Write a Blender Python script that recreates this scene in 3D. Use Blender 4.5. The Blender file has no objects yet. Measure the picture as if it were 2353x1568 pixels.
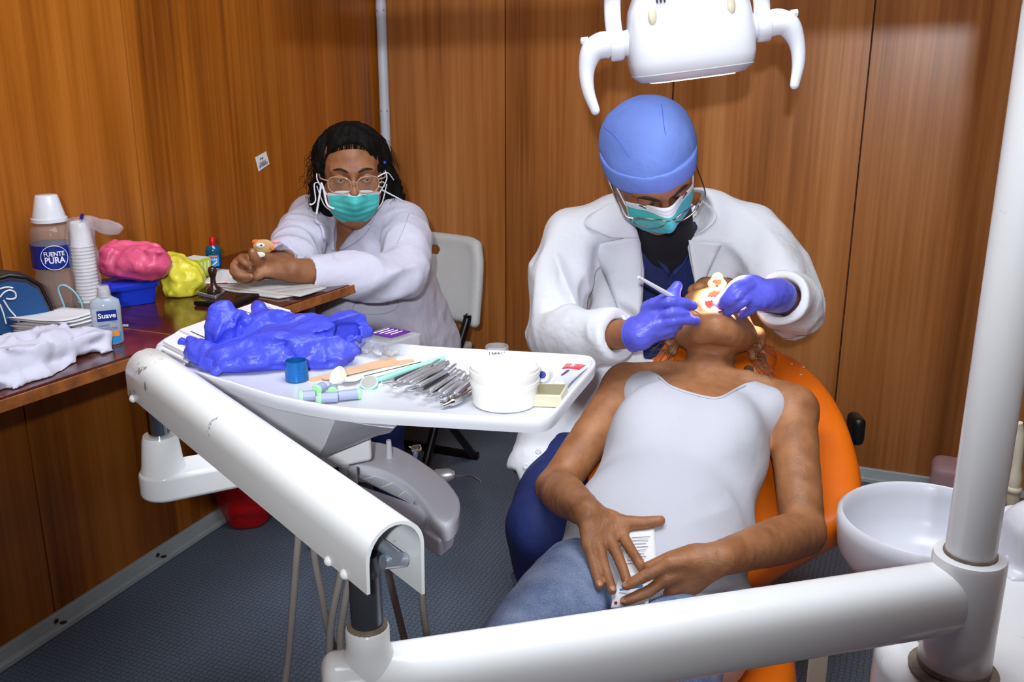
import bpy, bmesh, math, random
import numpy as np
from mathutils import Vector, Matrix

# ------------------------------------------------------------------ camera
F_PX, PITCH, CAM_H = 2250.0, math.radians(16.7), 1.26
CP, SP = math.cos(PITCH), math.sin(PITCH)
scene = bpy.context.scene
COL = scene.collection
cam_data = bpy.data.cameras.new('camera'); cam_data.sensor_width = 36.0
cam_data.lens = F_PX / 2353.0 * 36.0
cam_data.clip_start = 0.02
cam = bpy.data.objects.new('camera', cam_data); COL.objects.link(cam)
YAW = math.radians(22.65)          # the world axes follow the walls; positions below are worked out camera-forward and turned by YAW
RW3 = np.array([[math.cos(YAW), -math.sin(YAW), 0], [math.sin(YAW), math.cos(YAW), 0], [0, 0, 1]])
def turn(p): return np.asarray(p, float) @ RW3.T
cam.location = (0, 0, CAM_H); cam.rotation_euler = (math.pi / 2 - PITCH, 0, YAW)
scene.camera = cam

# ------------------------------------------------------------------ world, lamps, exposure
world = bpy.data.worlds.new('world'); scene.world = world; world.use_nodes = True
world.node_tree.nodes['Background'].inputs[0].default_value = (0.75, 0.85, 1.0, 1)
world.node_tree.nodes['Background'].inputs[1].default_value = 0.02
vs = scene.view_settings
vs.view_transform = 'Standard'; vs.look = 'None'; vs.gamma = 1.0; vs.use_curve_mapping = False
vs.exposure = 0.12

def lamp(name, kind, loc, energy, color=(1, 1, 1), **kw):
    l = bpy.data.lights.new(name, kind); l.energy = energy; l.color = color
    for k, v in kw.items(): setattr(l, k, v)
    o = bpy.data.objects.new(name, l); COL.objects.link(o); o.location = turn(loc)
    return o
flash = lamp('camera_flash', 'SPOT', (-0.06, -0.30, 1.43), 128.0, (0.92, 0.96, 1.0), shadow_soft_size=0.022, spot_size=math.radians(74), spot_blend=1.0)
flash.rotation_euler = (math.pi / 2 - math.radians(3.0), 0, YAW)
ceil_l = lamp('ceiling_panel_light', 'AREA', (0.15, 1.15, 2.375), 24.0, (0.92, 0.96, 1.0), shape='RECTANGLE', size=1.5, size_y=0.9)
ceil_l.rotation_euler = (0, 0, 0)

# ------------------------------------------------------------------ pixel -> place helpers (2353 x 1568)
def V(*a): return np.array(a, float)
CAM = V(0, 0, CAM_H)
def ray(x, y):
    u, v = (x - 1176.5) / F_PX, (y - 784.0) / F_PX
    return V(u, CP - v * SP, -(SP + v * CP))
def P(x, y, d):                      # point of that pixel at forward distance d
    r = ray(x, y); return CAM + r * (d / r[1])
def PZ(x, y, z):                     # ... at height z
    r = ray(x, y); return CAM + r * ((z - CAM_H) / r[2])
CORNER = V(-0.4365, 3.368, 0)
WA = math.radians(67.35)
WD = V(math.cos(WA), math.sin(WA), 0)        # along the left wall, away from the camera
WN = V(WD[1], -WD[0], 0)                     # along the back wall, to the right
UP = V(0, 0, 1)
ROOM_ROT = math.radians(67.35 - 90)
def W(a, b, z): return CORNER + WN * a - WD * b + UP * z
def ab(p): q = np.asarray(p) - CORNER; return float(q @ WN), float(-q @ WD)
def PL(x, y, off=0.0): r = ray(x, y); return CAM + r * ((off - (CAM - CORNER) @ WN) / (r @ WN))
def PB(x, y, off=0.0): r = ray(x, y); return CAM + r * ((-off - (CAM - CORNER) @ WD) / (r @ WD))
def nrm(v): v = np.asarray(v, float); return v / max(np.linalg.norm(v), 1e-12)
def lerp(a, b, t): return np.asarray(a, float) * (1 - t) + np.asarray(b, float) * t

# ------------------------------------------------------------------ mesh helpers
def rot3(x, y, z):
    return np.array((Matrix.Rotation(z, 3, 'Z') @ Matrix.Rotation(y, 3, 'Y') @ Matrix.Rotation(x, 3, 'X')))
OFF = {}
def catmull(pts, n=6, closed=False):
    pts = [np.asarray(p, float) for p in pts]; m = len(pts); out = []
    segs = m if closed else m - 1
    for i in range(segs):
        if closed: p0, p1, p2, p3 = pts[i - 1], pts[i], pts[(i + 1) % m], pts[(i + 2) % m]
        else:
            p1, p2 = pts[i], pts[i + 1]
            p0 = pts[i - 1] if i else 2 * p1 - p2
            p3 = pts[i + 2] if i + 2 < m else 2 * p2 - p1
        for j in range(n):
            t = j / n
            out.append(0.5 * (2 * p1 + (p2 - p0) * t + (2 * p0 - 5 * p1 + 4 * p2 - p3) * t * t + (3 * p1 - p0 - 3 * p2 + p3) * t ** 3))
    if not closed: out.append(pts[-1])
    return out
def frame_from(z, xhint=None):
    z = nrm(z)
    x = np.asarray(xhint if xhint is not None else ((1, 0, 0) if abs(z[0]) < 0.9 else (0, 1, 0)), float)
    x = nrm(x - z * (x @ z)); return np.stack([x, np.cross(z, x), z], 1)

class MB:
    """collects geometry; build() links it as one mesh object"""
    def __init__(s): s.v = []; s.f = []; s.mi = []
    def add(s, vs_, fs, mi=0):
        b = len(s.v); s.v += [tuple(map(float, p)) for p in vs_]
        s.f += [tuple(i + b for i in f) for f in fs]; s.mi += [mi] * len(fs); return s
    def box(s, c, size, R=None, mi=0):
        c = np.asarray(c, float); R = np.eye(3) if R is None else R
        q = np.array([[x, y, z] for x in (-.5, .5) for y in (-.5, .5) for z in (-.5, .5)]) * np.asarray(size, float)
        return s.add(q @ R.T + c, [(0, 1, 3, 2), (4, 6, 7, 5), (0, 4, 5, 1), (2, 3, 7, 6), (0, 2, 6, 4), (1, 5, 7, 3)], mi)
    def rings(s, rings, cap0=True, cap1=True, mi=0, closed=False):
        n = len(rings[0]); vs_ = [p for r in rings for p in r]; fs = []
        m = len(rings)
        for i in range(m if closed else m - 1):
            for j in range(n):
                a, b = i * n + j, i * n + (j + 1) % n; i2 = (i + 1) % m
                fs.append((a, b, i2 * n + (j + 1) % n, i2 * n + j))
        if cap0 and not closed: fs.append(tuple(range(n))[::-1])
        if cap1 and not closed: fs.append(tuple(range((m - 1) * n, m * n)))
        return s.add(vs_, fs, mi)
    def lathe(s, prof, c, axis=(0, 0, 1), seg=24, mi=0, cap0=True, cap1=True, sx=1.0, xh=None):
        R = frame_from(axis, xh); c = np.asarray(c, float); rr = []
        for r, z in prof:
            rr.append([c + R @ V(sx * r * math.cos(2 * math.pi * k / seg), r * math.sin(2 * math.pi * k / seg), z) for k in range(seg)])
        return s.rings(rr, cap0, cap1, mi)
    def tube(s, pts, rad, seg=10, mi=0, up=None, flat=1.0, closed=False, caps=True):
        pts = [np.asarray(p, float) for p in pts]; m = len(pts)
        rad = [rad] * m if np.isscalar(rad) else list(rad); rr = []; x = up
        for i, p in enumerate(pts):
            t = (pts[(i + 1) % m] - pts[i - 1]) if closed else (pts[min(i + 1, m - 1)] - pts[max(i - 1, 0)])
            R = frame_from(t, x); x = R[:, 0]
            rr.append([p + R[:, 0] * rad[i] * math.cos(2 * math.pi * k / seg) + R[:, 1] * rad[i] * flat * math.sin(2 * math.pi * k / seg) for k in range(seg)])
        return s.rings(rr, caps, caps, mi, closed)
    def sweep(s, pts, outline, xh=None, mi=0, scale=None):       # 2-D outline along a path
        pts = [np.asarray(p, float) for p in pts]; m = len(pts); rr = []; x = xh
        for i, p in enumerate(pts):
            R = frame_from(pts[min(i + 1, m - 1)] - pts[max(i - 1, 0)], x); x = R[:, 0]
            k = 1 if scale is None else scale[i]
            rr.append([p + R[:, 0] * a * k + R[:, 1] * b * k for a, b in outline])
        return s.rings(rr, True, True, mi)
    def prism(s, outline, z0, z1, mi=0):                         # outline of 2-D (x, y) world points
        return s.rings([[(x, y, z0) for x, y in outline], [(x, y, z1) for x, y in outline]], True, True, mi)
    def sphere(s, c, r, seg=14, rings=8, R=None, mi=0):
        r = np.broadcast_to(np.asarray(r, float), (3,)); R = np.eye(3) if R is None else R; rr = []
        for i in range(1, rings):
            t = math.pi * i / rings
            rr.append([np.asarray(c) + R @ (r * V(math.sin(t) * math.cos(2 * math.pi * k / seg), math.sin(t) * math.sin(2 * math.pi * k / seg), -math.cos(t))) for k in range(seg)])
        return s.rings(rr, True, True, mi)
    def grid(s, fn, nu, nv, mi=0, closed_u=False):
        vs_ = [fn(i / (nu - (0 if closed_u else 1)), j / (nv - 1)) for i in range(nu) for j in range(nv)]
        fs = []
        for i in range(nu if closed_u else nu - 1):
            for j in range(nv - 1):
                a, b = i * nv + j, ((i + 1) % nu) * nv + j
                fs.append((a, b, b + 1, a + 1))
        return s.add(vs_, fs, mi)
    def build(s, name, mat, parent=None, smooth=True, angle=40, bevel=0, thick=0, subsurf=0, local=False, segs=2):
        return mesh_obj(name, np.array(s.v), s.f, mat, parent, smooth, angle, bevel, thick, subsurf, s.mi, local, segs)

def mesh_obj(name, v, f, mat, parent=None, smooth=True, angle=40, bevel=0, thick=0, subsurf=0, mi=None, local=False, segs=2):
    v = turn(v)
    if parent is not None: off = V(0, 0, 0) if local else OFF[parent.name]
    elif local: off = V(0, 0, 0)
    else:
        lo, hi = v.min(0), v.max(0); off = V((lo[0] + hi[0]) / 2, (lo[1] + hi[1]) / 2, lo[2])
    me = bpy.data.meshes.new(name)
    if isinstance(f, np.ndarray):
        vv = (v - off).astype(np.float32); me.vertices.add(len(vv)); me.vertices.foreach_set('co', vv.ravel())
        k = f.shape[1]; me.loops.add(f.size); me.loops.foreach_set('vertex_index', f.astype(np.int32).ravel())
        me.polygons.add(len(f)); me.polygons.foreach_set('loop_start', np.arange(0, f.size, k, dtype=np.int32))
        me.update(calc_edges=True); me.validate()
    else:
        me.from_pydata([tuple(p) for p in (v - off)], [], f)
        bm = bmesh.new(); bm.from_mesh(me); bmesh.ops.recalc_face_normals(bm, faces=bm.faces); bm.to_mesh(me); bm.free()
    for m in (mat if isinstance(mat, (list, tuple)) else [mat]): me.materials.append(m)
    if mi is not None and len(mi) == len(me.polygons): me.polygons.foreach_set('material_index', np.asarray(mi, np.int32))
    if smooth:
        me.shade_smooth()
        if angle < 180: me.set_sharp_from_angle(angle=math.radians(angle))
    o = bpy.data.objects.new(name, me); COL.objects.link(o)
    if parent is not None: o.parent = parent; OFF[o.name] = OFF[parent.name]
    else: o.location = off; OFF[o.name] = off
    if thick: md = o.modifiers.new('thickness', 'SOLIDIFY'); md.thickness = thick; md.offset = 0
    if bevel: md = o.modifiers.new('bevel', 'BEVEL'); md.width = bevel; md.segments = segs; md.limit_method = 'ANGLE'; md.angle_limit = math.radians(35); md.harden_normals = True
    if subsurf: md = o.modifiers.new('subsurf', 'SUBSURF'); md.levels = subsurf; md.render_levels = subsurf
    return o

def tag(o, label, cat=None, group=None):
    o['label'] = label
    if cat: o['category'] = cat
    if group: o['group'] = group
    return o
def structure(o, label=None):
    o['kind'] = 'structure'
    if label: o['label'] = label
    return o
def thing(name, label, cat, loc, group=None):
    o = bpy.data.objects.new(name, None); COL.objects.link(o); o.empty_display_size = 0.05
    loc = turn(loc); o.location = tuple(map(float, loc)); OFF[o.name] = loc
    return tag(o, label, cat, group)

def text_mesh(body, size, origin, right, up, mat, parent, name='lettering', align='CENTER', depth=0.0, bold=0.0, wrap=None, squeeze=1.0):
    """flat lettering in the plane (right, up); wrap=(centre, radius) bends it round a vertical axis"""
    cu = bpy.data.curves.new('t', 'FONT'); cu.body = body; cu.size = size; cu.align_x = align; cu.align_y = 'CENTER'; cu.offset = bold
    cu.resolution_u = 3
    to = bpy.data.objects.new('t', cu); COL.objects.link(to)
    dg = bpy.context.evaluated_depsgraph_get(); me = bpy.data.meshes.new_from_object(to.evaluated_get(dg))
    bpy.data.objects.remove(to)
    right, up = nrm(right), nrm(up); n = np.cross(right, up); origin = np.asarray(origin, float); vs_ = []
    for p in me.vertices:
        x, y = p.co.x * squeeze, p.co.y
        if wrap:
            c, r = np.asarray(wrap[0], float), wrap[1]; n0 = nrm((origin - c) * V(1, 1, 0)); a = x / r
            d = n0 * math.cos(a) + right * math.sin(a); q = c + d * r; vs_.append((q[0], q[1], origin[2] + up[2] * y))
        else: vs_.append(tuple(origin + right * x + up * y + n * depth))
    fs = [tuple(q.vertices) for q in me.polygons]; bpy.data.meshes.remove(me)
    return mesh_obj(name, np.array(vs_), fs, mat, parent, smooth=False)

# ------------------------------------------------------------------ materials (all procedural)
def new_mat(name):
    m = bpy.data.materials.new(name); m.use_nodes = True
    nt = m.node_tree; b = nt.nodes['Principled BSDF']; return m, nt, b
def sin_(b, **kw):
    for k, v in kw.items():
        b.inputs[k.replace('_', ' ')].default_value = v
def lin(c):     # sRGB 0-255 -> linear
    return tuple((x / 255 / 12.92) if x / 255 <= 0.04045 else ((x / 255 + 0.055) / 1.055) ** 2.4 for x in c) + (1,)
def mat(name, rgb, rough=0.5, metal=0.0, spec=0.5, var=0.0, vscale=20, bump=0.0, bscale=200, coat=0.0, alpha=1.0, trans=0.0, sss=0.0, sheen=0.0, stretch=None, var2=None, ior=1.45, sssr=(0.01, 0.004, 0.002)):
    m, nt, b = new_mat(name); N, L = nt.nodes, nt.links
    c = lin(rgb)
    sin_(b, Base_Color=c, Roughness=rough, Metallic=metal, IOR=ior)
    b.inputs['Specular IOR Level'].default_value = spec
    if coat: b.inputs['Coat Weight'].default_value = coat; b.inputs['Coat Roughness'].default_value = 0.08
    if trans: b.inputs['Transmission Weight'].default_value = trans
    if alpha < 1: b.inputs['Alpha'].default_value = alpha
    if sss: b.inputs['Subsurface Weight'].default_value = sss; b.inputs['Subsurface Radius'].default_value = sssr; b.inputs['Subsurface Scale'].default_value = 1.0
    if sheen: b.inputs['Sheen Weight'].default_value = sheen
    if var or bump:
        tc = N.new('ShaderNodeTexCoord'); mp = N.new('ShaderNodeMapping'); L.new(tc.outputs['Object'], mp.inputs['Vector'])
        if stretch: mp.inputs['Scale'].default_value = stretch
    if var:
        nz = N.new('ShaderNodeTexNoise'); nz.inputs['Scale'].default_value = vscale; nz.inputs['Detail'].default_value = 4
        L.new(mp.outputs[0], nz.inputs['Vector'])
        mx = N.new('ShaderNodeMix'); mx.data_type = 'RGBA'
        c2 = lin(var2) if var2 else tuple(min(1, x * (1 - var)) for x in c[:3]) + (1,)
        c1 = c if var2 else tuple(min(1, x * (1 + var)) for x in c[:3]) + (1,)
        mx.inputs['A'].default_value = c2; mx.inputs['B'].default_value = c1
        rp = N.new('ShaderNodeMapRange'); rp.inputs['From Min'].default_value = 0.3; rp.inputs['From Max'].default_value = 0.7
        L.new(nz.outputs['Fac'], rp.inputs['Value']); L.new(rp.outputs[0], mx.inputs['Factor']); L.new(mx.outputs['Result'], b.inputs['Base Color'])
    if bump:
        nb = N.new('ShaderNodeTexNoise'); nb.inputs['Scale'].default_value = bscale; nb.inputs['Detail'].default_value = 3
        L.new(mp.outputs[0], nb.inputs['Vector'])
        bp = N.new('ShaderNodeBump'); bp.inputs['Strength'].default_value = bump; bp.inputs['Distance'].default_value = 0.004 if bscale > 40 else 0.012
        L.new(nb.outputs['Fac'], bp.inputs['Height']); L.new(bp.outputs[0], b.inputs['Normal'])
    return m

def wood_mat(name, dark, mid, light, grain=1.0, rough=0.32, xs=9.0):
    """vertical veneer: stretched noise along local Z, streaks, blotches"""
    m, nt, b = new_mat(name); N, L = nt.nodes, nt.links
    tc = N.new('ShaderNodeTexCoord'); oi = N.new('ShaderNodeObjectInfo')
    ad = N.new('ShaderNodeVectorMath'); ad.operation = 'MULTIPLY_ADD'
    L.new(oi.outputs['Random'], ad.inputs[0]); ad.inputs[1].default_value = (17, 11, 5); L.new(tc.outputs['Object'], ad.inputs[2])
    def noise(scale, sc, det=4, dist=0.0):
        mp = N.new('ShaderNodeMapping'); mp.inputs['Scale'].default_value = sc; L.new(ad.outputs[0], mp.inputs['Vector'])
        n = N.new('ShaderNodeTexNoise'); n.inputs['Scale'].default_value = scale; n.inputs['Detail'].default_value = det
        n.inputs['Distortion'].default_value = dist
        L.new(mp.outputs[0], n.inputs['Vector']); return n.outputs['Fac']
    g1 = noise(xs, (1, 1, 0.035), 5, 0.25); g2 = noise(xs * 9, (1, 1, 0.02), 3); g3 = noise(2.2, (1, 1, 0.30), 3, 0.4)
    def comb(a, fa, c, fc):
        x = N.new('ShaderNodeMath'); x.operation = 'MULTIPLY'; x.inputs[1].default_value = fa; L.new(a, x.inputs[0])
        y = N.new('ShaderNodeMath'); y.operation = 'MULTIPLY_ADD'; y.inputs[1].default_value = fc; L.new(c, y.inputs[0]); L.new(x.outputs[0], y.inputs[2]); return y.outputs[0]
    t = comb(g1, 0.45, g2, 0.22); t = comb(t, 1.0, g3, 0.33)
    cr = N.new('ShaderNodeValToRGB'); e = cr.color_ramp.elements
    e[0].position = 0.36; e[0].color = lin(dark); e[1].position = 0.66; e[1].color = lin(light)
    x = e.new(0.5); x.color = lin(mid)
    L.new(t, cr.inputs['Fac']); L.new(cr.outputs['Color'], b.inputs['Base Color'])
    sin_(b, Roughness=rough); b.inputs['Specular IOR Level'].default_value = 0.35
    bp = N.new('ShaderNodeBump'); bp.inputs['Strength'].default_value = 0.12; bp.inputs['Distance'].default_value = 0.002
    L.new(g2, bp.inputs['Height']); L.new(bp.outputs[0], b.inputs['Normal'])
    return m

def scuffed_white(name, base=(226, 228, 226), amount=0.5, rough=0.22):
    m, nt, b = new_mat(name); N, L = nt.nodes, nt.links
    tc = N.new('ShaderNodeTexCoord')
    n = N.new('ShaderNodeTexNoise'); n.inputs['Scale'].default_value = 38; n.inputs['Detail'].default_value = 6; n.inputs['Roughness'].default_value = 0.62
    L.new(tc.outputs['Object'], n.inputs['Vector'])
    n2 = N.new('ShaderNodeTexNoise'); n2.inputs['Scale'].default_value = 6; n2.inputs['Detail'].default_value = 2
    L.new(tc.outputs['Object'], n2.inputs['Vector'])
    mu = N.new('ShaderNodeMath'); mu.operation = 'MULTIPLY'; L.new(n.outputs['Fac'], mu.inputs[0]); L.new(n2.outputs['Fac'], mu.inputs[1])
    rp = N.new('ShaderNodeMapRange'); rp.inputs['From Min'].default_value = 0.35; rp.inputs['From Max'].default_value = 0.385; rp.inputs['To Max'].default_value = amount
    L.new(mu.outputs[0], rp.inputs['Value'])
    mx = N.new('ShaderNodeMix'); mx.data_type = 'RGBA'; mx.inputs['A'].default_value = lin(base); mx.inputs['B'].default_value = lin((70, 74, 86))
    L.new(rp.outputs[0], mx.inputs['Factor']); L.new(mx.outputs['Result'], b.inputs['Base Color'])
    sin_(b, Roughness=rough)
    return m

M = {}
M['wood_l'] = wood_mat('wall_wood_left', (98, 48, 11), (160, 90, 24), (192, 118, 45), rough=0.30)
M['wood_b'] = wood_mat('wall_wood_back', (100, 54, 24), (158, 96, 45), (192, 130, 76), rough=0.30)
M['table'] = mat('desk_dark_varnish', (74, 30, 20), 0.16, var=0.35, vscale=7, stretch=(1, 6, 1), coat=0.3)
M['table_edge'] = mat('desk_worn_edge', (142, 84, 40), 0.4, var=0.4, vscale=40)
M['enamel'] = mat('white_enamel', (228, 230, 231), 0.16, spec=0.5, var=0.02, vscale=5)
M['enamel_worn'] = scuffed_white('worn_white_enamel', (224, 227, 227), 0.75)
M['enamel_pole'] = scuffed_white('pole_white_enamel', (226, 227, 229), 0.15)
M['plastic_white'] = mat('white_plastic', (216, 218, 226), 0.24, var=0.02, vscale=9)
M['plastic_grey'] = mat('pale_grey_plastic', (198, 198, 204), 0.35, var=0.03, vscale=9)
M['plastic_beige'] = mat('beige_plastic', (204, 196, 172), 0.4, var=0.06, vscale=12)
M['chair_plastic'] = mat('speckled_grey_plastic', (188, 188, 186), 0.5, var=0.06, vscale=300, bump=0.1, bscale=400)
M['black_metal'] = mat('black_metal', (14, 14, 16), 0.3, metal=0.3)
M['black_plastic'] = mat('black_plastic', (16, 16, 18), 0.4)
M['chrome'] = mat('chrome', (200, 204, 210), 0.12, metal=1.0)
M['steel'] = mat('steel', (206, 208, 212), 0.32, metal=0.75, var=0.15, vscale=60)
M['dark_steel'] = mat('dark_steel', (96, 98, 104), 0.3, metal=0.8)
M['alu'] = mat('raw_aluminium', (176, 186, 198), 0.35, metal=0.7, var=0.25, vscale=25)
M['orange'] = mat('orange_vinyl', (226, 108, 14), 0.34, var=0.05, vscale=12, bump=0.08, bscale=420)
M['trim'] = mat('grey_white_pvc_trim', (176, 184, 186), 0.45, var=0.06, vscale=15)
M['conduit'] = mat('white_pvc_conduit', (196, 200, 210), 0.4, var=0.05, vscale=10)
M['ceiling'] = mat('off_white_ceiling', (210, 206, 198), 0.8)
M['rust'] = mat('rusty_screw', (58, 44, 36), 0.7, var=0.4, vscale=200)
M['dirt'] = mat('brown_grime', (124, 112, 98), 0.7, var=0.3, vscale=60)
M['skin_p'] = mat('patient_skin', (172, 118, 78), 0.48, var=1, var2=(142, 92, 58), vscale=26, bump=0.25, bscale=260, sss=0.12)
M['skin_w'] = mat('clerk_skin', (160, 108, 74), 0.5, var=1, var2=(132, 84, 54), vscale=24, bump=0.2, bscale=260, sss=0.12)
M['skin_d'] = mat('dentist_skin', (158, 106, 72), 0.5, var=1, var2=(134, 86, 56), vscale=24, bump=0.2, bscale=260, sss=0.12)
M['lips'] = mat('lips', (138, 84, 66), 0.4, sss=0.15)
M['mouth'] = mat('mouth_lining', (196, 104, 98), 0.25, sss=0.3)
M['teeth'] = mat('teeth', (226, 214, 190), 0.2)
M['nail'] = mat('finger_nail', (188, 138, 112), 0.25)
M['hair_black'] = mat('black_hair', (12, 9, 8), 0.75, spec=0.2, var=0.6, vscale=90, stretch=(1, 1, 0.2), bump=0.6, bscale=240)
M['hair_grey'] = mat('greying_hair', (104, 88, 74), 0.55, var=1, var2=(58, 46, 38), vscale=120, bump=0.5, bscale=260)
M['brow'] = mat('brow_hair', (34, 24, 20), 0.7)
M['eye'] = mat('eye_white', (158, 140, 128), 0.2)
M['iris'] = mat('dark_iris', (28, 16, 10), 0.1)
M['coat_d'] = mat('white_coat_cotton', (222, 225, 232), 0.75, bump=0.9, bscale=14, sheen=0.1, var=0.02, vscale=5)
M['coat_w'] = mat('lilac_white_coat_cotton', (208, 207, 226), 0.75, bump=0.9, bscale=14, sheen=0.1, var=0.02, vscale=5)
M['stitch'] = mat('coat_stitching', (186, 188, 200), 0.8)
M['button'] = mat('white_button', (216, 218, 222), 0.3)
M['navy'] = mat('navy_scrubs', (20, 36, 92), 0.75, var=0.25, vscale=10, bump=0.4, bscale=25)
M['black_shirt'] = mat('black_undershirt', (24, 24, 30), 0.8)
M['cap'] = mat('blue_surgical_cap', (112, 142, 226), 0.7, var=0.04, vscale=10, bump=0.35, bscale=26)
M['cap_seam'] = mat('cap_seam', (86, 114, 204), 0.8)
M['mask'] = mat('teal_mask', (74, 190, 186), 0.7, bump=0.2, bscale=50, var=0.06, vscale=16)
M['mask_white'] = mat('mask_white_band', (222, 226, 234), 0.7)
M['glove'] = mat('purple_nitrile', (92, 96, 216), 0.36, var=0.10, vscale=18, bump=0.35, bscale=60)
M['glove_heap'] = mat('blue_violet_nitrile', (70, 80, 214), 0.40, var=0.12, vscale=14, bump=0.6, bscale=34)
M['tank'] = mat('white_crepe_top', (190, 192, 202), 0.8, bump=0.35, bscale=16, var=0.015, vscale=6)
def denim():
    m, nt, b = new_mat('washed_denim'); N, L = nt.nodes, nt.links
    tc = N.new('ShaderNodeTexCoord'); n = N.new('ShaderNodeTexNoise'); n.inputs['Scale'].default_value = 9; n.inputs['Detail'].default_value = 5
    n2 = N.new('ShaderNodeTexNoise'); n2.inputs['Scale'].default_value = 420; n2.inputs['Detail'].default_value = 2
    L.new(tc.outputs['Object'], n.inputs['Vector']); L.new(tc.outputs['Object'], n2.inputs['Vector'])
    a = N.new('ShaderNodeMath'); a.operation = 'MULTIPLY_ADD'; a.inputs[1].default_value = 0.45; L.new(n2.outputs['Fac'], a.inputs[0]); L.new(n.outputs['Fac'], a.inputs[2])
    cr = N.new('ShaderNodeValToRGB'); e = cr.color_ramp.elements; e[0].position = 0.5; e[0].color = lin((62, 84, 136)); e[1].position = 0.98; e[1].color = lin((170, 186, 214))
    L.new(a.outputs[0], cr.inputs['Fac']); L.new(cr.outputs['Color'], b.inputs['Base Color']); sin_(b, Roughness=0.85)
    bp = N.new('ShaderNodeBump'); bp.inputs['Strength'].default_value = 0.3; bp.inputs['Distance'].default_value = 0.002; L.new(n2.outputs['Fac'], bp.inputs['Height']); L.new(bp.outputs[0], b.inputs['Normal'])
    return m
M['denim'] = denim()
M['gold'] = mat('gold', (226, 180, 84), 0.2, metal=1.0)
M['wire'] = mat('spectacle_wire', (178, 176, 170), 0.2, metal=1.0)
M['frame_clear'] = mat('pale_amber_frame', (196, 158, 128), 0.2, alpha=0.75)
M['lens'] = mat('spectacle_lens', (210, 206, 196), 0.03, alpha=0.06, spec=0.8)
M['clear'] = mat('clear_plastic', (222, 224, 230), 0.10, alpha=0.22, spec=0.7)
M['clear_soft'] = mat('clear_film', (216, 212, 220), 0.25, alpha=0.30, spec=0.7, bump=0.6, bscale=60)
M['pet'] = mat('clear_bottle_plastic', (206, 200, 196), 0.06, alpha=0.20, spec=0.9)
M['gel'] = mat('clear_gel', (196, 210, 226), 0.1, alpha=0.62, spec=0.7)
M['paper'] = mat('white_paper', (232, 232, 236), 0.8)
M['paper_old'] = mat('grey_paper', (192, 188, 186), 0.85, var=0.05, vscale=30)
M['ink'] = mat('printed_ink', (44, 44, 70), 0.8)
M['ink_grey'] = mat('faint_print', (140, 140, 150), 0.8)
M['label_blue'] = mat('blue_label', (18, 38, 132), 0.35, var=0.3, vscale=30)
M['label_teal'] = mat('sky_blue_label', (38, 142, 214), 0.3)
M['label_red'] = mat('red_label', (206, 24, 44), 0.35)
M['label_orange'] = mat('orange_label', (242, 142, 44), 0.4)
M['label_purple'] = mat('purple_label', (96, 36, 140), 0.4)
M['label_white'] = mat('white_print', (238, 240, 246), 0.5)
M['pink_bag'] = mat('pink_plastic_film', (226, 92, 132), 0.35, var=0.12, vscale=12, bump=0.7, bscale=45, sss=0.1)
M['yellow_bag'] = mat('yellow_plastic_film', (222, 214, 66), 0.35, var=0.12, vscale=16, bump=0.6, bscale=55, sss=0.1)
M['red_bag'] = mat('red_plastic_film', (186, 8, 14), 0.35, var=0.15, vscale=12, bump=0.5, bscale=30)
M['blue_box'] = mat('blue_plastic', (22, 56, 200), 0.3)
M['green_box'] = mat('lime_card', (196, 214, 44), 0.5, var=0.15, vscale=30)
M['mouthwash'] = mat('teal_liquid_bottle', (12, 84, 116), 0.12, spec=0.7)
M['red_cap'] = mat('red_plastic', (196, 16, 30), 0.3)
M['stamp'] = mat('dark_turned_wood', (46, 28, 24), 0.25, coat=0.4)
M['phone'] = mat('phone_glass', (34, 28, 28), 0.08, spec=0.6)
M['bag_blue'] = mat('blue_satchel_cloth', (22, 74, 128), 0.6, var=0.12, vscale=20)
M['bag_navy'] = mat('navy_patterned_cloth', (24, 34, 62), 0.7, var=1, var2=(70, 52, 46), vscale=34)
M['dappen'] = mat('blue_anodised', (30, 112, 190), 0.25, metal=0.45)
M['stick'] = mat('pale_birch', (222, 180, 140), 0.7, var=0.10, vscale=30, stretch=(1, 1, 1))
M['cream'] = mat('cream_plastic', (236, 233, 220), 0.35)
M['bucket'] = mat('bucket_plastic', (236, 236, 230), 0.3)
M['mint'] = mat('mint_plastic', (160, 220, 206), 0.3)
M['cap_grey'] = mat('grey_blue_rubber', (152, 162, 190), 0.45)
M['cap_green'] = mat('pale_green_rubber', (164, 236, 170), 0.4)
M['mirror'] = mat('mirror_glass', (196, 192, 188), 0.2, metal=0.35)
M['slab'] = mat('yellowed_acrylic', (206, 200, 172), 0.2)
M['slab_dark'] = mat('olive_glass', (150, 146, 118), 0.12)
M['hose'] = mat('grey_rubber_hose', (176, 172, 166), 0.45, var=0.1, vscale=10)
M['loop_blue'] = mat('pale_blue_elastic', (150, 200, 216), 0.6)
M['orange_tan'] = mat('foam_tan', (206, 164, 112), 0.8)
M['foam_orange'] = mat('foam_orange', (232, 120, 56), 0.8)
M['pink'] = mat('foam_pink', (236, 168, 176), 0.8)
M['frost'] = mat('frosted_pink_plastic', (226, 186, 190), 0.35, alpha=0.5)
M['seam'] = mat('wall_seam_filler', (34, 16, 8), 0.9, var=1, var2=(96, 56, 28), vscale=60)
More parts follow.
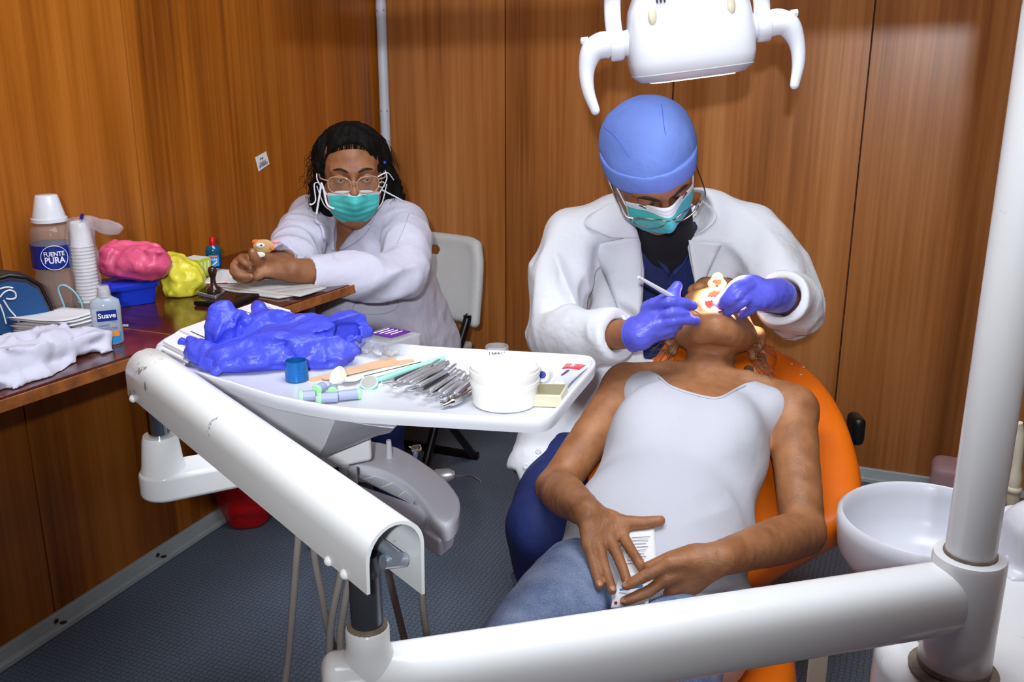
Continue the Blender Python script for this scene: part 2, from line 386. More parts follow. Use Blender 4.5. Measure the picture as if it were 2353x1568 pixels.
def floor_mat():
    m, nt, b = new_mat('grey_studded_vinyl'); N, L = nt.nodes, nt.links
    tc = N.new('ShaderNodeTexCoord'); mp = N.new('ShaderNodeMapping'); mp.inputs['Scale'].default_value = (84, 84, 0); L.new(tc.outputs['Object'], mp.inputs['Vector'])
    vo = N.new('ShaderNodeTexVoronoi'); vo.feature = 'DISTANCE_TO_EDGE'; vo.inputs['Scale'].default_value = 1.0; vo.inputs['Randomness'].default_value = 0.35
    L.new(mp.outputs[0], vo.inputs['Vector'])
    st = N.new('ShaderNodeMapRange'); st.inputs['From Min'].default_value = 0.02; st.inputs['From Max'].default_value = 0.09; L.new(vo.outputs['Distance'], st.inputs['Value'])
    nz = N.new('ShaderNodeTexNoise'); nz.inputs['Scale'].default_value = 3.5; nz.inputs['Detail'].default_value = 3; L.new(tc.outputs['Object'], nz.inputs['Vector'])
    mx = N.new('ShaderNodeMix'); mx.data_type = 'RGBA'; mx.inputs['A'].default_value = lin((84, 96, 112)); mx.inputs['B'].default_value = lin((118, 130, 146)); L.new(nz.outputs['Fac'], mx.inputs['Factor'])
    m2 = N.new('ShaderNodeMix'); m2.data_type = 'RGBA'; m2.inputs['A'].default_value = lin((60, 70, 84)); L.new(mx.outputs['Result'], m2.inputs['B']); L.new(st.outputs[0], m2.inputs['Factor'])
    L.new(m2.outputs['Result'], b.inputs['Base Color']); sin_(b, Roughness=0.5); b.inputs['Specular IOR Level'].default_value = 0.3
    bp = N.new('ShaderNodeBump'); bp.inputs['Strength'].default_value = 0.35; bp.inputs['Distance'].default_value = 0.001; L.new(st.outputs[0], bp.inputs['Height']); L.new(bp.outputs[0], b.inputs['Normal'])
    return m
M['floor'] = floor_mat()
def emit_mat(name, rgb, s):
    m, nt, b = new_mat(name); b.inputs['Emission Color'].default_value = lin(rgb); b.inputs['Emission Strength'].default_value = s; return m
M['led'] = emit_mat('led_lens', (255, 250, 240), 6.0)
M['tube_light'] = emit_mat('tube_diffuser', (236, 244, 255), 4.0)

# ------------------------------------------------------------------ the room
RW, RL, RH = 3.5, 5.2, 2.42
RM = np.stack([WN, -WD, UP], 1)               # columns: a, b, z axes of the room
def room_box(mb, a0, a1, b0, b1, z0, z1, mi=0):
    mb.box(W((a0 + a1) / 2, (b0 + b1) / 2, (z0 + z1) / 2), (a1 - a0, b1 - b0, z1 - z0), RM, mi)
mb = MB(); room_box(mb, -.1, RW + .1, -.1, RL + .1, -.05, 0)
floor = structure(mb.build('floor', M['floor'], smooth=False), 'dark blue grey studded vinyl floor')
mb = MB(); room_box(mb, -.1, RW + .1, -.1, RL + .1, RH, RH + .05)
structure(mb.build('ceiling', M['ceiling'], smooth=False), 'off white ceiling')
def panelled_wall(name, label, cuts, place, m):
    wall = structure(place(cuts[0], cuts[-1], -.05, -.008, name, M['seam'], None), label)
    for c0, c1 in zip(cuts[:-1], cuts[1:]):
        place(c0 + .0024, c1 - .0024, -.008, 0.0, 'wood_panel', m, wall)
    return wall
def on_left(c0, c1, d0, d1, name, m, parent):
    q = MB(); room_box(q, d0, d1, c0, c1, 0, RH); return q.build(name, m, parent, smooth=False)
def on_back(c0, c1, d0, d1, name, m, parent):
    q = MB(); room_box(q, c0, c1, d0, d1, 0, RH); return q.build(name, m, parent, smooth=False)
def on_right(c0, c1, d0, d1, name, m, parent):
    q = MB(); room_box(q, RW - d1, RW - d0, c0, c1, 0, RH); return q.build(name, m, parent, smooth=False)
def on_front(c0, c1, d0, d1, name, m, parent):
    q = MB(); room_box(q, c0, c1, RL - d1, RL - d0, 0, RH); return q.build(name, m, parent, smooth=False)
wall_left = panelled_wall('wall_left', 'orange brown varnished wood panel wall behind the desk', [-.05, .335, .734, 1.140, 1.546, 1.95, 2.35, 2.75, 3.15, 3.95, RL + .05], on_left, M['wood_l'])
wall_back = panelled_wall('wall_back', 'brown varnished wood panel wall behind the dentist', [-.05, .45, .989, 1.53, 2.07, 2.61, RW + .05], on_back, M['wood_b'])
panelled_wall('wall_right', 'wood panel wall on the right', [-.05, 1.3, 2.6, 3.9, RL + .05], on_right, M['wood_b'])
panelled_wall('wall_front', 'wood panel wall behind the camera', [-.05, 1.2, 2.4, RW + .05], on_front, M['wood_b'])
# base trims: a two-step PVC strip with rusty screws
def base_trim(name, label, along, screws):
    mb = MB()
    t = structure(mb_strip(along, .0, .013, .0, .040).build(name, M['trim'], bevel=.003), label)
    mb_strip(along, .013, .030, .0, .016).build('lower_step', M['trim'], t, bevel=.004)
    for c in screws:
        q = MB(); p0, ax = along(c, .0135, .026); q.lathe([(.0, 0), (.006, .001), (.005, .003)], p0, ax, 10); q.build('screw', M['rust'], t)
        q = MB(); p0, ax = along(c - .012, .022, .017); q.lathe([(.0, 0), (.008, .0005), (.005, .0015)], p0, (0, 0, 1), 10); q.build('screw', M['rust'], t)
    return t
def mb_strip(along, d0, d1, z0, z1):
    q = MB(); along.box(q, d0, d1, z0, z1); return q
class LeftRun:
    def __call__(s, c, d, z): return W(d, c, z), WN
    def box(s, q, d0, d1, z0, z1): room_box(q, d0, d1, .02, RL, z0, z1)
class BackRun:
    def __call__(s, c, d, z): return W(c, d, z), -WD
    def box(s, q, d0, d1, z0, z1): room_box(q, .02, RW, d0, d1, z0, z1)
s1, s2 = ab(PL(117, 1418))[1], ab(PL(352, 1272))[1]
base_trim('baseboard_left', 'grey white stepped floor trim along the left wall', LeftRun(), [s1, s2, s2 - .55])
base_trim('baseboard_back', 'grey white stepped floor trim along the back wall', BackRun(), [.6, 1.5])
mb = MB(); mb.lathe([(.0165, 0), (.0165, RH)], W(.028, .03, 0), (0, 0, 1), 16)
cond = structure(mb.build('trim_1', M['conduit']), 'white pipe running up the room corner')
for z in (1.375, 1.06):
    q = MB(); q.lathe([(.0172, z - .02), (.0172, z + .02)], W(.028, .03, 0), (0, 0, 1), 16); c_ = q.build('clip', M['conduit'], cond)
    for s in (-.5, .5):
        q = MB(); q.sphere(W(.028, .03, 0) + V(s * .02, -.0165, z), .0028, 8, 6); q.build('screw', M['steel'], c_)
# a ceiling fixture for the tube light
cl = thing('ceiling_light', 'white panel light fixture on the ceiling', 'ceiling light', (0.15, 1.15, RH))
Rz = np.array([[math.cos(ROOM_ROT), -math.sin(ROOM_ROT), 0], [math.sin(ROOM_ROT), math.cos(ROOM_ROT), 0], [0, 0, 1]])
q = MB(); q.box((.15, 1.15, RH - .014), (1.56, .96, .028), Rz); q.build('housing', M['enamel'], cl, bevel=.006)
q = MB(); q.box((.15, 1.15, RH - .030), (1.5, .9, .004), Rz); q.build('diffuser', M['tube_light'], cl)
# sticker on the left wall
st = thing('sticker', 'small white barcode sticker on the left wood wall', 'sticker', PL(600, 371))
cor = [PL(586, 362, .001), PL(611, 348, .001), PL(619, 377, .001), PL(594, 394, .001)]
q = MB(); q.rings([cor, [c + WN * .0006 for c in cor]]); q.build('sheet', M['paper'], st, smooth=False)
sr, su = nrm(cor[1] - cor[0]), nrm(cor[0] - cor[3])
cc = sum(cor) / 4 + WN * .0012
hw = np.linalg.norm(cor[1] - cor[0]) / 2
q = MB()
rs = random.Random(3)
for i in range(14):
    w_ = rs.choice((.0006, .001, .0016)); q.box(cc + sr * (-hw * .75 + hw * 1.5 * i / 13) - su * .011, (w_, .007, .0004), np.stack([sr, su, np.cross(sr, su)], 1))
for j in range(3): q.box(cc + sr * rs.uniform(-.003, .003) - su * (.001 + .0028 * j) , (hw * 1.2, .0009, .0004), np.stack([sr, su, np.cross(sr, su)], 1))
q.build('barcode', M['ink'], st, smooth=False)
q = MB(); q.tube([cc + su * .006 - sr * .009, cc + su * .011 - sr * .004, cc + su * .005 + sr * .0, cc + su * .010 + sr * .004, cc + su * .006 + sr * .006], .0010, 6); q.build('logo', M['ink'], st)

# ------------------------------------------------------------------ desk against the left wall
TZ = .732
dk = thing('desk', 'dark varnished wooden desk along the left wall', 'desk', W(.22, 1.5, 0))
out = [W(.02, .80, 0), W(.527, .80, 0), W(.40, 1.914, 0), W(.345, 2.45, 0), W(.02, 2.45, 0)]
q = MB(); q.prism([p[:2] for p in out], TZ - .022, TZ); q.build('table_top', M['table'], dk, bevel=.004)
q = MB(); e0, e1 = W(.5245, .82, TZ - .011), W(.3475, 2.44, TZ - .011); Rr = frame_from(e1 - e0, (0, 0, 1))
q.box((e0 + e1) / 2 + nrm(np.cross(e1 - e0, UP)) * -.0032, (.020, .004, np.linalg.norm(e1 - e0)), Rr); q.build('worn_edge', M['table_edge'], dk, bevel=.001)
for a_, b_ in ((.06, .90), (.30, .95), (.06, 2.38), (.30, 2.38)):
    q = MB(); q.box(W(a_, b_, (TZ - .022) / 2), (.045, .045, TZ - .022), RM); q.build('leg', M['table'], dk, bevel=.003)
for k in range(3):
    q = MB(); q.box(W(.20, 1.15 + .38 * k, TZ + .0003), (.40, .004, .0008), RM); q.build('board_joint', M['table_edge'], dk)

# ------------------------------------------------------------------ soft-body modelling: distance fields meshed with surface nets
def _hash(ix, iy, iz, seed):
    h = (ix.astype(np.int64) * 374761393 + iy.astype(np.int64) * 668265263 + iz.astype(np.int64) * 2147483647 + seed * 1274126177) & 0xffffffff
    h = ((h ^ (h >> 13)) * 1274126177) & 0xffffffff
    return ((h ^ (h >> 16)) & 0xffff).astype(np.float32) / 65535.0
def vnoise(q, seed=0):               # value noise in [-1, 1], q: (N, 3)
    i = np.floor(q); f = (q - i).astype(np.float32); f = f * f * (3 - 2 * f); i = i.astype(np.int64); r = 0
    for dx in (0, 1):
        wx = f[:, 0] if dx else 1 - f[:, 0]
        for dy in (0, 1):
            wy = f[:, 1] if dy else 1 - f[:, 1]
            for dz in (0, 1):
                wz = f[:, 2] if dz else 1 - f[:, 2]
                r = r + wx * wy * wz * _hash(i[:, 0] + dx, i[:, 1] + dy, i[:, 2] + dz, seed)
    return r * 2 - 1
def fold(q, axis, f_al, f_ac, seed=0, sharp=True):      # creases that run along axis
    R = frame_from(axis); l = q @ R; n = vnoise(l * np.array([f_ac, f_ac, f_al]), seed)
    return (1 - np.abs(n) * 2) if sharp else n
def smin(a, b, k):
    if k <= 0: return np.minimum(a, b)
    h = np.maximum(k - np.abs(a - b), 0) / k
    return np.minimum(a, b) - h * h * k * 0.25

class Sdf:
    def __init__(s, lo, hi, res):
        s.res = res; s.lo = np.asarray(lo, float); n = np.ceil((np.asarray(hi) - s.lo) / res).astype(int) + 1; s.n = n
        s.ax = [(s.lo[i] + np.arange(n[i]) * res).astype(np.float32) for i in range(3)]
        s.f = np.full(n, 0.5, np.float32)
    def reg(s, lo, hi):
        a = np.clip(np.floor((np.asarray(lo) - s.lo) / s.res).astype(int), 0, s.n); b = np.clip(np.ceil((np.asarray(hi) - s.lo) / s.res).astype(int) + 1, 0, s.n)
        sl = tuple(slice(x, max(x, y)) for x, y in zip(a, b))
        return sl, s.ax[0][sl[0]][:, None, None], s.ax[1][sl[1]][None, :, None], s.ax[2][sl[2]][None, None, :]
    def put(s, sl, d, k, op):
        if d.size == 0: return
        if op == '+': s.f[sl] = smin(s.f[sl], d, k)
        elif op == '-': s.f[sl] = -smin(-s.f[sl], d, k)
        else: raise ValueError
    def ell(s, c, r, R=None, k=0.0, op='+'):
        c = np.asarray(c, float); r = np.broadcast_to(np.asarray(r, float), (3,)); R = np.eye(3) if R is None else R
        ext = np.sqrt(((R * r) ** 2).sum(1)) + k + 3 * s.res
        sl, X, Y, Z = s.reg(c - ext, c + ext); X = X - c[0]; Y = Y - c[1]; Z = Z - c[2]
        l = [R[0, i] * X + R[1, i] * Y + R[2, i] * Z for i in range(3)]
        k0 = np.sqrt(sum((l[i] / r[i]) ** 2 for i in range(3))); k1 = np.sqrt(sum((l[i] / r[i] ** 2) ** 2 for i in range(3)))
        s.put(sl, (k0 * (k0 - 1) / np.maximum(k1, 1e-6)).astype(np.float32), k, op); return s
    def box(s, c, half, R=None, rnd=0.0, k=0.0, op='+'):
        c = np.asarray(c, float); half = np.asarray(half, float); R = np.eye(3) if R is None else R
        ext = np.sqrt(((R * half) ** 2).sum(1)) * 1.0 + k + 3 * s.res; ext = np.abs(R * half).sum(1) + k + 3 * s.res
        sl, X, Y, Z = s.reg(c - ext, c + ext); X = X - c[0]; Y = Y - c[1]; Z = Z - c[2]
        q = [np.abs(R[0, i] * X + R[1, i] * Y + R[2, i] * Z) - (half[i] - rnd) for i in range(3)]
        d = np.sqrt(sum(np.maximum(x, 0) ** 2 for x in q)) + np.minimum(np.maximum(np.maximum(q[0], q[1]), q[2]), 0) - rnd
        s.put(sl, d.astype(np.float32), k, op); return s
    def chain(s, pts, rad, k=0.0, op='+', flat=None, smooth=0):
        """tapered tube through pts; flat=(dir, f): thinner by f along dir"""
        pts = [np.asarray(p, float) for p in pts]; rad = [rad] * len(pts) if np.isscalar(rad) else list(rad)
        if smooth:
            q = [np.append(p, r) for p, r in zip(pts, rad)]; q = catmull(q, smooth); pts = [x[:3] for x in q]; rad = [x[3] for x in q]
        A = np.array(pts); m = max(rad) + k + 3 * s.res
        sl, X, Y, Z = s.reg(A.min(0) - m, A.max(0) + m)
        if any(x.stop <= x.start for x in sl): return s
        D = np.full(s.f[sl].shape, 0.5, np.float32)
        for a, b, ra, rb in zip(pts[:-1], pts[1:], rad[:-1], rad[1:]):
            mm = max(ra, rb) + k + 3 * s.res; ss, x, y, z = s.reg(np.minimum(a, b) - mm, np.maximum(a, b) + mm)
            if any(q.stop <= q.start for q in ss): continue
            loc = tuple(slice(q.start - w.start, q.stop - w.start) for q, w in zip(ss, sl))
            d = b - a; L2 = max(float(d @ d), 1e-12); x = x - a[0]; y = y - a[1]; z = z - a[2]
            t = np.clip((x * d[0] + y * d[1] + z * d[2]) / L2, 0, 1); x = x - t * d[0]; y = y - t * d[1]; z = z - t * d[2]
            w = x * x + y * y + z * z
            if flat is not None: n = nrm(flat[0]); w = w + (x * n[0] + y * n[1] + z * n[2]) ** 2 * (flat[1] ** 2 - 1)
            D[loc] = np.minimum(D[loc], (np.sqrt(w) - (ra + (rb - ra) * t)).astype(np.float32))
        s.put(sl, D, k, op); return s
    def cut(s, fn, k=0.0, keep=False):
        """subtract (or with keep: intersect) the region fn(X, Y, Z) < 0"""
        sl, X, Y, Z = s.reg(s.lo, s.lo + s.n * s.res); d = fn(X, Y, Z).astype(np.float32); d = np.broadcast_to(d, s.f.shape)
        s.f = -smin(-s.f, (-d if keep else d), k); return s
    def warp(s, fn, band=0.02):
        ix = np.nonzero(np.abs(s.f) < band)
        q = np.stack([s.ax[i][ix[i]] for i in range(3)], 1); s.f[ix] -= fn(q).astype(np.float32); return s
    def at(s, q):
        i = np.clip(np.round((np.asarray(q) - s.lo) / s.res).astype(int), 0, s.n - 1); return s.f[i[..., 0], i[..., 1], i[..., 2]]
    def tri(s, q):                   # trilinear sample
        u = np.clip((np.asarray(q, float) - s.lo) / s.res, 0, s.n - 1.001); i = np.floor(u).astype(int); t = u - i; r = 0
        for d in np.ndindex(2, 2, 2):
            w = np.prod([t[..., k] if d[k] else 1 - t[..., k] for k in range(3)], 0); r = r + w * s.f[i[..., 0] + d[0], i[..., 1] + d[1], i[..., 2] + d[2]]
        return r
    def hit(s, x, y, lift=0.0, default=None):
        """surface point met by that pixel's ray, lifted towards the viewer"""
        r = nrm(ray(x, y)); hi = s.lo + s.n * s.res; t0 = max(0.05, (s.lo[1] - CAM[1]) / r[1]); t1 = (hi[1] - CAM[1]) / r[1]
        t = np.arange(t0, t1, s.res * 0.5); q = CAM + t[:, None] * r
        ok = np.all((q > s.lo) & (q < hi), 1); f = np.where(ok, s.tri(q), 1.0); k = np.nonzero(f < 0)[0]
        if len(k) == 0: return None if default is None else P(x, y, default)
        return q[max(k[0] - 1, 0)] - r * lift
    def cut_px(s, poly, y0, y1, k=0.004, keep=False, mpp=0.0009):
        """trim by a pixel outline, between forward distances y0 and y1"""
        ix = np.nonzero((s.f < 0.02)); q = np.stack([s.ax[i][ix[i]] for i in range(3)], 1).astype(float)
        rel = q - CAM; dep = rel[:, 1] * CP - rel[:, 2] * SP; X = 1176.5 + F_PX * rel[:, 0] / dep; Yp = 784 - F_PX * (rel[:, 1] * SP + rel[:, 2] * CP) / dep
        d2 = np.full(len(q), 1e9); ins = np.zeros(len(q), bool); n = len(poly)
        for i in range(n):
            (x0, y0_), (x1, y1_) = poly[i], poly[(i + 1) % n]; ex, ey = x1 - x0, y1_ - y0_
            t = np.clip(((X - x0) * ex + (Yp - y0_) * ey) / (ex * ex + ey * ey), 0, 1); d2 = np.minimum(d2, (X - x0 - t * ex) ** 2 + (Yp - y0_ - t * ey) ** 2)
            c = ((y0_ > Yp) != (y1_ > Yp)) & (X < (x1 - x0) * (Yp - y0_) / ((y1_ - y0_) if y1_ != y0_ else 1e-9) + x0); ins ^= c
        d = np.sqrt(d2) * mpp; d = np.where(ins, -d, d); d = np.maximum(d, np.maximum(y0 - q[:, 1], q[:, 1] - y1))
        v = s.f[ix]; s.f[ix] = -smin(-v, (-d if keep else d).astype(np.float32), k); return s
    def mesh(s, relax=1):
        f = s.f; f[0] = f[-1] = 0.5; f[:, 0] = f[:, -1] = 0.5; f[:, :, 0] = f[:, :, -1] = 0.5
        ins = f < 0; n = s.n; c = np.zeros(n - 1, np.int8)
        for d in np.ndindex(2, 2, 2): c += ins[d[0]:n[0] - 1 + d[0], d[1]:n[1] - 1 + d[1], d[2]:n[2] - 1 + d[2]]
        act = np.nonzero((c > 0) & (c < 8)); N = len(act[0]); idx = np.full(n - 1, -1, np.int32); idx[act] = np.arange(N)
        corner = [(0, 0, 0), (1, 0, 0), (0, 1, 0), (1, 1, 0), (0, 0, 1), (1, 0, 1), (0, 1, 1), (1, 1, 1)]
        val = [f[act[0] + d[0], act[1] + d[1], act[2] + d[2]] for d in corner]
        pos = np.zeros((N, 3)); cnt = np.zeros(N)
        for a in range(8):
            for b in range(a + 1, 8):
                da, db = np.array(corner[a]), np.array(corner[b])
                if np.abs(da - db).sum() != 1: continue
                m = (val[a] < 0) != (val[b] < 0); t = val[a] / np.where(m, val[a] - val[b], 1)
                pos += np.where(m[:, None], da + t[:, None] * (db - da), 0); cnt += m
        pos = pos / cnt[:, None] + np.stack(act, 1); F = []
        for ax in range(3):
            u, w = (ax + 1) % 3, (ax + 2) % 3
            sa = [slice(None)] * 3; sb = [slice(None)] * 3; sa[ax] = slice(0, n[ax] - 1); sb[ax] = slice(1, n[ax])
            A, Bq = ins[tuple(sa)], ins[tuple(sb)]; e = np.nonzero(A != Bq); e = [x.copy() for x in e]
            ok = (e[u] > 0) & (e[w] > 0) & (e[u] < n[u] - 1) & (e[w] < n[w] - 1); e = [x[ok] for x in e]
            flip = A[tuple(e)]
            def at(du, dw):
                q = [x for x in e]; q[u] = e[u] + du; q[w] = e[w] + dw; return idx[tuple(q)]
            quad = np.stack([at(-1, -1), at(0, -1), at(0, 0), at(-1, 0)], 1); quad[~flip] = quad[~flip][:, ::-1]; F.append(quad)
        F = np.concatenate(F); v = s.lo + pos * s.res
        for _ in range(relax):
            acc = np.zeros_like(v); k = np.zeros(N)
            for a, b in ((0, 1), (1, 2), (2, 3), (3, 0)):
                for x, y in ((a, b), (b, a)):
                    for i in range(3): acc[:, i] += np.bincount(F[:, x], weights=v[F[:, y], i], minlength=N)
                    k += np.bincount(F[:, x], minlength=N)
            v = v * 0.5 + acc / np.maximum(k, 1)[:, None] * 0.5
        return v, F
    def build(s, name, m, parent, relax=1, mi=None):
        v, F = s.mesh(relax)
        k = None
        if mi is not None: k = mi(v[F].mean(1))
        o = mesh_obj(name, v, F, m, parent, angle=180, mi=k); return o

def reach(A, x, y, L, near=True):            # point on that pixel's ray at distance L from A
    r = nrm(ray(x, y)); q = CAM - A; b = q @ r; D = b * b - (q @ q - L * L)
    return CAM + r * (-b - (math.sqrt(max(D, 0)) * (1 if near else -1)))
def ribbon(sd, ea, eb, name, m, parent, lift=.003, thick=.002, nu=24, nv=6, default=None, sm=True, mifn=None):
    """a strip of cloth that follows the surface of sd between two pixel polylines"""
    def samp(e, t):
        e = [V(*p) for p in e]; L = [np.linalg.norm(b - a) for a, b in zip(e[:-1], e[1:])]; d = t * sum(L)
        for i, l in enumerate(L):
            if d <= l or i == len(L) - 1: return lerp(e[i], e[i + 1], min(d / max(l, 1e-9), 1))
            d -= l
    if sm: ea, eb = [tuple(p) for p in catmull([V(*p) for p in ea], 5)], [tuple(p) for p in catmull([V(*p) for p in eb], 5)]
    pts = np.zeros((nu, nv, 3)); last = None
    for i in range(nu):
        a, b = samp(ea, i / (nu - 1)), samp(eb, i / (nu - 1))
        for j in range(nv):
            x, y = lerp(a, b, j / (nv - 1)); h = sd.hit(x, y, lift)
            if h is None: h = P(x, y, last if last is not None else default)
            last = h[1]; pts[i, j] = h
    for _ in range(2):
        p2 = pts.copy(); p2[1:-1] = (pts[:-2] + 2 * pts[1:-1] + pts[2:]) / 4; p3 = p2.copy(); p3[:, 1:-1] = (p2[:, :-2] + 2 * p2[:, 1:-1] + p2[:, 2:]) / 4; pts = p3
    q = MB(); q.grid(lambda u, v: pts[int(round(u * (nu - 1))), int(round(v * (nv - 1)))], nu, nv)
    return q.build(name, m, parent, angle=180, thick=thick)
def seam(sd, pts, name, m, parent, r=.0012, lift=.0006, n=6, default=None):
    q3 = []
    for x, y in catmull([V(*p) for p in pts], n):
        h = sd.hit(x, y, lift)
        if h is None:
            if not q3 and default is None: continue
            h = P(x, y, q3[-1][1] if q3 else default)
        q3.append(h)
    a = np.array(q3)
    if len(a) > 4:
        for _ in range(2): a[1:-1] = (a[:-2] + 2 * a[1:-1] + a[2:]) / 4
    q = MB(); q.tube(list(a), r, 6); return q.build(name, m, parent)

# ------------------------------------------------------------------ where the patient lies (shared by chair, people, lamp)
SH = P(1625, 900, 1.90)                      # mid shoulders
HIP = P(1480, 1330, 1.50)
PA = nrm(SH - HIP); PLAT = nrm(np.cross(PA, UP)); PN = np.cross(PLAT, PA)      # along body, to image right, out of the chest
HEAD = P(1642, 748, 2.01)
HC2 = nrm(V(.20, .95, .10)); HC1 = nrm(np.cross(HC2, UP)); HC3 = np.cross(HC1, HC2)     # patient's head: crown, image right, face
MOUTH = HEAD - HC2 * .075 + HC3 * .066
def PP(x, y, q0, n): r = ray(x, y); return CAM + r * (((np.asarray(q0) - CAM) @ n) / (r @ n))

# ------------------------------------------------------------------ dental chair
ch = thing('dental_chair', 'orange vinyl reclining dental chair under the patient', 'dental chair', (HIP[0], HIP[1], 0))
q0 = (SH + HIP) / 2 - PN * .105
def cushion(outline, n, depth, name, m, parent, prof, sub=1):
    rr = []; A_ = sum((np.cross(p, outline[(i + 1) % len(outline)]) for i, p in enumerate(outline)), V(0, 0, 0)); sg = 1 if A_ @ n > 0 else -1
    for ins, dd in prof:
        ring = []
        for i, p in enumerate(outline):
            a_, b_ = outline[i - 1], outline[(i + 1) % len(outline)]; tdir = nrm(b_ - a_); inw = nrm(np.cross(n, tdir)) * sg
            ring.append(p + inw * ins + n * dd)
        rr.append(ring)
    q = MB(); q.rings(rr); return q.build(name, m, parent, angle=60, subsurf=sub)
bp_px = [(1310, 1085), (1288, 1030), (1318, 960), (1372, 895), (1440, 850), (1466, 822), (1490, 798), (1560, 778), (1640, 772), (1715, 780), (1768, 796), (1832, 822), (1890, 872), (1940, 946), (1972, 1040), (1984, 1112), (1976, 1172), (1946, 1206), (1890, 1234), (1790, 1290), (1700, 1350), (1560, 1400), (1450, 1380), (1380, 1290), (1340, 1180)]
bo = catmull([PP(x, y, q0, PN) for x, y in bp_px], 2, True)
back = cushion(bo, PN, .09, 'backrest', M['orange'], ch, [(.075, .004), (.045, .010), (.018, .010), (.004, 0), (0, -.018), (.0, -.05), (.012, -.075), (.05, -.085)])
for x, y in ((1819, 838), (1840, 863), (1847, 846)):
    q = MB(); q.sphere(PP(x, y, q0 + PN * .006, PN) + PN * .002, (.0032, .004, .002), 8, 6); q.build('paint_fleck', M['plastic_grey'], ch)
# headrest
hc = HEAD - UP * .105 + PA * .03
Rh = np.stack([PLAT, nrm(V(PA[0], PA[1], .12)), np.cross(PLAT, nrm(V(PA[0], PA[1], .12)))], 1)
s_ = Sdf(hc - .2, hc + .2, .006); s_.box(hc, (.125, .085, .035), Rh, rnd=.034)
s_.ell(hc + UP * .07, (.075, .13, .055), Rh, k=.02, op='-')
s_.build('headrest', M['orange'], ch, 2)
q = MB(); q.tube([hc - Rh[:, 1] * .03 - UP * .02, SH + PA * .06 - PN * .17, SH - PA * .05 - PN * .19], .012, 10); q.build('headrest_bar', M['chrome'], ch)
# knob behind the backrest
kp = P(1966, 985, 2.0)
s_ = Sdf(kp - .08, kp + .08, .004); s_.box(kp, (.014, .03, .032), rnd=.012); s_.chain([kp + V(0, 0, -.02), kp + V(-.06, -.02, -.05)], .011, k=.01)
s_.build('lever_knob', M['black_plastic'], ch)
# seat, legrest, arm post and base
SEATZ = HIP[2] - .10
sd = nrm(V(-WD[0], -WD[1], 0))
hx = V(HIP[0], HIP[1], 0)
so = [hx + WN * a_ - sd * b_ for a_, b_ in ((-.23, .10), (.0, .13), (.25, .10), (.27, -.15), (.26, -.45), (.20, -.58), (-.0, -.60), (-.16, -.56), (-.22, -.40), (-.24, -.15))]
so = catmull([p + UP * SEATZ for p in so], 2, True)
cushion(so, UP, .09, 'seat', M['orange'], ch, [(.06, .004), (.03, .006), (.008, -.004), (0, -.03), (.006, -.07), (.04, -.085)])
q = MB(); q.box(hx + sd * .16 + UP * (SEATZ - .115), (.30, .50, .05), RM); q.build('seat_frame', M['enamel'], ch, bevel=.01)
q = MB(); q.box(hx + sd * .12 + UP * .105, (.22, .30, .15), RM); q.build('lift_column', M['enamel'], ch, bevel=.02)
q = MB(); q.box(hx + sd * .16 + UP * .015, (.42, .70, .03), RM); q.build('base_plate', M['enamel'], ch, bevel=.01)
ap = P(1880, 1520, 1.16)
q = MB(); q.box(V(ap[0], ap[1], .29), (.024, .03, .40), RM); q.build('arm_post', M['plastic_beige'], ch, bevel=.004)
q = MB(); q.box(V(ap[0] - .04, ap[1] + .02, .12), (.12, .035, .06), RM); q.build('arm_bracket', M['plastic_beige'], ch, bevel=.006)

# ------------------------------------------------------------------ operating light on its pole
POLE = V(.528, 1.01, 0)
LC = P(1583, 78, 1.85)
ol = thing('operating_light', 'white dental operating light with two curved handles above the dentist', 'operating light', (POLE[0], POLE[1], .70))
q = MB(); q.lathe([(.0275, .665), (.0275, 1.32)], POLE, seg=32); pole = q.build('pole', M['enamel_pole'], ol)
q = MB(); q.lathe([(.0305, 1.305), (.031, 1.31), (.031, 1.445), (.028, 1.455)], POLE, seg=32); q.build('pole_sleeve', M['enamel'], ol)
q = MB(); q.lathe([(.029, .700), (.0295, .7025), (.029, .705)], POLE, seg=32); q.build('rusty_ring', M['dirt'], ol)
L1 = V(-.36, 1.47, 1.370)
q = MB(); q.tube([POLE + UP * 1.402, lerp(POLE + UP * 1.402, L1, .5), L1], .026, 16); q.build('upper_arm', M['enamel'], ol)
LT = LC + V(.0, .10, .20)
q = MB(); q.lathe([(.029, -.028), (.029, .04)], L1, seg=18); q.build('elbow_joint', M['enamel'], ol)
q = MB(); q.tube(catmull([L1 + UP * .03, lerp(L1, LT, .5) + UP * .08, LT + UP * .06, LT], 6), .018, 14); q.build('spring_arm', M['enamel'], ol)
tl = math.radians(7.2)
LX, LZ = V(math.cos(tl), 0, math.sin(tl)), V(-math.sin(tl), 0, math.cos(tl)); LY = np.cross(LZ, LX)
LR = np.stack([LX, LY, LZ], 1)
def lp(x, y, z): return LC + LR @ V(x, y, z)
def sup(w, d, z, n=4.0, N=40):
    rr = []
    for k in range(N):
        t = 2 * math.pi * k / N; c_, s2_ = math.cos(t), math.sin(t)
        rr.append(lp(w * math.copysign(abs(c_) ** (2 / n), c_), d * math.copysign(abs(s2_) ** (2 / n), s2_), z))
    return rr
q = MB(); q.rings([sup(.100, .060, -.0665), sup(.109, .068, -.058, 4), sup(.1125, .072, -.04, 4), sup(.113, .073, -.01), sup(.110, .071, .02), sup(.105, .068, .05), sup(.094, .062, .074, 3.5), sup(.078, .052, .090, 3), sup(.05, .036, .100, 2.6), sup(.02, .015, .103, 2)])
head = q.build('lamp_head', M['plastic_white'], ol, angle=50)
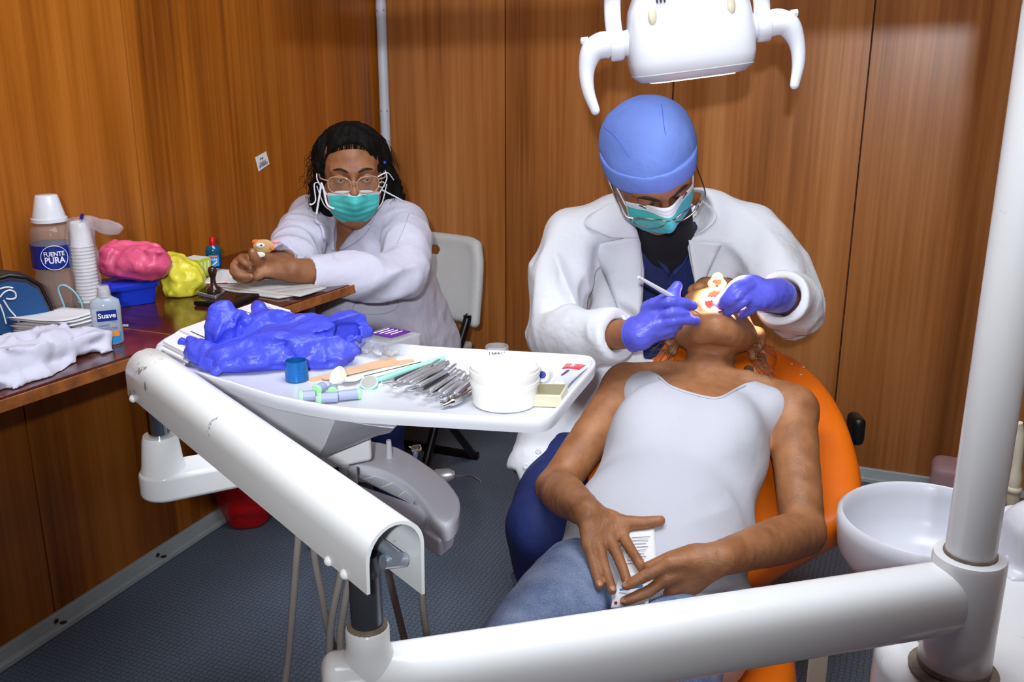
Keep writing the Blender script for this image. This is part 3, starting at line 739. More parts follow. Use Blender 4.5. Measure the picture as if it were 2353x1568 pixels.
q = MB(); q.rings([sup(.080, .042, -.076), sup(.094, .054, -.074), sup(.1085, .0665, -.062), sup(.1065, .0655, -.056)]); rim = q.build('lens_rim', M['plastic_grey'], ol, angle=50)
q = MB(); q.rings([sup(.076, .040, -.0775), sup(.076, .040, -.0755)]); q.build('lens', M['led'], rim)
for x in (-.072, .064):
    q = MB(); q.sphere(lp(x, -.0665, .038), (.008, .004, .016), 12, 8, LR); q.build('plug', M['plastic_beige'], head)
for k in range(3):
    q = MB(); q.box(lp(-.062 + .0065 * k, -.0600, .068), (.0022, .02, .02), LR); q.build('vent_slot', M['black_plastic'], head)
for s in (-1, 1):
    # pivot stub, yoke collar, handle hub
    q = MB(); q.lathe([(.024, 0), (.022, .012)], lp(s * .108, 0, -.002), LX * s, 20); q.build('pivot', M['plastic_white'], ol)
    q = MB(); q.lathe([(.027, 0), (.029, .003), (.029, .021), (.027, .024)], lp(s * .120, 0, -.002), LX * s, 24); q.build('yoke_collar', M['plastic_white'], ol, angle=50)
    hub0 = lp(s * .144, 0, .0)
    pts = [lp(s * .146, 0, -.001), lp(s * .160, -.004, .0), lp(s * .178, -.006, -.010), lp(s * .190, -.008, -.04), lp(s * .191, -.010, -.075), lp(s * .182, -.012, -.112)]
    rad = [.0235, .0235, .021, .0145, .0115, .0085]
    cq = catmull([np.append(a_, r_) for a_, r_ in zip(pts, rad)], 5)
    q = MB(); q.tube([c_[:3] for c_ in cq], [c_[3] for c_ in cq], 18); q.sphere(pts[-1], .0085, 12, 8); h_ = q.build('handle', M['plastic_white'], ol, angle=60)
    q = MB(); q.lathe([(.0, .0), (.007, .0), (.007, .012), (.004, .014)], lp(s * .182, -.004, .012), LX * s, 6); q.build('handle_bolt', M['plastic_white'], h_)
yk = [lp(-.132, 0, .005), lp(-.133, .005, .05), lp(-.122, .02, .10), lp(-.075, .05, .155), lp(0, .085, .185), lp(.075, .05, .155), lp(.122, .02, .10), lp(.133, .005, .05), lp(.132, 0, .005)]
q = MB(); q.tube(catmull(yk, 5), .015, 14, up=LX, flat=.7); q.build('yoke', M['plastic_white'], ol, angle=60)
q = MB(); q.lathe([(.022, -.03), (.022, .03)], LT - UP * .02, seg=16); q.build('swivel', M['enamel'], ol)
aim = MOUTH + V(.016, 0.005, .02)
src = lp(0, 0, -.085)
ll = lamp('operating_light_beam', 'SPOT', src, 330.0, (1.0, 0.97, 0.92), spot_size=math.radians(14), spot_blend=0.55, shadow_soft_size=0.02)
ll.rotation_euler = Vector(turn(aim - src)).to_track_quat('-Z', 'Y').to_euler()

# ------------------------------------------------------------------ spittoon cabinet
sp = thing('spittoon_cabinet', 'white dental spittoon cabinet with round bowl beside the pole', 'spittoon', (.70, 1.12, 0))
q = MB(); co = [V(.455, 1.075), V(.475, .955), V(.54, .92), V(1.05, 1.00), V(1.05, 1.32), V(.80, 1.30), V(.50, 1.16)]
q.prism(co, .0, .545); q.build('cabinet', M['enamel_pole'], sp, bevel=.03, segs=4)
q = MB(); q.lathe([(.050, .543), (.051, .548), (.044, .551)], POLE, seg=28); q.build('grimy_seal', M['dirt'], sp)
rg = random.Random(6)
for k in range(9):
    t = rg.uniform(0, 6.28); r_ = rg.uniform(.045, .075); q = MB(); q.sphere(V(POLE[0] + r_ * math.cos(t) * 1.2, POLE[1] + r_ * math.sin(t) * .8, .5452), (rg.uniform(.008, .022), rg.uniform(.005, .010), .0008), 10, 6, rot3(0, 0, rg.uniform(0, 3))); q.build('grime_patch', M['dirt'], sp)
BC = V(.645, 1.365, 0)
q = MB(); q.lathe([(.05, .0), (.055, .38), (.075, .44)], BC, seg=28); q.build('bowl_stand', M['enamel'], sp)
prof = [(.02, .452), (.07, .455), (.112, .472), (.132, .505), (.137, .545), (.137, .562), (.131, .567), (.126, .562), (.125, .545), (.120, .508), (.104, .480), (.07, .464), (.02, .461)]
q = MB(); q.lathe(prof, BC, seg=48, cap0=True, cap1=True); bowl = q.build('bowl', M['plastic_white'], sp, angle=60)
q = MB(); q.lathe([(.030, .464), (.032, .468), (.026, .468), (.022, .464)], BC + V(.0, -.01, 0), seg=24); q.build('drain', M['plastic_white'], bowl)
# cup filler tower and white spout at the frame's right edge
tq = P(2345, 1300, 1.24)
s_ = Sdf(tq - V(.08, .08, .12), tq + V(.12, .10, .14), .005)
s_.box(tq + V(.030, .02, -.01), (.045, .035, .075), rnd=.018); s_.box(tq + V(-.010, -.012, -.035), (.016, .016, .03), rnd=.006, k=.012); s_.ell(tq + V(.03, .02, .062), (.04, .035, .03), k=.02)
s_.build('cup_filler', M['plastic_white'], sp, 2)
q = MB(); q.tube(catmull([P(2290, 1225, 1.30), P(2300, 1190, 1.30), P(2340, 1180, 1.32), P(2390, 1230, 1.34)], 5), .011, 12); q.build('spout', M['plastic_white'], sp)
q = MB(); q.tube([V(.86, 1.27, .515), P(2334, 1222, 1.45) - UP * .004], .010, 10); q.sphere(P(2336, 1222, 1.455) - UP * .006, (.018, .018, .010), 14, 8); q.build('handpiece_holder', M['plastic_grey'], sp)
# suction handpiece hanging at the edge
su_ = thing('suction_handpiece', 'beige saliva ejector tube standing at the right edge', 'suction tube', (P(2332, 1160, 1.45)[0], 1.45, .5))
q = MB(); q.tube(catmull([P(2334, 1225, 1.45), P(2328, 1150, 1.45), P(2338, 1060, 1.45), P(2343, 1000, 1.45), P(2340, 972, 1.45)], 5), [.010] * 9 + [.0075] * 7 + [.0065] * 5, 12); q.build('tip_tube', M['plastic_beige'], su_)
q = MB(); q.sphere(P(2330, 1125, 1.45), (.0125, .0125, .010), 14, 8); q.build('collar', M['plastic_beige'], su_)
q = MB(); q.tube([P(2350, 1225, 1.47), P(2350, 1150, 1.47)], .009, 10); q.build('valve', M['dark_steel'], su_)
q = MB(); q.tube(catmull([P(2334, 1220, 1.45), P(2345, 1280, 1.45), P(2365, 1360, 1.40), P(2385, 1440, 1.30)], 5), .009, 10); q.build('hose', M['plastic_grey'], su_)

# ------------------------------------------------------------------ swing arm (foreground)
A0, A1 = V(-.141, .834, .648), V(.528, 1.01, .648)
ad = nrm(A1 - A0)
sw = thing('swing_arm', 'thick white horizontal swing arm across the foreground', 'arm', (POLE[0], POLE[1], .545))
q = MB(); q.lathe([(.037, .552), (.041, .556), (.0405, .600), (.0405, .694), (.039, .700), (.0300, .701)], POLE, seg=40); q.build('joint_barrel', M['enamel_pole'], sw, angle=60)
q = MB(); q.lathe([(.0415, .553), (.0418, .557), (.0412, .560)], POLE, seg=40); q.build('grime_line', M['dirt'], sw)
arm_out = [(.034 * math.copysign(abs(math.cos(t)) ** .75, math.cos(t)), .0415 * math.copysign(abs(math.sin(t)) ** .8, math.sin(t))) for t in [2 * math.pi * k / 28 for k in range(28)]]
pp, sc = [], []
for k in range(7):
    t = k / 6 * math.pi / 2; pp.append(A0 - ad * (.045 + .012 * (-math.cos(t) * -1) - .012 + .0) if False else A0 - ad * (.033 + .014 * math.cos(t))); sc.append(.55 + .45 * math.sin(t) if k else .55)
for k in range(1, 13): pp.append(lerp(A0 - ad * .033, A1, k / 12)); sc.append(1)
q = MB(); q.sweep(pp, arm_out, np.cross(UP, ad) * -1, scale=sc); q.build('arm_tube', M['enamel'], sw, angle=50)
q = MB(); q.lathe([(.030, .672), (.0245, .690), (.0215, .700), (.0215, .718), (.0195, .7205), (.0165, .7205)], A0 * V(1, 1, 0), seg=30); q.build('collar', M['enamel'], sw, angle=60)
q = MB(); q.lathe([(.020, .7195), (.0195, .7225), (.0160, .7235)], A0 * V(1, 1, 0), seg=24); q.build('bearing_ring', M['dirt'], sw)

# ------------------------------------------------------------------ spring arm of the tray
N0, N1 = V(-.106, .794, .768), V(-.520, 1.305, .782)
td = nrm(N1 - N0)
ta = thing('tray_arm', 'scuffed white hollow spring arm carrying the instrument tray', 'arm', (A0[0], A0[1], .72))
q = MB(); q.lathe([(.0158, .718), (.0158, .80)], A0 * V(1, 1, 0), seg=24); q.build('near_post', M['dark_steel'], ta)
hw_, hh_, th_ = .031, .085, .0035
def u_prof(w, h_, r):
    o_ = [(-w, 0)] + [(-w * math.cos(t), h_ - w + w * math.sin(t)) for t in np.linspace(0, math.pi, 15)] + [(w, .022)]
    return o_
outer = u_prof(hw_, hh_, 0); inner = [(x * (hw_ - th_) / hw_, y if y < .03 else y - th_) for x, y in outer]
prof_u = outer + inner[::-1]
pp = [lerp(N0, N1, k / 14) for k in range(13)]; sc = [1] * 13
for k in range(1, 7):
    t = k / 6 * math.pi / 2; pp.append(lerp(N0, N1, 12 / 14) + (N1 - N0) / 14 * 2 * (.62 + .38 * math.sin(t)) * 1.0 if k > 0 else None); sc.append(.30 + .70 * math.cos(t) if k < 6 else .30)
q = MB(); q.sweep(pp, prof_u, np.cross(UP, td), scale=sc); ex = q.build('arm_shell', M['enamel_worn'], ta, angle=45)
lat = nrm(np.cross(UP, td))
for dl, hz, rr_, m_ in ((-.010, .040, .006, 'alu'), (.016, .030, .004, 'dark_steel')):
    q = MB(); q.tube([N0 + td * .012 + lat * dl + UP * hz, N0 + td * .5 + lat * dl + UP * hz], rr_, 10); q.build('tension_rod', M[m_], ta)
q = MB(); q.box(lerp(N0, N1, .5) + lat * .024 + UP * .038 - td * .0, (.56, .006, .012), np.stack([td, np.cross(UP, td), UP], 1)); q.build('inner_rail', M['alu'], ta)
q = MB(); q.tube([N0 + td * .022 - lat * .024 + UP * .028, N0 + td * .022 + lat * .0 + UP * .034], .007, 12); q.build('cross_pin', M['alu'], ta)
for k, (dz, rr_) in enumerate(((.055, .0055), (.026, .0055))):
    c_ = N0 + td * (.070 - .03 * k) - lat * 0
    for s in (-1, 1):
        if s * (lat @ V(-1, -1, 0)) > 0: q = MB(); q.sphere(c_ + lat * s * hw_ * .96 + UP * (.024), .0055, 12, 8); q.build('rivet', M['enamel'], ta)
q = MB(); q.sphere(lerp(N0, N1, .93) + nrm(V(-1, -1, 0) - td * (V(-1, -1, 0) @ td)) * hw_ * .96 + UP * .022, .0055, 12, 8); q.build('rivet', M['enamel'], ta)
FP = lerp(N0, N1, .93) * V(1, 1, 0)
q = MB(); q.lathe([(.0150, .735), (.0150, .80)], FP, seg=22); q.build('far_post', M['chrome'], ta)
q = MB(); q.lathe([(.031, .690), (.0285, .700), (.0245, .738), (.0225, .743), (.0175, .743)], FP, seg=30); q.build('cone_collar', M['enamel'], ta, angle=50)
HB = PZ(800, 1000, .69); HB[2] = 0
bd = nrm(HB - FP); bl = np.cross(UP, bd)
br = [FP - bd * .034 * math.cos(t) * 1.0 + bl * .034 * math.sin(t) for t in np.linspace(-math.pi / 2, math.pi / 2, 11)] + [FP + bd * .30 + bl * .03, FP + bd * .30 - bl * .03]
q = MB(); q.prism([p[:2] for p in br], .652, .692); q.build('bracket', M['enamel'], ta, bevel=.007, segs=3)

# ------------------------------------------------------------------ instrument tray
TRZ = .80; TF = .785
trp = [(356, 800), (372, 818), (428, 848), (529, 878), (632, 910), (768, 935), (860, 943), (999, 951), (1120, 958), (1215, 963), (1255, 960), (1282, 942), (1322, 892), (1362, 846), (1369, 832), (1362, 820), (1340, 815), (1262, 810), (1110, 802), (963, 793), (800, 774), (620, 757), (440, 757), (375, 778)]
tro = catmull([PZ(x, y, TRZ) for x, y in trp], 2, True)
it = thing('instrument_tray', 'white instrument tray crowded with dental tools', 'instrument tray', (-.22, 1.35, .68))
cushion_prof = [(.010, -.022), (.0015, -.020), (0, -.012), (.0, -.002), (.0025, .0), (.006, -.001), (.011, -.0128), (.016, -.015)]
tray = cushion(tro, UP, .02, 'tray', M['plastic_white'], it, cushion_prof, sub=0)
top = [PZ(x, y, .777) for x, y in ((455, 862), (560, 905), (660, 935), (770, 962), (850, 978), (905, 985), (960, 930), (940, 850), (800, 810), (560, 800), (440, 815))]
bot = [PZ(x, y, .700) for x, y in ((455, 985), (560, 1015), (650, 1038), (726, 1057), (812, 1024), (892, 992), (890, 965), (850, 930), (760, 900), (560, 890), (440, 930))]
mid = [lerp(a_, b_, .55) - UP * .004 for a_, b_ in zip(top, bot)]
q = MB(); q.rings([bot, mid, top]); q.build('housing', M['plastic_grey'], it, bevel=.004, angle=45)
# instrument holder: curved bar with end hook, key panel below
HZ = .625
ho = [(795, 1034), (822, 1020), (858, 1014), (917, 1029), (971, 1060), (1025, 1101), (1053, 1140), (1057, 1166), (1048, 1188), (1030, 1203), (1010, 1200), (994, 1185), (980, 1163), (958, 1136), (928, 1110), (884, 1085), (841, 1073), (802, 1068), (788, 1052)]
hol = [PZ(x, y, HZ) for x, y in ho]
cushion(catmull(hol, 2, True), UP, .02, 'holder_bar', M['plastic_white'], it, [(.006, -.030), (.001, -.028), (0, -.010), (.0, -.003), (.003, 0), (.006, .0006)], sub=0)
hk = [PZ(x, y, HZ - .055) for x, y in ((958, 1215), (975, 1262), (1012, 1287), (1040, 1262), (1052, 1215), (1010, 1190))]
q = MB(); q.rings([hk, [p + UP * .030 for p in hk]]); q.build('holder_hook', M['plastic_white'], it, bevel=.006, angle=40)
kp_ = [PZ(x, y, HZ - .045) for x, y in ((800, 1140), (985, 1205), (978, 1240), (860, 1260), (780, 1230))]
q = MB(); q.rings([kp_, [p + UP * .028 for p in kp_]]); kpn = q.build('key_panel', M['plastic_white'], it, bevel=.006)
pt = [PZ(x, y, HZ - .016) for x, y in ((806, 1092), (880, 1085), (955, 1140), (950, 1160))]
q = MB(); q.rings([pt, [p + UP * .002 for p in pt]]); lp_ = q.build('key_pad', M['plastic_grey'], it)
for k in range(3):
    e0, e1 = lerp(pt[0], pt[3], .22 + .28 * k), lerp(pt[1], pt[2], .12 + .33 * k)
    q = MB(); q.tube([e0 + UP * .003, e1 + UP * .003], .0007, 6); q.build('pad_line', M['label_white'], lp_)
for x, y in ((790, 1085), (808, 1090)):
    q = MB(); c_ = P(x, y - 15, 1.36); q.tube([c_, c_ - UP * .05], .008, 10); q.build('hose_stub', M['plastic_grey'], it)
# two handpieces sitting in the holder
HY = PZ(971, 1060, HZ)
q = MB(); c_ = PZ(950, 1046, HZ) ; tip = P(957, 1034, c_[1]); q.tube([c_ - UP * .02, tip], .0042, 12); q.lathe([(.003, -.008), (.0062, -.006), (.0062, .006), (.003, .008)], tip + UP * .002, V(.8, -.4, .3), 14); q.build('drill_handpiece', M['chrome'], it)
q = MB(); q.tube([tip + V(-.005, 0, .002), tip + V(-.012, .0, .006)], .0010, 6); q.build('drill_bur', M['steel'], it)
c_ = P(1018, 1093, 1.42); q = MB(); q.lathe([(.006, -.02), (.0105, -.012), (.0105, .010), (.006, .018)], c_, V(1, -.2, .2), 16); q.build('syringe_head', M['steel'], it)
q = MB(); q.tube(catmull([c_, P(1050, 1095, 1.41), P(1082, 1094, 1.40), P(1105, 1108, 1.39)], 4), .0016, 8); q.build('syringe_tip', M['chrome'], it)
q = MB(); c_ = P(893, 1012, 1.46); q.tube([c_, c_ - UP * .05], [.004, .007], 12); q.build('scaler_handpiece', M['plastic_grey'], it)
# hoses that hang from the holder
hs = [[(700, 1110, 1.45), (686, 1230, 1.44), (674, 1380, 1.42), (664, 1500, 1.40), (652, 1640, 1.36), (700, 1720, 1.35)],
      [(716, 1150, 1.47), (722, 1275, 1.46), (740, 1370, 1.46), (752, 1440, 1.47), (780, 1500, 1.50), (860, 1540, 1.52)],
      [(800, 1150, 1.42), (786, 1300, 1.40), (766, 1400, 1.38), (758, 1470, 1.37), (756, 1600, 1.34)],
      [(815, 1150, 1.42), (806, 1300, 1.40), (790, 1400, 1.38), (782, 1470, 1.37), (790, 1600, 1.34)],
      [(875, 1180, 1.44), (888, 1290, 1.44), (905, 1370, 1.44), (922, 1440, 1.44), (950, 1560, 1.42)],
      [(930, 1190, 1.46), (960, 1300, 1.46), (970, 1370, 1.46), (976, 1430, 1.46), (1000, 1560, 1.44)]]
for h_ in hs:
    q = MB(); q.tube(catmull([P(*x) for x in h_], 5), .0062, 10); q.build('hose', M['hose'], it)

# ------------------------------------------------------------------ shared head parts
class Head:
    def __init__(s, c, e2, e3, k=1.0):
        s.c = np.asarray(c, float); s.e2 = nrm(e2); s.e3 = nrm(np.asarray(e3) - s.e2 * (np.asarray(e3) @ s.e2)); s.e1 = np.cross(s.e2, s.e3); s.k = k
        s.R = np.stack([s.e1, s.e2, s.e3], 1)
    def __call__(s, x, y, z): return s.c + s.R @ (V(x, y, z) * s.k)
    def loc(s, q): return (np.asarray(q) - s.c) @ s.R / s.k
def face(sd, H, jaw=0.0, eyes=True, ears=True):
    """skull, jaw, brow, nose, lips and ears; jaw > 0 drops the chin (open mouth)"""
    k = H.k; R = H.R
    sd.ell(H(0, .035, -.014), V(.074, .078, .094) * k, R, .01)
    sd.ell(H(0, -.020 - jaw * .3, .018), V(.061, .088, .070) * k, R, .02)
    cy, cz = -.100 - jaw, .064 - jaw * .9
    for s_ in (-1, 1):
        sd.chain([H(s_ * (.056 - jaw * .12), -.035, -.012), H(s_ * (.050 - jaw * .2), -.066 - jaw * .5, .010), H(s_ * .026, cy + .004, cz - .016), H(0, cy, cz)], V(.020, .020, .019, .019) * k, .018, smooth=3)
        sd.ell(H(s_ * .041, -.018, .056), V(.022, .024, .020) * k, R, .018)
        sd.ell(H(s_ * .033, .012, .094), V(.017, .010, .012) * k, R, .012, '-')
    sd.ell(H(0, cy - .002, cz + .004), V(.020, .016, .017) * k, R, .012)
    sd.chain([H(-.048, .028, .064), H(-.022, .032, .080), H(0, .028, .084), H(.022, .032, .080), H(.048, .028, .064)], .0095 * k, .012, smooth=2)
    sd.chain([H(0, .024, .084), H(0, .0, .096), H(0, -.020, .107)], V(.0075, .009, .0115) * k, .008, smooth=3)
    for s_ in (-1, 1):
        sd.ell(H(s_ * .011, -.025, .095), V(.0085, .008, .010) * k, R, .006)
        sd.ell(H(s_ * .006, -.032, .100), V(.0035, .006, .0045) * k, R, .003, '-')
        if eyes: sd.ell(H(s_ * .032, .011, .074), V(.0145, .0115, .012) * k, R, .004)
        if not ears: continue
        sd.ell(H(s_ * .073, -.006, -.012), V(.009, .031, .019) * k, R @ rot3(0, s_ * -.35, 0), .006)
        sd.ell(H(s_ * .082, -.004, -.008), V(.006, .018, .009) * k, R @ rot3(0, s_ * -.35, 0), .003, '-')
    if jaw < .005:
        sd.ell(H(0, -.056, .086), V(.024, .0055, .010) * k, R, .008); sd.ell(H(0, -.067, .084), V(.021, .006, .010) * k, R, .008)
def finger(sd, pts, r0=.0092, r1=.0070, k=.004):
    n = len(pts); rr = [lerp(V(r0), V(r1), i / (n - 1))[0] for i in range(n)]; rr[1] = rr[1] * 1.0
    sd.chain(pts, rr, k, smooth=3)
def nail(tip, prev, out, parent, m, w=.0052, l=.0065):
    d = nrm(np.asarray(tip) - prev); n = nrm(np.asarray(out) - d * (np.asarray(out) @ d)); R = np.stack([np.cross(d, n), d, n], 1)
    q = MB(); q.sphere(np.asarray(tip) + n * .0054 - d * .0005, (w, l, .0022), 10, 6, R); return q.build('finger_nail', m, parent)
def mask_mesh(H, parent, top=-.004, bot=-.112, jaw=0.0, half=66, loops=True, bulge=0.0, name='face_mask'):
    """pleated surgical mask wrapped round nose and chin; white top band and edges"""
    nu, nv = 41, 29; pts = np.zeros((nu, nv, 3)); mi = []
    for i in range(nu):
        u = i / (nu - 1) * 2 - 1; th = math.radians(half) * u
        for j in range(nv):
            v = j / (nv - 1); y = lerp(V(top - .018 * abs(u) ** 1.5), V(bot + .030 * abs(u) ** 1.6), v)[0]
            rad = .073; zc = .032
            x = rad * math.sin(th) * (1 - .10 * v); z = zc + .056 * math.cos(th) - .015 * (v > .6) * (v - .6) / .4
            ridge = math.exp(-(u / .30) ** 2); z += ridge * (.029 * math.exp(-((v - .26) / .26) ** 2) + .006) + .012 * math.sin(math.pi * v) + bulge * math.sin(math.pi * v)
            z += .0016 * math.sin(v * 34) * (1 - u * u) * (v > .15)
            pts[i, j] = H(x, y, z)
    q = MB(); q.grid(lambda a, b: pts[int(round(a * (nu - 1))), int(round(b * (nv - 1)))], nu, nv)
    q.mi = [1 if (j < 3 or i < 1 or i >= nu - 2 or j >= nv - 2) else 0 for i in range(nu - 1) for j in range(nv - 1)]
    o = q.build(name, [M['mask'], M['mask_white']], parent, angle=180, thick=.0016)
    for j in (1, 2):
        q = MB(); q.tube([pts[i, j] + H.e3 * .0014 for i in range(2, nu - 2)], .0006, 5); q.build('stitch_line', M['stitch'], o)
    return o, pts
def glasses(H, parent, y=.010, z=.100, w=.052, h=.036, gap=.016, rim='wire', r=.0011, full=True, tilt=0.0, tz=-.012, ty=.012):
    ob = None
    for s_ in (-1, 1):
        cx = s_ * (gap / 2 + w / 2); ring = []
        for t in np.linspace(0, 2 * math.pi, 29)[:-1]:
            a, b = math.cos(t), math.sin(t); px = cx + w / 2 * math.copysign(abs(a) ** .75, a); py = h / 2 * math.copysign(abs(b) ** .8, b)
            zz = z - 3.4 * (abs(px) ** 2) * 1.6 - tilt * py; ring.append(H(px, y + py, zz))
        q = MB(); q.tube(ring if full else ring[:15], r, 8, closed=full); o = q.build('lens_rim', M[rim], parent); ob = ob or o
        q = MB(); q.add(ring, [tuple(range(28))]); q.build('lens', M['lens'], o, smooth=False)
        ex = cx + s_ * w / 2; z1 = z - 3.4 * ex * ex * 1.6
        q = MB(); q.tube(catmull([H(ex, y + h * .22, z1), H(s_ * .078, y + h * .22 + .002, z1 - .012), H(s_ * .081, y + ty * .6, .03), H(s_ * .080, y + ty * .3, tz)], 4), r * 1.15, 6); q.build('temple', M[rim], o)
    q = MB(); q.tube(catmull([H(-gap / 2, y + h * .15, z), H(0, y + h * .25, z + .003), H(gap / 2, y + h * .15, z)], 4), r, 8); q.build('bridge', M[rim], ob)
    return ob
def strands(n, rootfn, rnd, name, m, parent, r=.0006):
    q = MB()
    for i in range(n):
        q.tube(catmull(rootfn(rnd, i), 4), r, 4, caps=False)
    o = q.build(name, m, parent); o['kind'] = 'stuff'; return o

# ------------------------------------------------------------------ the patient
pt_ = thing('person', 'reclining patient in white sleeveless top and jeans, mouth open', 'person', (HIP[0], HIP[1], HIP[2] - .1))
def B(l, a, n): return HIP + PLAT * l + PA * a + PN * n
HP = Head(HEAD, HC2, HC3, 1.06)
LO, HI = V(-.02, 1.20, .24), V(.74, 2.20, .86)
sd = Sdf(LO, HI, .0032)
# torso under the top, shoulders, neck
RB = np.stack([PLAT, PA, PN], 1)
sd.ell(B(0, .12, -.005), (.150, .17, .088), RB, .03)
sd.ell(B(0, .34, -.005), (.145, .17, .090), RB, .04)
SL, SR = SH - PLAT * .170 - PN * .012 - PA * .01, SH + PLAT * .170 - PN * .012 - PA * .01
sd.chain([SL, SH - PN * .012 + PA * .010, SR], [.050, .050, .050], .04, smooth=3)
sd.chain([SH + PA * .0 + PN * .012, lerp(SH, HEAD, .45) + PN * .012, HEAD - HC2 * .045 - HC3 * .020], [.056, .048, .050], .025, smooth=3)
for s_ in (-1, 1):      # collar bones, neck cords
    sd.chain([SH + PN * .052 + PLAT * s_ * .014 + PA * .002, SH + PN * .042 + PLAT * s_ * .08 + PA * .022, SH + PN * .022 + PLAT * s_ * .145 + PA * .022], [.010, .009, .008], .014, smooth=2)
    sd.chain([SH + PN * .050 + PLAT * s_ * .012, lerp(SH, HEAD, .5) + PN * .045 + PLAT * s_ * .030, HEAD - HC2 * .02 - HC3 * .02 + HC1 * s_ * .06], [.008, .010, .012], .016, smooth=2)
EL = reach(SL, 1276, 1122, .295)
ER = reach(SR, 1846, 1226, .285)
# the sleeveless top
tk = Sdf(V(.02, 1.25, .26), V(.70, 2.02, .80), .0036)
tk.ell(B(0, .10, .0), (.168, .19, .104), RB, .03); tk.ell(B(0, .30, .004), (.156, .17, .100), RB, .05)
tk.chain([B(-.125, .445, .0), B(0, .45, .012), B(.125, .445, .0)], [.050, .062, .050], .05, smooth=3)
tk.ell(B(-.065, .315, .065), (.062, .075, .042), RB, .05); tk.ell(B(.065, .315, .065), (.062, .075, .042), RB, .05)
tk.ell(B(0, .08, .055), (.13, .12, .060), RB, .05)
tk.ell(B(.02, -.04, .0), (.185, .12, .112), RB, .04); tk.ell(B(.085, -.09, .0), (.115, .11, .108), RB, .04)
tk.chain([SL - PLAT * .022, lerp(SL, EL, .8) - PLAT * .03], [.056, .048], .003, '-'); tk.chain([SR + PLAT * .022, lerp(SR, ER, .8) + PLAT * .028], [.056, .050], .003, '-')
tk.cut_px([(1330, 700), (1432, 848), (1470, 838), (1512, 862), (1536, 884), (1580, 900), (1630, 912), (1660, 910), (1690, 893), (1712, 882), (1745, 874), (1800, 890), (1900, 880), (1900, 600), (1330, 600)], 1.2, 2.2, .001)
tk.warp(lambda q: .0022 * fold(q, PA + PLAT * .5, 3, 11, 2, False) + .0018 * fold(q, PA - PLAT * .35, 4, 16, 8, False) + .0028 * np.exp(-((((q - B(.09, .12, .08)) @ RB) / V(.07, .12, .2)) ** 2).sum(1)) * fold(q, PA + PLAT * .9, 5, 20, 12))
# jeans
jn = Sdf(V(-.25, .72, .20), V(.60, 1.66, .60), .0055)
KL, KR = HIP + WN * -.10 - WD * .43 - UP * .0, HIP + WN * .11 - WD * .44 - UP * .01
jn.ell(HIP + PA * -.04 - UP * .02, (.175, .13, .095), RB, .03)
jn.chain([HIP - PLAT * .09 + UP * -.015, lerp(HIP - PLAT * .09, KL, .5) + UP * .006, KL, KL - WD * .08 - UP * .07], [.086, .080, .070, .06], .03, smooth=3)
jn.chain([HIP + PLAT * .09 + UP * -.025, lerp(HIP + PLAT * .09, KR, .5) - UP * .004, KR, KR - WD * .08 - UP * .07], [.080, .076, .070, .06], .03, smooth=3)
jn.warp(lambda q: .0035 * fold(q, WN + WD * .3, 4, 16, 3) + .002 * fold(q, WD, 5, 20, 6), .03)
jn.cut(lambda X, Y, Z: (X - B(0, -.005, 0)[0]) * -PA[0] + (Y - B(0, -.005, 0)[1]) * -PA[1] + (Z - B(0, -.005, 0)[2]) * -PA[2] + 0 * X, .004)
def surf_y(x, y): return min([h_[1] for h_ in (tk.hit(x, y), jn.hit(x, y)) if h_ is not None] + [1.75])
# head with open mouth
face(sd, HP, jaw=.022, ears=False)
for s_ in (-1, 1):
    sd.ell(HP(s_ * .083, -.024, -.020), (.019, .022, .032), HP.R @ rot3(0, s_ * .25, 0), .005); sd.ell(HP(s_ * .088, -.046, -.014), (.009, .011, .017), HP.R, .004, '-'); sd.ell(HP(s_ * .078, -.040, -.046), (.009, .009, .009), HP.R, .006)
sd.ell(HP(0, -.040, .020), (.069, .072, .058), HP.R, .02); sd.ell(HP(0, -.110, .040), (.034, .024, .022), HP.R, .025)
for s_ in (-1, 1): sd.chain([HP(s_ * .058, -.030, -.005), HP(s_ * .050, -.072, .010), HP(s_ * .022, -.108, .036)], [.022, .021, .018], .025, smooth=3)
sd.ell(HP(0, -.066, .068), (.027, .029, .030), HP.R, .010, '-')
sd.chain([HP(-.029, -.072, .072), HP(-.018, -.094, .066), HP(0, -.100, .064), HP(.018, -.094, .066), HP(.029, -.072, .072)], .0052, .008, smooth=3)     # lower lip
sd.chain([HP(-.029, -.072, .073), HP(-.016, -.046, .088), HP(0, -.042, .092), HP(.016, -.046, .088), HP(.029, -.072, .073)], .0048, .008, smooth=3)      # upper lip
# arms
ya, yb = surf_y(1392, 1225), surf_y(1420, 1345)
WL = P(1350, 1178, ya - .030 + .03); WR = P(1655, 1284, surf_y(1600, 1300) - .032)
print('surf', ya, yb, surf_y(1600, 1300), 'forearms', np.linalg.norm(WL - EL), np.linalg.norm(WR - ER))
print('patient joints', SL, EL, WL, SR, ER, WR)
sd.chain([SL, lerp(SL, EL, .35), lerp(SL, EL, .75), EL], [.050, .045, .040, .037], .02, smooth=4)
sd.chain([EL, lerp(EL, WL, .3), lerp(EL, WL, .75), WL], [.037, .040, .031, .026], .012, smooth=4)
sd.chain([SR, lerp(SR, ER, .35), lerp(SR, ER, .75), ER], [.050, .045, .041, .038], .02, smooth=4)
sd.chain([ER, lerp(ER, WR, .3), lerp(ER, WR, .75), WR], [.038, .041, .032, .027], .012, smooth=4)
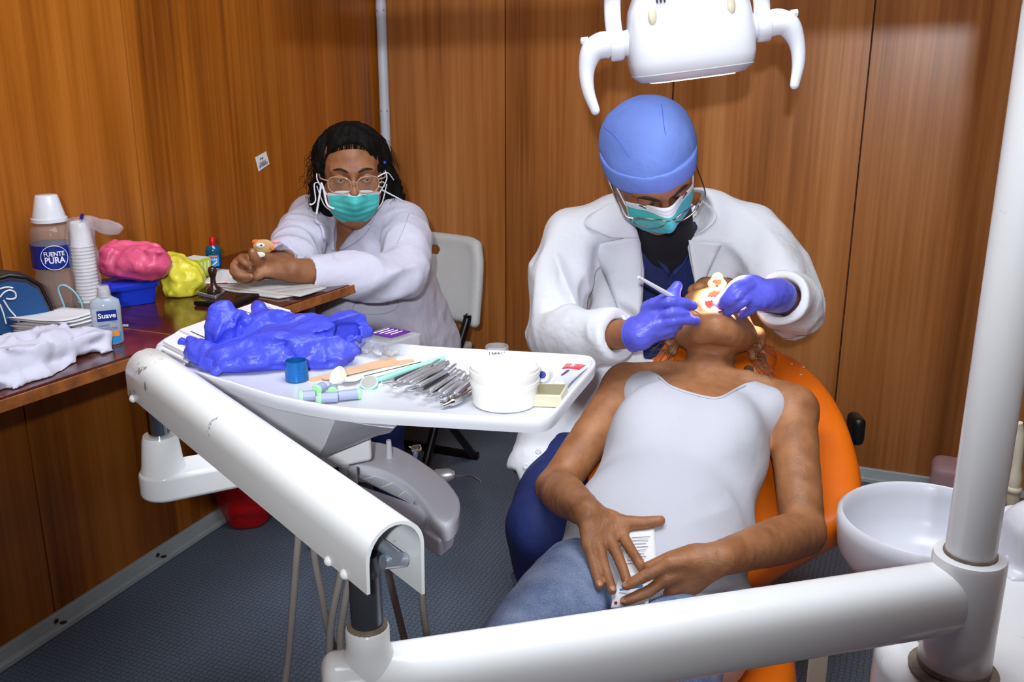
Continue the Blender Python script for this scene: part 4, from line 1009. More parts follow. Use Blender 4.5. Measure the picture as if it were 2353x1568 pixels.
# image-left hand, fingers pointing down over the lap
def yl(py): return ya - .020 + (py - 1225) * (yb - ya - .004) / 120
def Q(x, y, dy=0): return P(x, y, yl(y) + dy)
hb = nrm(np.cross(Q(1371, 1250) - WL, Q(1427, 1224) - Q(1349, 1257)));
mc = [Q(1427, 1226), Q(1402, 1240), Q(1374, 1250), Q(1352, 1257)]
for m_, r_ in zip(mc, (.0125, .0125, .012, .011)): sd.chain([lerp(WL, m_, .05), lerp(WL, m_, .5), m_], [.018, .0145, r_], .008)
fl = [[mc[0], Q(1450, 1264, -.009), Q(1466, 1290, -.013), Q(1477, 1309, -.012)], [mc[1], Q(1421, 1282, -.004), Q(1433, 1312, -.005), Q(1440, 1335, -.002)], [mc[2], Q(1388, 1300), Q(1400, 1334), Q(1407, 1357)], [mc[3], Q(1364, 1298), Q(1372, 1326), Q(1377, 1346)]]
for f_, r_ in zip(fl, (.0098, .0100, .0096, .0086)): finger(sd, f_, r_, r_ * .78)
th = [Q(1392, 1190), Q(1432, 1200, -.005), Q(1478, 1203, -.012), Q(1517, 1197, -.016)]
sd.chain([lerp(WL, th[0], .3)] + th, [.016, .016, .0125, .0108, .0085], .010, smooth=3)
# image-right hand, lying across, fingers pointing left
def yr(px): return lerp(V(WR[1]), V(yl(1350) - .019), min(1.0, (1655 - px) / 200))[0]
def Qr(x, y, dy=0): return P(x, y, yr(x) + dy)
mr = [Qr(1541, 1294), Qr(1536, 1326), Qr(1546, 1356), Qr(1562, 1380)]
for m_, r_ in zip(mr, (.0130, .0130, .0125, .0115)): sd.chain([lerp(WR, m_, .05), lerp(WR, m_, .5), m_], [.020, .0155, r_], .008)
fr = [[mr[0], Qr(1494, 1318), Qr(1460, 1336), Qr(1440, 1346)], [mr[1], Qr(1497, 1356), Qr(1460, 1372), Qr(1435, 1382)], [mr[2], Qr(1520, 1388, .004), Qr(1488, 1404, .010), Qr(1464, 1412, .014)], [mr[3], Qr(1545, 1412, .01), Qr(1520, 1428, .016), Qr(1500, 1436, .02)]]
for f_, r_ in zip(fr, (.0104, .0104, .0100, .0088)): finger(sd, f_, r_, r_ * .78)
tr = [Qr(1600, 1270, .012), Qr(1560, 1278, .022), Qr(1520, 1292, .026), Qr(1492, 1302, .028)]
sd.chain([lerp(WR, tr[0], .4)] + tr, [.016, .015, .0122, .0108, .0088], .010, smooth=3)
# creases of the neck, wrinkled elbows, tendons
def wr(q):
    l = HP.loc(q); d = np.zeros(len(q))
    nk = np.exp(-(((q - lerp(SH, HEAD, .55)) ** 2).sum(1)) / .07 ** 2)
    ax = nrm(HEAD - SH); t = (q - SH) @ ax; d += nk * .0030 * np.sin(t * 300 + 2.5 * vnoise(q * 26, 4)) * (.5 + .5 * vnoise(q * 30, 9))
    d += .0008 * vnoise(q * 70, 3)
    for h_ in (WL, WR):
        g = np.exp(-(((q - h_) ** 2).sum(1)) / .10 ** 2); d += g * .0010 * vnoise(q * 120, 7)
    return d
sd.warp(wr)
def pm(c):
    l = HP.loc(c); r = np.zeros(len(c), np.int32)
    a = ((l[:, 0] / .029) ** 2 + ((l[:, 1] + .070) / .033) ** 2); r[(a < 1.0) & (l[:, 2] < .082 + .02 * (l[:, 1] + .07) * 10 * 0) & (l[:, 2] > .0) & (a < .80)] = 2
    lip = (a >= .80) & (a < 1.45) & (l[:, 2] > .05); r[lip] = 1
    return r
body = sd.build('body', [M['skin_p'], M['lips'], M['mouth']], pt_, 1, pm)
for f_, o_ in [(x, hb) for x in fl] + [(x, V(-.1, -.5, .85)) for x in fr[:2]]:
    nail(f_[-1], f_[-2], o_ if o_[2] > 0 else -o_, pt_, M['nail'])
nail(th[-1], th[-2], V(.1, -.6, .8), pt_, M['nail'])
for s_, yy, zz in ((1, -.090, .058), (1, -.054, .080)):
    q = MB(); arc = [HP(.021 * math.sin(t), yy + (.010 if yy < -.08 else -.008) * (1 - math.cos(t)) * 1.2 * (1), zz - .004) for t in np.linspace(-1.2, 1.2, 9)]
    for a_ in arc: q.sphere(a_, (.0034, .0030, .0045), 8, 6, HP.R)
    q.build('teeth', M['teeth'], pt_)
# finger ring, ear stud
rc = lerp(fr[2][0], fr[2][1], .55); rd = nrm(fr[2][1] - fr[2][0])
q = MB(); q.tube([rc + frame_from(rd) @ V(.0103 * math.cos(t), .0103 * math.sin(t), 0) for t in np.linspace(0, 2 * math.pi, 21)[:-1]], .0011, 8, closed=True); q.build('gold_ring', M['gold'], pt_)
q = MB(); q.sphere(HP(.084, -.050, -.046), .0022, 8, 6); q.build('ear_stud', M['gold'], pt_)
# greying hair swept back on the headrest
hs_ = Sdf(HEAD - .2, HEAD + .2, .004)
hs_.ell(HP(0, .040, -.022), (.086, .088, .098), HP.R, .02); hs_.ell(HP(.066, .03, -.052), (.026, .06, .040), HP.R, .02); hs_.ell(HP(-.066, .03, -.052), (.026, .06, .040), HP.R, .02)
hs_.ell(HP(.070, -.075, -.075), (.016, .055, .026), HP.R, .02); hs_.ell(HP(-.066, -.07, -.075), (.016, .05, .026), HP.R, .02)
hs_.cut(lambda X, Y, Z: -((X - HP.c[0]) * (-HP.e3[0] * .75 + HP.e2[0] * .66) + (Y - HP.c[1]) * (-HP.e3[1] * .75 + HP.e2[1] * .66) + (Z - HP.c[2]) * (-HP.e3[2] * .75 + HP.e2[2] * .66)) - .012, .01)
hs_.warp(lambda q: .004 * fold(q, HC2, 12, 90, 5))
hs_.build('hair', M['hair_grey'], pt_, 1)
def lock(r, i):
    s_ = 1 if r.random() < .6 else -1; t = r.uniform(-.10, .02); a = HP(s_ * r.uniform(.072, .086), t, r.uniform(-.07, -.01))
    return [a, a + HC1 * s_ * r.uniform(.004, .02) - HC2 * .02 + UP * r.uniform(-.02, .01), a + HC1 * s_ * r.uniform(.012, .05) - HC2 * r.uniform(.01, .06) + UP * r.uniform(-.06, .0)]
strands(90, lock, random.Random(5), 'loose_hair', M['hair_grey'], pt_, .00045)
for s_ in (-1, 1):
    q = MB(); q.tube(catmull([HP(s_ * .014, .030, .090), HP(s_ * .032, .036, .084), HP(s_ * .050, .028, .068)], 4), [.002, .0035, .0035, .0035, .003, .003, .003, .0025, .0015], 6); q.build('eyebrow', M['hair_grey'], pt_)
tank = tk.build('sleeveless_top', M['tank'], pt_, 2)
for nm, ln in (('neck_band', [(1514, 866), (1538, 887), (1582, 903), (1632, 915), (1660, 913), (1690, 896), (1713, 885)]),):
    seam(tk, ln, nm, M['tank'], tank, .0026, .001)
jeans = jn.build('jeans', M['denim'], pt_, 2)
for s_ in (-1, 1):
    q = MB(); k_ = (KL if s_ < 0 else KR) - WD * .08 - UP * .07; f_ = V(k_[0], k_[1], .10) - WD * .25
    q.tube(catmull([k_, lerp(k_, f_, .6), f_], 6), [.062] * 4 + [.055] * 4 + [.048] * 5, 16); q.build('trouser_leg', M['denim'], pt_)
    q = MB(); q.tube(catmull([f_ + UP * .005, f_ - WD * .07 - UP * .02 + UP * .0, f_ - WD * .17 - UP * .035], 5), [.038] * 4 + [.036] * 3 + [.03, .028, .024, .018], 14); q.build('shoe', M['black_plastic'], pt_)
# sachet held between the hands
sc_ = thing('sachet', 'white printed sachet held between the patient\'s hands', 'sachet', P(1450, 1320, yl(1320) + .02))
def yk2(py): return yl(py) + .014
ea = [(1446, 1222), (1432, 1270), (1424, 1320), (1403, 1398)]; eb = [(1503, 1213), (1507, 1262), (1507, 1306), (1488, 1392)]
def sf(u, v):
    a, b = catmull([V(*p) for p in ea], 6), catmull([V(*p) for p in eb], 6); i = int(round(u * (len(a) - 1))); x, y = lerp(a[i], b[i], v)
    return P(x, y, min(yk2(y), surf_y(x, y) - .003) - .002 * math.sin(math.pi * v) * math.sin(math.pi * u))
q = MB(); q.grid(sf, 19, 9); q.build('pouch', M['paper'], sc_, angle=180, thick=.003)
for k in range(9):
    q = MB(); y_ = 1236 + 7.5 * k; x0_ = 1452 - k * 1.5; q.tube([P(x, y_ - (x - x0_) * .05, min(yk2(y_), surf_y(x, y_) - .003) - .0042) for x in (x0_, x0_ + 20, x0_ + 42 - 3 * (k % 3))], .0006, 5); q.build('print_line', M['ink_grey'], sc_)
q = MB(); q.tube([P(1484, 1216, yk2(1216) - .004), P(1500, 1215, yk2(1216) - .004)], .0016, 6); q.build('corner_mark', M['ink'], sc_)
q = MB(); q.tube(catmull([P(1424, 1356, yk2(1356) - .008), P(1450, 1352, yk2(1356) - .011), P(1482, 1346, yk2(1350) - .008)], 4), .0018, 6); q.build('blue_stripe', M['label_teal'], sc_)
q = MB(); q.sphere(P(1415, 1386, yk2(1386) - .005), (.0028, .0012, .0028), 10, 6); q.build('red_dot', M['label_red'], sc_)

# ------------------------------------------------------------------ the dentist, seated behind the patient
HD = Head(P(1494, 384, 2.04), V(-.10, -.74, .66), V(.25, -.60, -.76), 1.09)
DSL, DSR = P(1312, 545, 2.24), P(1728, 535, 2.24)
DCH, DPE = P(1530, 640, 2.29), P(1335, 965, 2.20)
DEL, DWL = P(1286, 772, 2.06), P(1452, 768, 1.885)
DER, DWR = P(1834, 708, 2.10), P(1782, 676, 1.925)
dn = thing('person', 'dentist in white coat, blue cap and purple gloves bending over the patient', 'person', (DPE[0], DPE[1], .30))
sd = Sdf(V(.0, 1.75, .55), V(.78, 2.45, 1.30), .0034)
face(sd, HD)
sd.chain([HD(0, -.05, -.035), lerp(HD.c, lerp(DSL, DSR, .5), .6) + V(0, .05, .02), lerp(DSL, DSR, .5) + V(.0, .03, -.06)], [.055, .055, .07], .02, smooth=3)
sd.ell(DCH + UP * .02, (.10, .05, .10), None, .04)
sd.chain([DSL + V(.05, 0.02, -.01), DEL + V(0, .015, 0)], [.030, .030], .02); sd.chain([DEL, lerp(DEL, DWL, .4), lerp(DEL, DWL, .8), DWL], [.03, .035, .031, .028], .01, smooth=3)
sd.chain([DSR - V(.05, -.02, .01), DER + V(0, .015, 0)], [.030, .030], .02); sd.chain([DER, lerp(DER, DWR, .4), lerp(DER, DWR, .8), DWR], [.03, .033, .030, .022], .01, smooth=3)
# right hand (image left)
gL = Sdf(V(.17, 1.72, .58), V(.52, 2.10, .90), .0024); gR = Sdf(V(.36, 1.72, .58), V(.68, 2.12, .90), .0024)
def D(x, y, d): return P(x, y, d)
kn = [D(1548, 688, 1.865), D(1556, 712, 1.850), D(1554, 738, 1.850), D(1540, 762, 1.858)]
for m_, r_ in zip(kn, (.0145, .0140, .0135, .0130)): gL.chain([lerp(DWL, m_, .12), lerp(DWL, m_, .55), m_], [.024, .0195, r_], .010)
fi = [[kn[0], D(1560, 668, 1.845), D(1580, 682, 1.862), D(1592, 696, 1.880)], [kn[1], D(1575, 706, 1.848), D(1586, 714, 1.86), D(1580, 722, 1.875)], [kn[2], D(1577, 728, 1.846), D(1596, 736, 1.860), D(1602, 740, 1.872)], [kn[3], D(1560, 752, 1.848), D(1545, 764, 1.862), D(1532, 760, 1.875)]]
# middle finger lies along the mirror handle, ring finger rests on the chin, thumb stands up
fi[0] = [D(1500, 700, 1.860), D(1535, 692, 1.842), D(1570, 696, 1.850), D(1592, 703, 1.868)]
fi[1] = [D(1512, 724, 1.852), D(1545, 718, 1.838), D(1570, 721, 1.846), D(1580, 724, 1.862)]
fi[2] = [D(1512, 748, 1.852), D(1548, 736, 1.838), D(1580, 735, 1.848), D(1600, 738, 1.866)]
fi[3] = [D(1505, 768, 1.858), D(1540, 757, 1.846), D(1556, 750, 1.858), D(1560, 744, 1.870)]
for f_, r_ in zip(fi, (.0115, .0110, .0110, .0105)): finger(gL, f_, r_, r_ * .80, .0035)
gL.chain([D(1495, 712, 1.872), D(1528, 690, 1.868), D(1548, 672, 1.868), D(1556, 658, 1.872)], [.020, .0150, .0125, .0105], .008, smooth=3)
gL.chain([DWL + nrm(DWL - DEL) * .022, lerp(DWL, kn[1], .5)], [.0325, .029], .008); gL.chain([DWL + nrm(DWL - DEL) * .014, DWL + nrm(DWL - DEL) * .022], [.0345, .0325], .003)
gL.cut(lambda X, Y, Z: ((X - DWL[0]) * nrm(DWL - DEL)[0] + (Y - DWL[1]) * nrm(DWL - DEL)[1] + (Z - DWL[2]) * nrm(DWL - DEL)[2]) - .006, .001)
# left hand (image right)
kr_ = [D(1694, 662, 1.885), D(1712, 684, 1.868), D(1730, 694, 1.868), D(1750, 698, 1.876)]
for m_, r_ in zip(kr_, (.0150, .0145, .0140, .0130)): gR.chain([lerp(DWR, m_, .12), lerp(DWR, m_, .55), m_], [.025, .0200, r_], .010)
fj = [[D(1712, 650, 1.892), D(1688, 664, 1.868), D(1668, 688, 1.870), D(1658, 702, 1.885)], [D(1724, 662, 1.886), D(1700, 676, 1.858), D(1682, 692, 1.862), D(1668, 700, 1.880)],
      [D(1734, 676, 1.884), D(1712, 690, 1.858), D(1690, 706, 1.866), D(1672, 718, 1.884)], [D(1752, 680, 1.890), D(1738, 700, 1.866), D(1722, 714, 1.874), D(1704, 724, 1.890)]]
for f_, r_ in zip(fj, (.0118, .0115, .0112, .0102)): finger(gR, f_, r_, r_ * .80, .0035)
gR.chain([D(1735, 655, 1.91), D(1702, 652, 1.905), D(1676, 672, 1.908), D(1650, 697, 1.912)], [.020, .0150, .0125, .0105], .008, smooth=3)
gR.chain([DWR + nrm(DER - DWR) * .012, lerp(DWR, kr_[1], .35)], [.0335, .031], .008); gR.chain([DWR + nrm(DER - DWR) * .020, DWR + nrm(DER - DWR) * .012], [.0355, .0335], .003)
for g_ in (gL, gR): g_.warp(lambda q: .0007 * vnoise(q * 90, 5) + .0007 * fold(q, V(1, 0, .3), 20, 110, 4))
for w_, k_ in ((DWL, kn), (DWR, kr_)): sd.chain([w_, lerp(w_, k_[1], .45)], [.020, .012], .008)      # hands inside the gloves
sd.build('body', M['skin_d'], dn, 1)
gl_ = gL.build('glove', M['glove'], dn, 1); gl_['label'] = 'purple nitrile glove holding the mouth mirror'
gr_ = gR.build('glove', M['glove'], dn, 1); gr_['label'] = 'purple nitrile glove lit by the lamp'
for g_, w_, e_, o_ in ((gl_, DWL, DEL, -.008), (gr_, DWR, DER, .032)):
    c_ = w_ + nrm(e_ - w_) * o_; Rr = frame_from(e_ - w_)
    q = MB(); q.tube([c_ + Rr @ V(.0340 * math.cos(t), .0340 * math.sin(t), 0) for t in np.linspace(0, 2 * math.pi, 25)[:-1]], .0022, 8, closed=True); q.build('cuff_bead', M['glove'], g_)
# brows, lashes
for s_ in (-1, 1):
    q = MB(); q.tube(catmull([HD(s_ * .010, .024, .090), HD(s_ * .032, .033, .085), HD(s_ * .054, .022, .066)], 4), [.002, .0042, .0046, .0046, .0042, .004, .0034, .0028, .0016], 6); q.build('eyebrow', M['brow'], dn)
    q = MB(); q.tube(catmull([HD(s_ * .018, .006, .082), HD(s_ * .032, .001, .087), HD(s_ * .046, .005, .078)], 4), .0014, 6); q.build('eyelash', M['brow'], dn)
# hair under the cap
hs_ = Sdf(HD.c - .2, HD.c + .2, .004)
hs_.ell(HD(0, .035, -.014), V(.079, .082, .098) * HD.k, HD.R); hs_.cut(lambda X, Y, Z: ((X - HD.c[0]) * HD.e2[0] + (Y - HD.c[1]) * HD.e2[1] + (Z - HD.c[2]) * HD.e2[2]) * -1 + .0 - .03, .002)
hs_.cut(lambda X, Y, Z: ((X - HD.c[0]) * HD.e3[0] + (Y - HD.c[1]) * HD.e3[1] + (Z - HD.c[2]) * HD.e3[2]) * -1 + .028, .002)
hs_.build('hair', M['hair_black'], dn, 1)
# surgical cap: crown panel, side panels, turned-up band
cax = nrm(HD.e2 * .93 - HD.e3 * .36)
def capd(X, Y, Z): return (X - HD.c[0]) * cax[0] + (Y - HD.c[1]) * cax[1] + (Z - HD.c[2]) * cax[2]
cp = Sdf(HD.c - .22, HD.c + .22, .0032)
cp.ell(HD(0, .030, -.014), V(.087, .088, .098) * HD.k, HD.R); cp.ell(HD(.004, .035, -.045), V(.076, .066, .066) * HD.k, HD.R, .04)
cp.cut(lambda X, Y, Z: capd(X, Y, Z) - .006, .002)
cp.warp(lambda q: .0045 * fold(q, HD.e2 + HD.e1 * .5, 6, 14, 3, False) + .0042 * fold(q, HD.e3 + HD.e1 * .4, 8, 26, 7) * (.5 + .5 * vnoise(q * 9, 2)))
cap = cp.build('surgical_cap', M['cap'], dn, 1)
cb = Sdf(HD.c - .22, HD.c + .22, .0032)
cb.ell(HD(0, .030, -.014), V(.0905, .092, .1015) * HD.k, HD.R)
cb.cut(lambda X, Y, Z: capd(X, Y, Z) - .002, .002); cb.cut(lambda X, Y, Z: .048 - capd(X, Y, Z), .002)
band = cb.build('cap_band', M['cap'], cap, 1)
seam(cp, [(1386, 292), (1412, 312), (1432, 342), (1446, 362)], 'cap_seam', M['cap_seam'], cap, .0008, .0003)
seam(cp, [(1520, 240), (1523, 262), (1526, 290), (1530, 310)], 'cap_seam', M['cap_seam'], cap, .0008, .0003)
# mask and spectacles
mk_, mp_ = mask_mesh(HD, dn, top=.014, bot=-.114)
for s_ in (0, -1):
    e0 = mp_[s_, 4]; e1 = mp_[s_, -3]; sg = -1 if s_ == 0 else 1
    q = MB(); q.tube(catmull([e0, HD(sg * .076, .008, .02), HD(sg * .082, .012, -.012)], 5), .0016, 6); q.build('ear_loop', M['mask_white'], mk_)
    q = MB(); q.tube(catmull([e1, HD(sg * .076, -.03, .01), HD(sg * .080, -.02, -.016)], 5), .0016, 6); q.build('ear_loop', M['mask_white'], mk_)
gs = glasses(HD, dn, y=-.004, z=.124, w=.056, h=.030, gap=.018, rim='wire', r=.0013)
# scrubs and undershirt
nv = Sdf(V(.10, 1.95, .40), V(.62, 2.50, 1.02), .0045)
nv.ell(DCH + V(0, .0, -.02), (.138, .085, .20), None, .0); nv.chain([DCH + UP * -.1, DPE + UP * .06], [.10, .11], .05); nv.chain([DSL + V(.12, .01, -.05), DSR + V(-.12, .01, -.05)], [.040, .040], .05)
nv.ell(P(1535, 620, 2.225), (.10, .045, .12), None, .04)
nv.cut_px([(1440, 400), (1476, 508), (1492, 545), (1514, 590), (1543, 632), (1572, 590), (1584, 545), (1592, 500), (1620, 400)], 1.9, 2.5, .003)
nv.warp(lambda q: .003 * fold(q, V(.3, 0, 1), 4, 14, 3, False))
scr = nv.build('scrub_top', M['navy'], dn, 1)
us = Sdf(P(1530, 560, 2.2) - .17, P(1530, 560, 2.2) + .17, .004)
us.ell(P(1532, 590, 2.245), (.085, .055, .10), None); us.chain([P(1530, 560, 2.23), P(1525, 500, 2.19)], [.066, .064], .03)
us.build('undershirt', M['black_shirt'], dn, 1)
ribbon(nv, [(1462, 520), (1486, 560), (1508, 596), (1538, 638)], [(1474, 512), (1494, 548), (1514, 584), (1542, 626)], 'neck_trim', M['navy'], scr, .008, .003, 16, 4, default=2.2)
ribbon(nv, [(1595, 530), (1588, 570), (1574, 606), (1546, 640)], [(1584, 522), (1580, 560), (1568, 596), (1544, 626)], 'neck_trim', M['navy'], scr, .008, .003, 16, 4, default=2.2)
# legs
tr_ = Sdf(V(-.10, 1.35, .0), V(.42, 2.36, .56), .006)
KNE = P(1246, 1215, 1.74)
tr_.chain([DPE + V(.0, .0, -.03), lerp(DPE, KNE, .5) + UP * .01, KNE], [.110, .084, .068], .02, smooth=3)
tr_.chain([KNE, lerp(KNE, V(KNE[0] + .02, KNE[1] + .06, .08), .5), V(KNE[0] + .02, KNE[1] + .06, .09)], [.068, .060, .055], .02, smooth=3)
tr_.warp(lambda q: .004 * fold(q, V(.5, .2, 1), 4, 13, 9), .03)
tr_.build('scrub_trousers', M['navy'], dn, 2)
q = MB(); f0 = V(KNE[0] + .02, KNE[1] + .06, .045); q.tube(catmull([f0 + V(0, .05, .0), f0, f0 + V(-.02, -.10, -.008), f0 + V(-.03, -.17, -.018)], 4), [.038] * 5 + [.038] * 3 + [.036, .034, .030, .026, .020], 14); q.build('shoe', M['black_plastic'], dn)
# the white coat
ct = Sdf(V(-.02, 1.72, .26), V(.80, 2.52, 1.04), .0042)
ct.ell(DCH + V(.0, .01, .0), (.180, .142, .205), None); ct.chain([DCH + UP * -.08, lerp(DCH, DPE, .6), DPE + UP * .04], [.155, .150, .150], .06, smooth=3)
ct.chain([DSL + V(.01, 0, -.01), lerp(DSL, DSR, .3) + UP * .045, lerp(DSL, DSR, .7) + UP * .05, DSR + V(-.01, 0, -.01)], [.062, .055, .055, .062], .06, smooth=4)
ct.chain([DPE + V(-.0, -.02, .02), P(1290, 1010, 2.05), P(1240, 1080, 1.93)], [.135, .095, .068], .05, smooth=3)
CL = DWL - nrm(DWL - DEL) * .055; CR = DWR - nrm(DWR - DER) * .060
ct.chain([DSL, lerp(DSL, DEL, .5) + V(-.012, 0, 0), DEL + V(-.004, .02, 0), lerp(DEL, CL, .5), CL], [.068, .070, .064, .060, .053], .03, smooth=4)
ct.chain([DSR, lerp(DSR, DER, .5) + V(.0, 0, .01), DER + V(.0, .02, .0), lerp(DER, CR, .5), CR], [.068, .068, .062, .062, .058], .03, smooth=4)
ct.chain([lerp(DEL, CL, .7), CL + nrm(DWL - DEL) * .12], [.032, .047], .004, '-'); ct.chain([lerp(DER, CR, .55), CR + nrm(DWR - DER) * .14], [.032, .054], .004, '-')
ct.cut(lambda X, Y, Z: -(((X - CL[0]) * nrm(DWL - DEL)[0] + (Y - CL[1]) * nrm(DWL - DEL)[1] + (Z - CL[2]) * nrm(DWL - DEL)[2]) - .012) + 10 * (np.sqrt((X - CL[0]) ** 2 + (Y - CL[1]) ** 2 + (Z - CL[2]) ** 2) > .11), .003)
dR = nrm(DWR - DER)
ct.cut(lambda X, Y, Z: -(((X - CR[0]) * dR[0] + (Y - CR[1]) * dR[1] + (Z - CR[2]) * dR[2]) - .014) + 10 * (np.sqrt((X - CR[0]) ** 2 + (Y - CR[1]) ** 2 + (Z - CR[2]) ** 2) > .10), .003)
ct.ell(lerp(DSL, DSR, .5) + V(.02, -.02, .06), (.085, .10, .07), None, .02, '-')
ct.cut_px([(1446, 440), (1620, 440), (1574, 528), (1586, 579), (1597, 650), (1600, 830), (1474, 830), (1474, 700), (1474, 620), (1468, 560), (1456, 512)], 1.7, 2.36, .004)
ct.cut_px([(1198, 1114), (1290, 1018), (1420, 1010), (1440, 1500), (1000, 1500), (1000, 1030), (1187, 1078)], 1.5, 2.6, .004)
aL, aR = nrm(DEL - DSL), nrm(DER - DSR)
def cf(q):
    d = .0060 * fold(q, V(.15, 0, 1), 3.5, 12, 3, False)
    for S_, E_, W_, sd_ in ((DSL, DEL, CL, 4), (DSR, DER, CR, 9)):
        g = np.exp(-((q - E_) ** 2).sum(1) / .15 ** 2); d += g * .0200 * (fold(q, nrm(E_ - S_) + V(.6, .2, -.4), 5, 17, sd_) - .3)
        g2 = np.exp(-((q - lerp(S_, E_, .4)) ** 2).sum(1) / .14 ** 2); d += g2 * .0120 * (fold(q, nrm(E_ - S_) * 1.0 + V(0.25, 0, 0), 4, 15, sd_ + 1) - .3)
    return d
ct.warp(cf, .03)
coat = ct.build('lab_coat', M['coat_d'], dn, 2)
def lap(ea, eb, lift=.006, nm='lapel'): return ribbon(ct, ea, eb, nm, M['coat_d'], coat, lift, .003, 22, 7, default=2.15, sm=True)
lap([(1380, 560), (1372, 590), (1400, 660), (1448, 770)], [(1466, 540), (1473, 590), (1474, 650), (1474, 780)], .007)
lap([(1396, 470), (1350, 498), (1342, 518), (1398, 546)], [(1440, 462), (1450, 490), (1458, 512), (1468, 548)], .009, 'collar')
lap([(1660, 560), (1640, 600), (1622, 640), (1606, 700)], [(1582, 552), (1588, 590), (1596, 640), (1599, 700)], .007)
lap([(1616, 462), (1646, 490), (1640, 512), (1612, 534)], [(1602, 470), (1586, 500), (1578, 520), (1580, 545)], .009, 'collar')
for x, y in ((1237, 1038), (1208, 1072)):
    h_ = ct.hit(x, y, .001)
    if h_ is not None: q = MB(); q.lathe([(.0065, 0), (.0065, .0015), (.0045, .0026), (.002, .0018)], h_, nrm(CAM - h_), 14); q.build('button', M['button'], coat)
# stool
stl = thing('stool', 'round black stool under the dentist\'s coat', 'stool', (DPE[0], DPE[1] + .02, 0))
q = MB(); q.lathe([(.15, .26), (.165, .275), (.165, .30), (.14, .31)], V(DPE[0], DPE[1] + .02, 0), seg=28); q.build('seat', M['black_plastic'], stl)
q = MB(); q.lathe([(.025, .04), (.025, .265)], V(DPE[0], DPE[1] + .02, 0), seg=14); q.build('column', M['chrome'], stl)
for k in range(5):
    t = 2 * math.pi * k / 5; c_ = V(DPE[0], DPE[1] + .02, 0); q = MB(); q.tube([c_ + UP * .05, c_ + V(.2 * math.cos(t), .2 * math.sin(t), .03)], .014, 8); q.build('foot', M['chrome'], stl)
# mouth mirror in the right hand
mm = thing('mouth_mirror', 'white handled dental mouth mirror held in the patient\'s mouth', 'dental mirror', D(1600, 715, 1.87))
hp = [D(1467, 637, 1.80), D(1520, 668, 1.832), D(1575, 700, 1.868), D(1596, 714, 1.882)]
q = MB(); q.tube(catmull(hp, 4), [.0030, .0034, .0038, .0042, .0046, .0048, .0048, .0046, .0044, .0040, .0034, .0026, .0020], 10); q.build('handle', M['plastic_white'], mm)
q = MB(); q.tube(catmull([hp[-1], D(1612, 723, 1.893), D(1626, 722, 1.905)], 4), .0012, 8); q.build('shank', M['chrome'], mm)
q = MB(); q.lathe([(.009, 0), (.010, .0012), (.009, .0022)], D(1636, 720, 1.910), V(-.2, -.5, .8), 20); q.build('mirror_disc', M['mirror'], mm)

# ------------------------------------------------------------------ the clerk, seated at the end of the desk
HWm = Head(P(808, 400, 2.50), V(.03, -.14, .99), V(.20, -.97, -.14), 1.0)
wf = -WD                                   # her chest faces along the desk
WSC = P(826, 512, 2.60)
WSL, WSR = WSC - WN * .145, WSC + WN * .130
WCH, WHP = P(852, 625, 2.64), P(905, 800, 2.72)
WEL, WWL = P(668, 606, 2.34), P(600, 606, 2.20)
WER, WWR = P(905, 634, 2.33), P(672, 622, 2.19)
wm = thing('person', 'clerk in white coat, teal mask and glasses seated at the desk', 'person', (WHP[0], WHP[1], .36))
sd = Sdf(V(-.80, 2.02, .62), V(-.08, 2.86, 1.14), .0036)
face(sd, HWm)
sd.chain([HWm(0, -.06, -.03), WSC + UP * .03 + wf * .0, WSC - UP * .05], [.054, .056, .075], .03, smooth=3)
sd.ell(WCH + UP * .08 - wf * .01, (.12, .10, .12), None, .05)
sd.chain([WSL, WEL], [.034, .032], .02); sd.chain([WEL, WWL], [.034, .027], .012)
sd.chain([WSR, WER], [.034, .032], .02); sd.chain([WER, lerp(WER, WWR, .5), WWR], [.032, .033, .028], .012)
# her right hand, loosely closed, thumb up
def E_(x, y, d=2.17): return P(x, y, d)
k4 = [E_(556, 594, 2.165), E_(545, 604, 2.155), E_(540, 616, 2.15), E_(545, 628, 2.155)]
for m_ in k4: sd.chain([E_(590, 608, 2.20), lerp(E_(590, 608, 2.20), m_, .55), m_], [.022, .018, .0115], .008)
for f_ in ([k4[0], E_(553, 596, 2.145), E_(564, 606, 2.135), E_(571, 613, 2.142)], [k4[1], E_(537, 612, 2.135), E_(545, 622, 2.128), E_(560, 628, 2.134)], [k4[2], E_(536, 624, 2.132), E_(552, 634, 2.126), E_(574, 636, 2.134)], [k4[3], E_(543, 636, 2.136), E_(558, 641, 2.132), E_(570, 641, 2.14)]): finger(sd, f_, .0096, .0078, .003)
sd.chain([E_(594, 606, 2.18), E_(586, 596, 2.15), E_(582, 586, 2.142), E_(580, 578, 2.14)], [.017, .0125, .0105, .0085], .006, smooth=3)
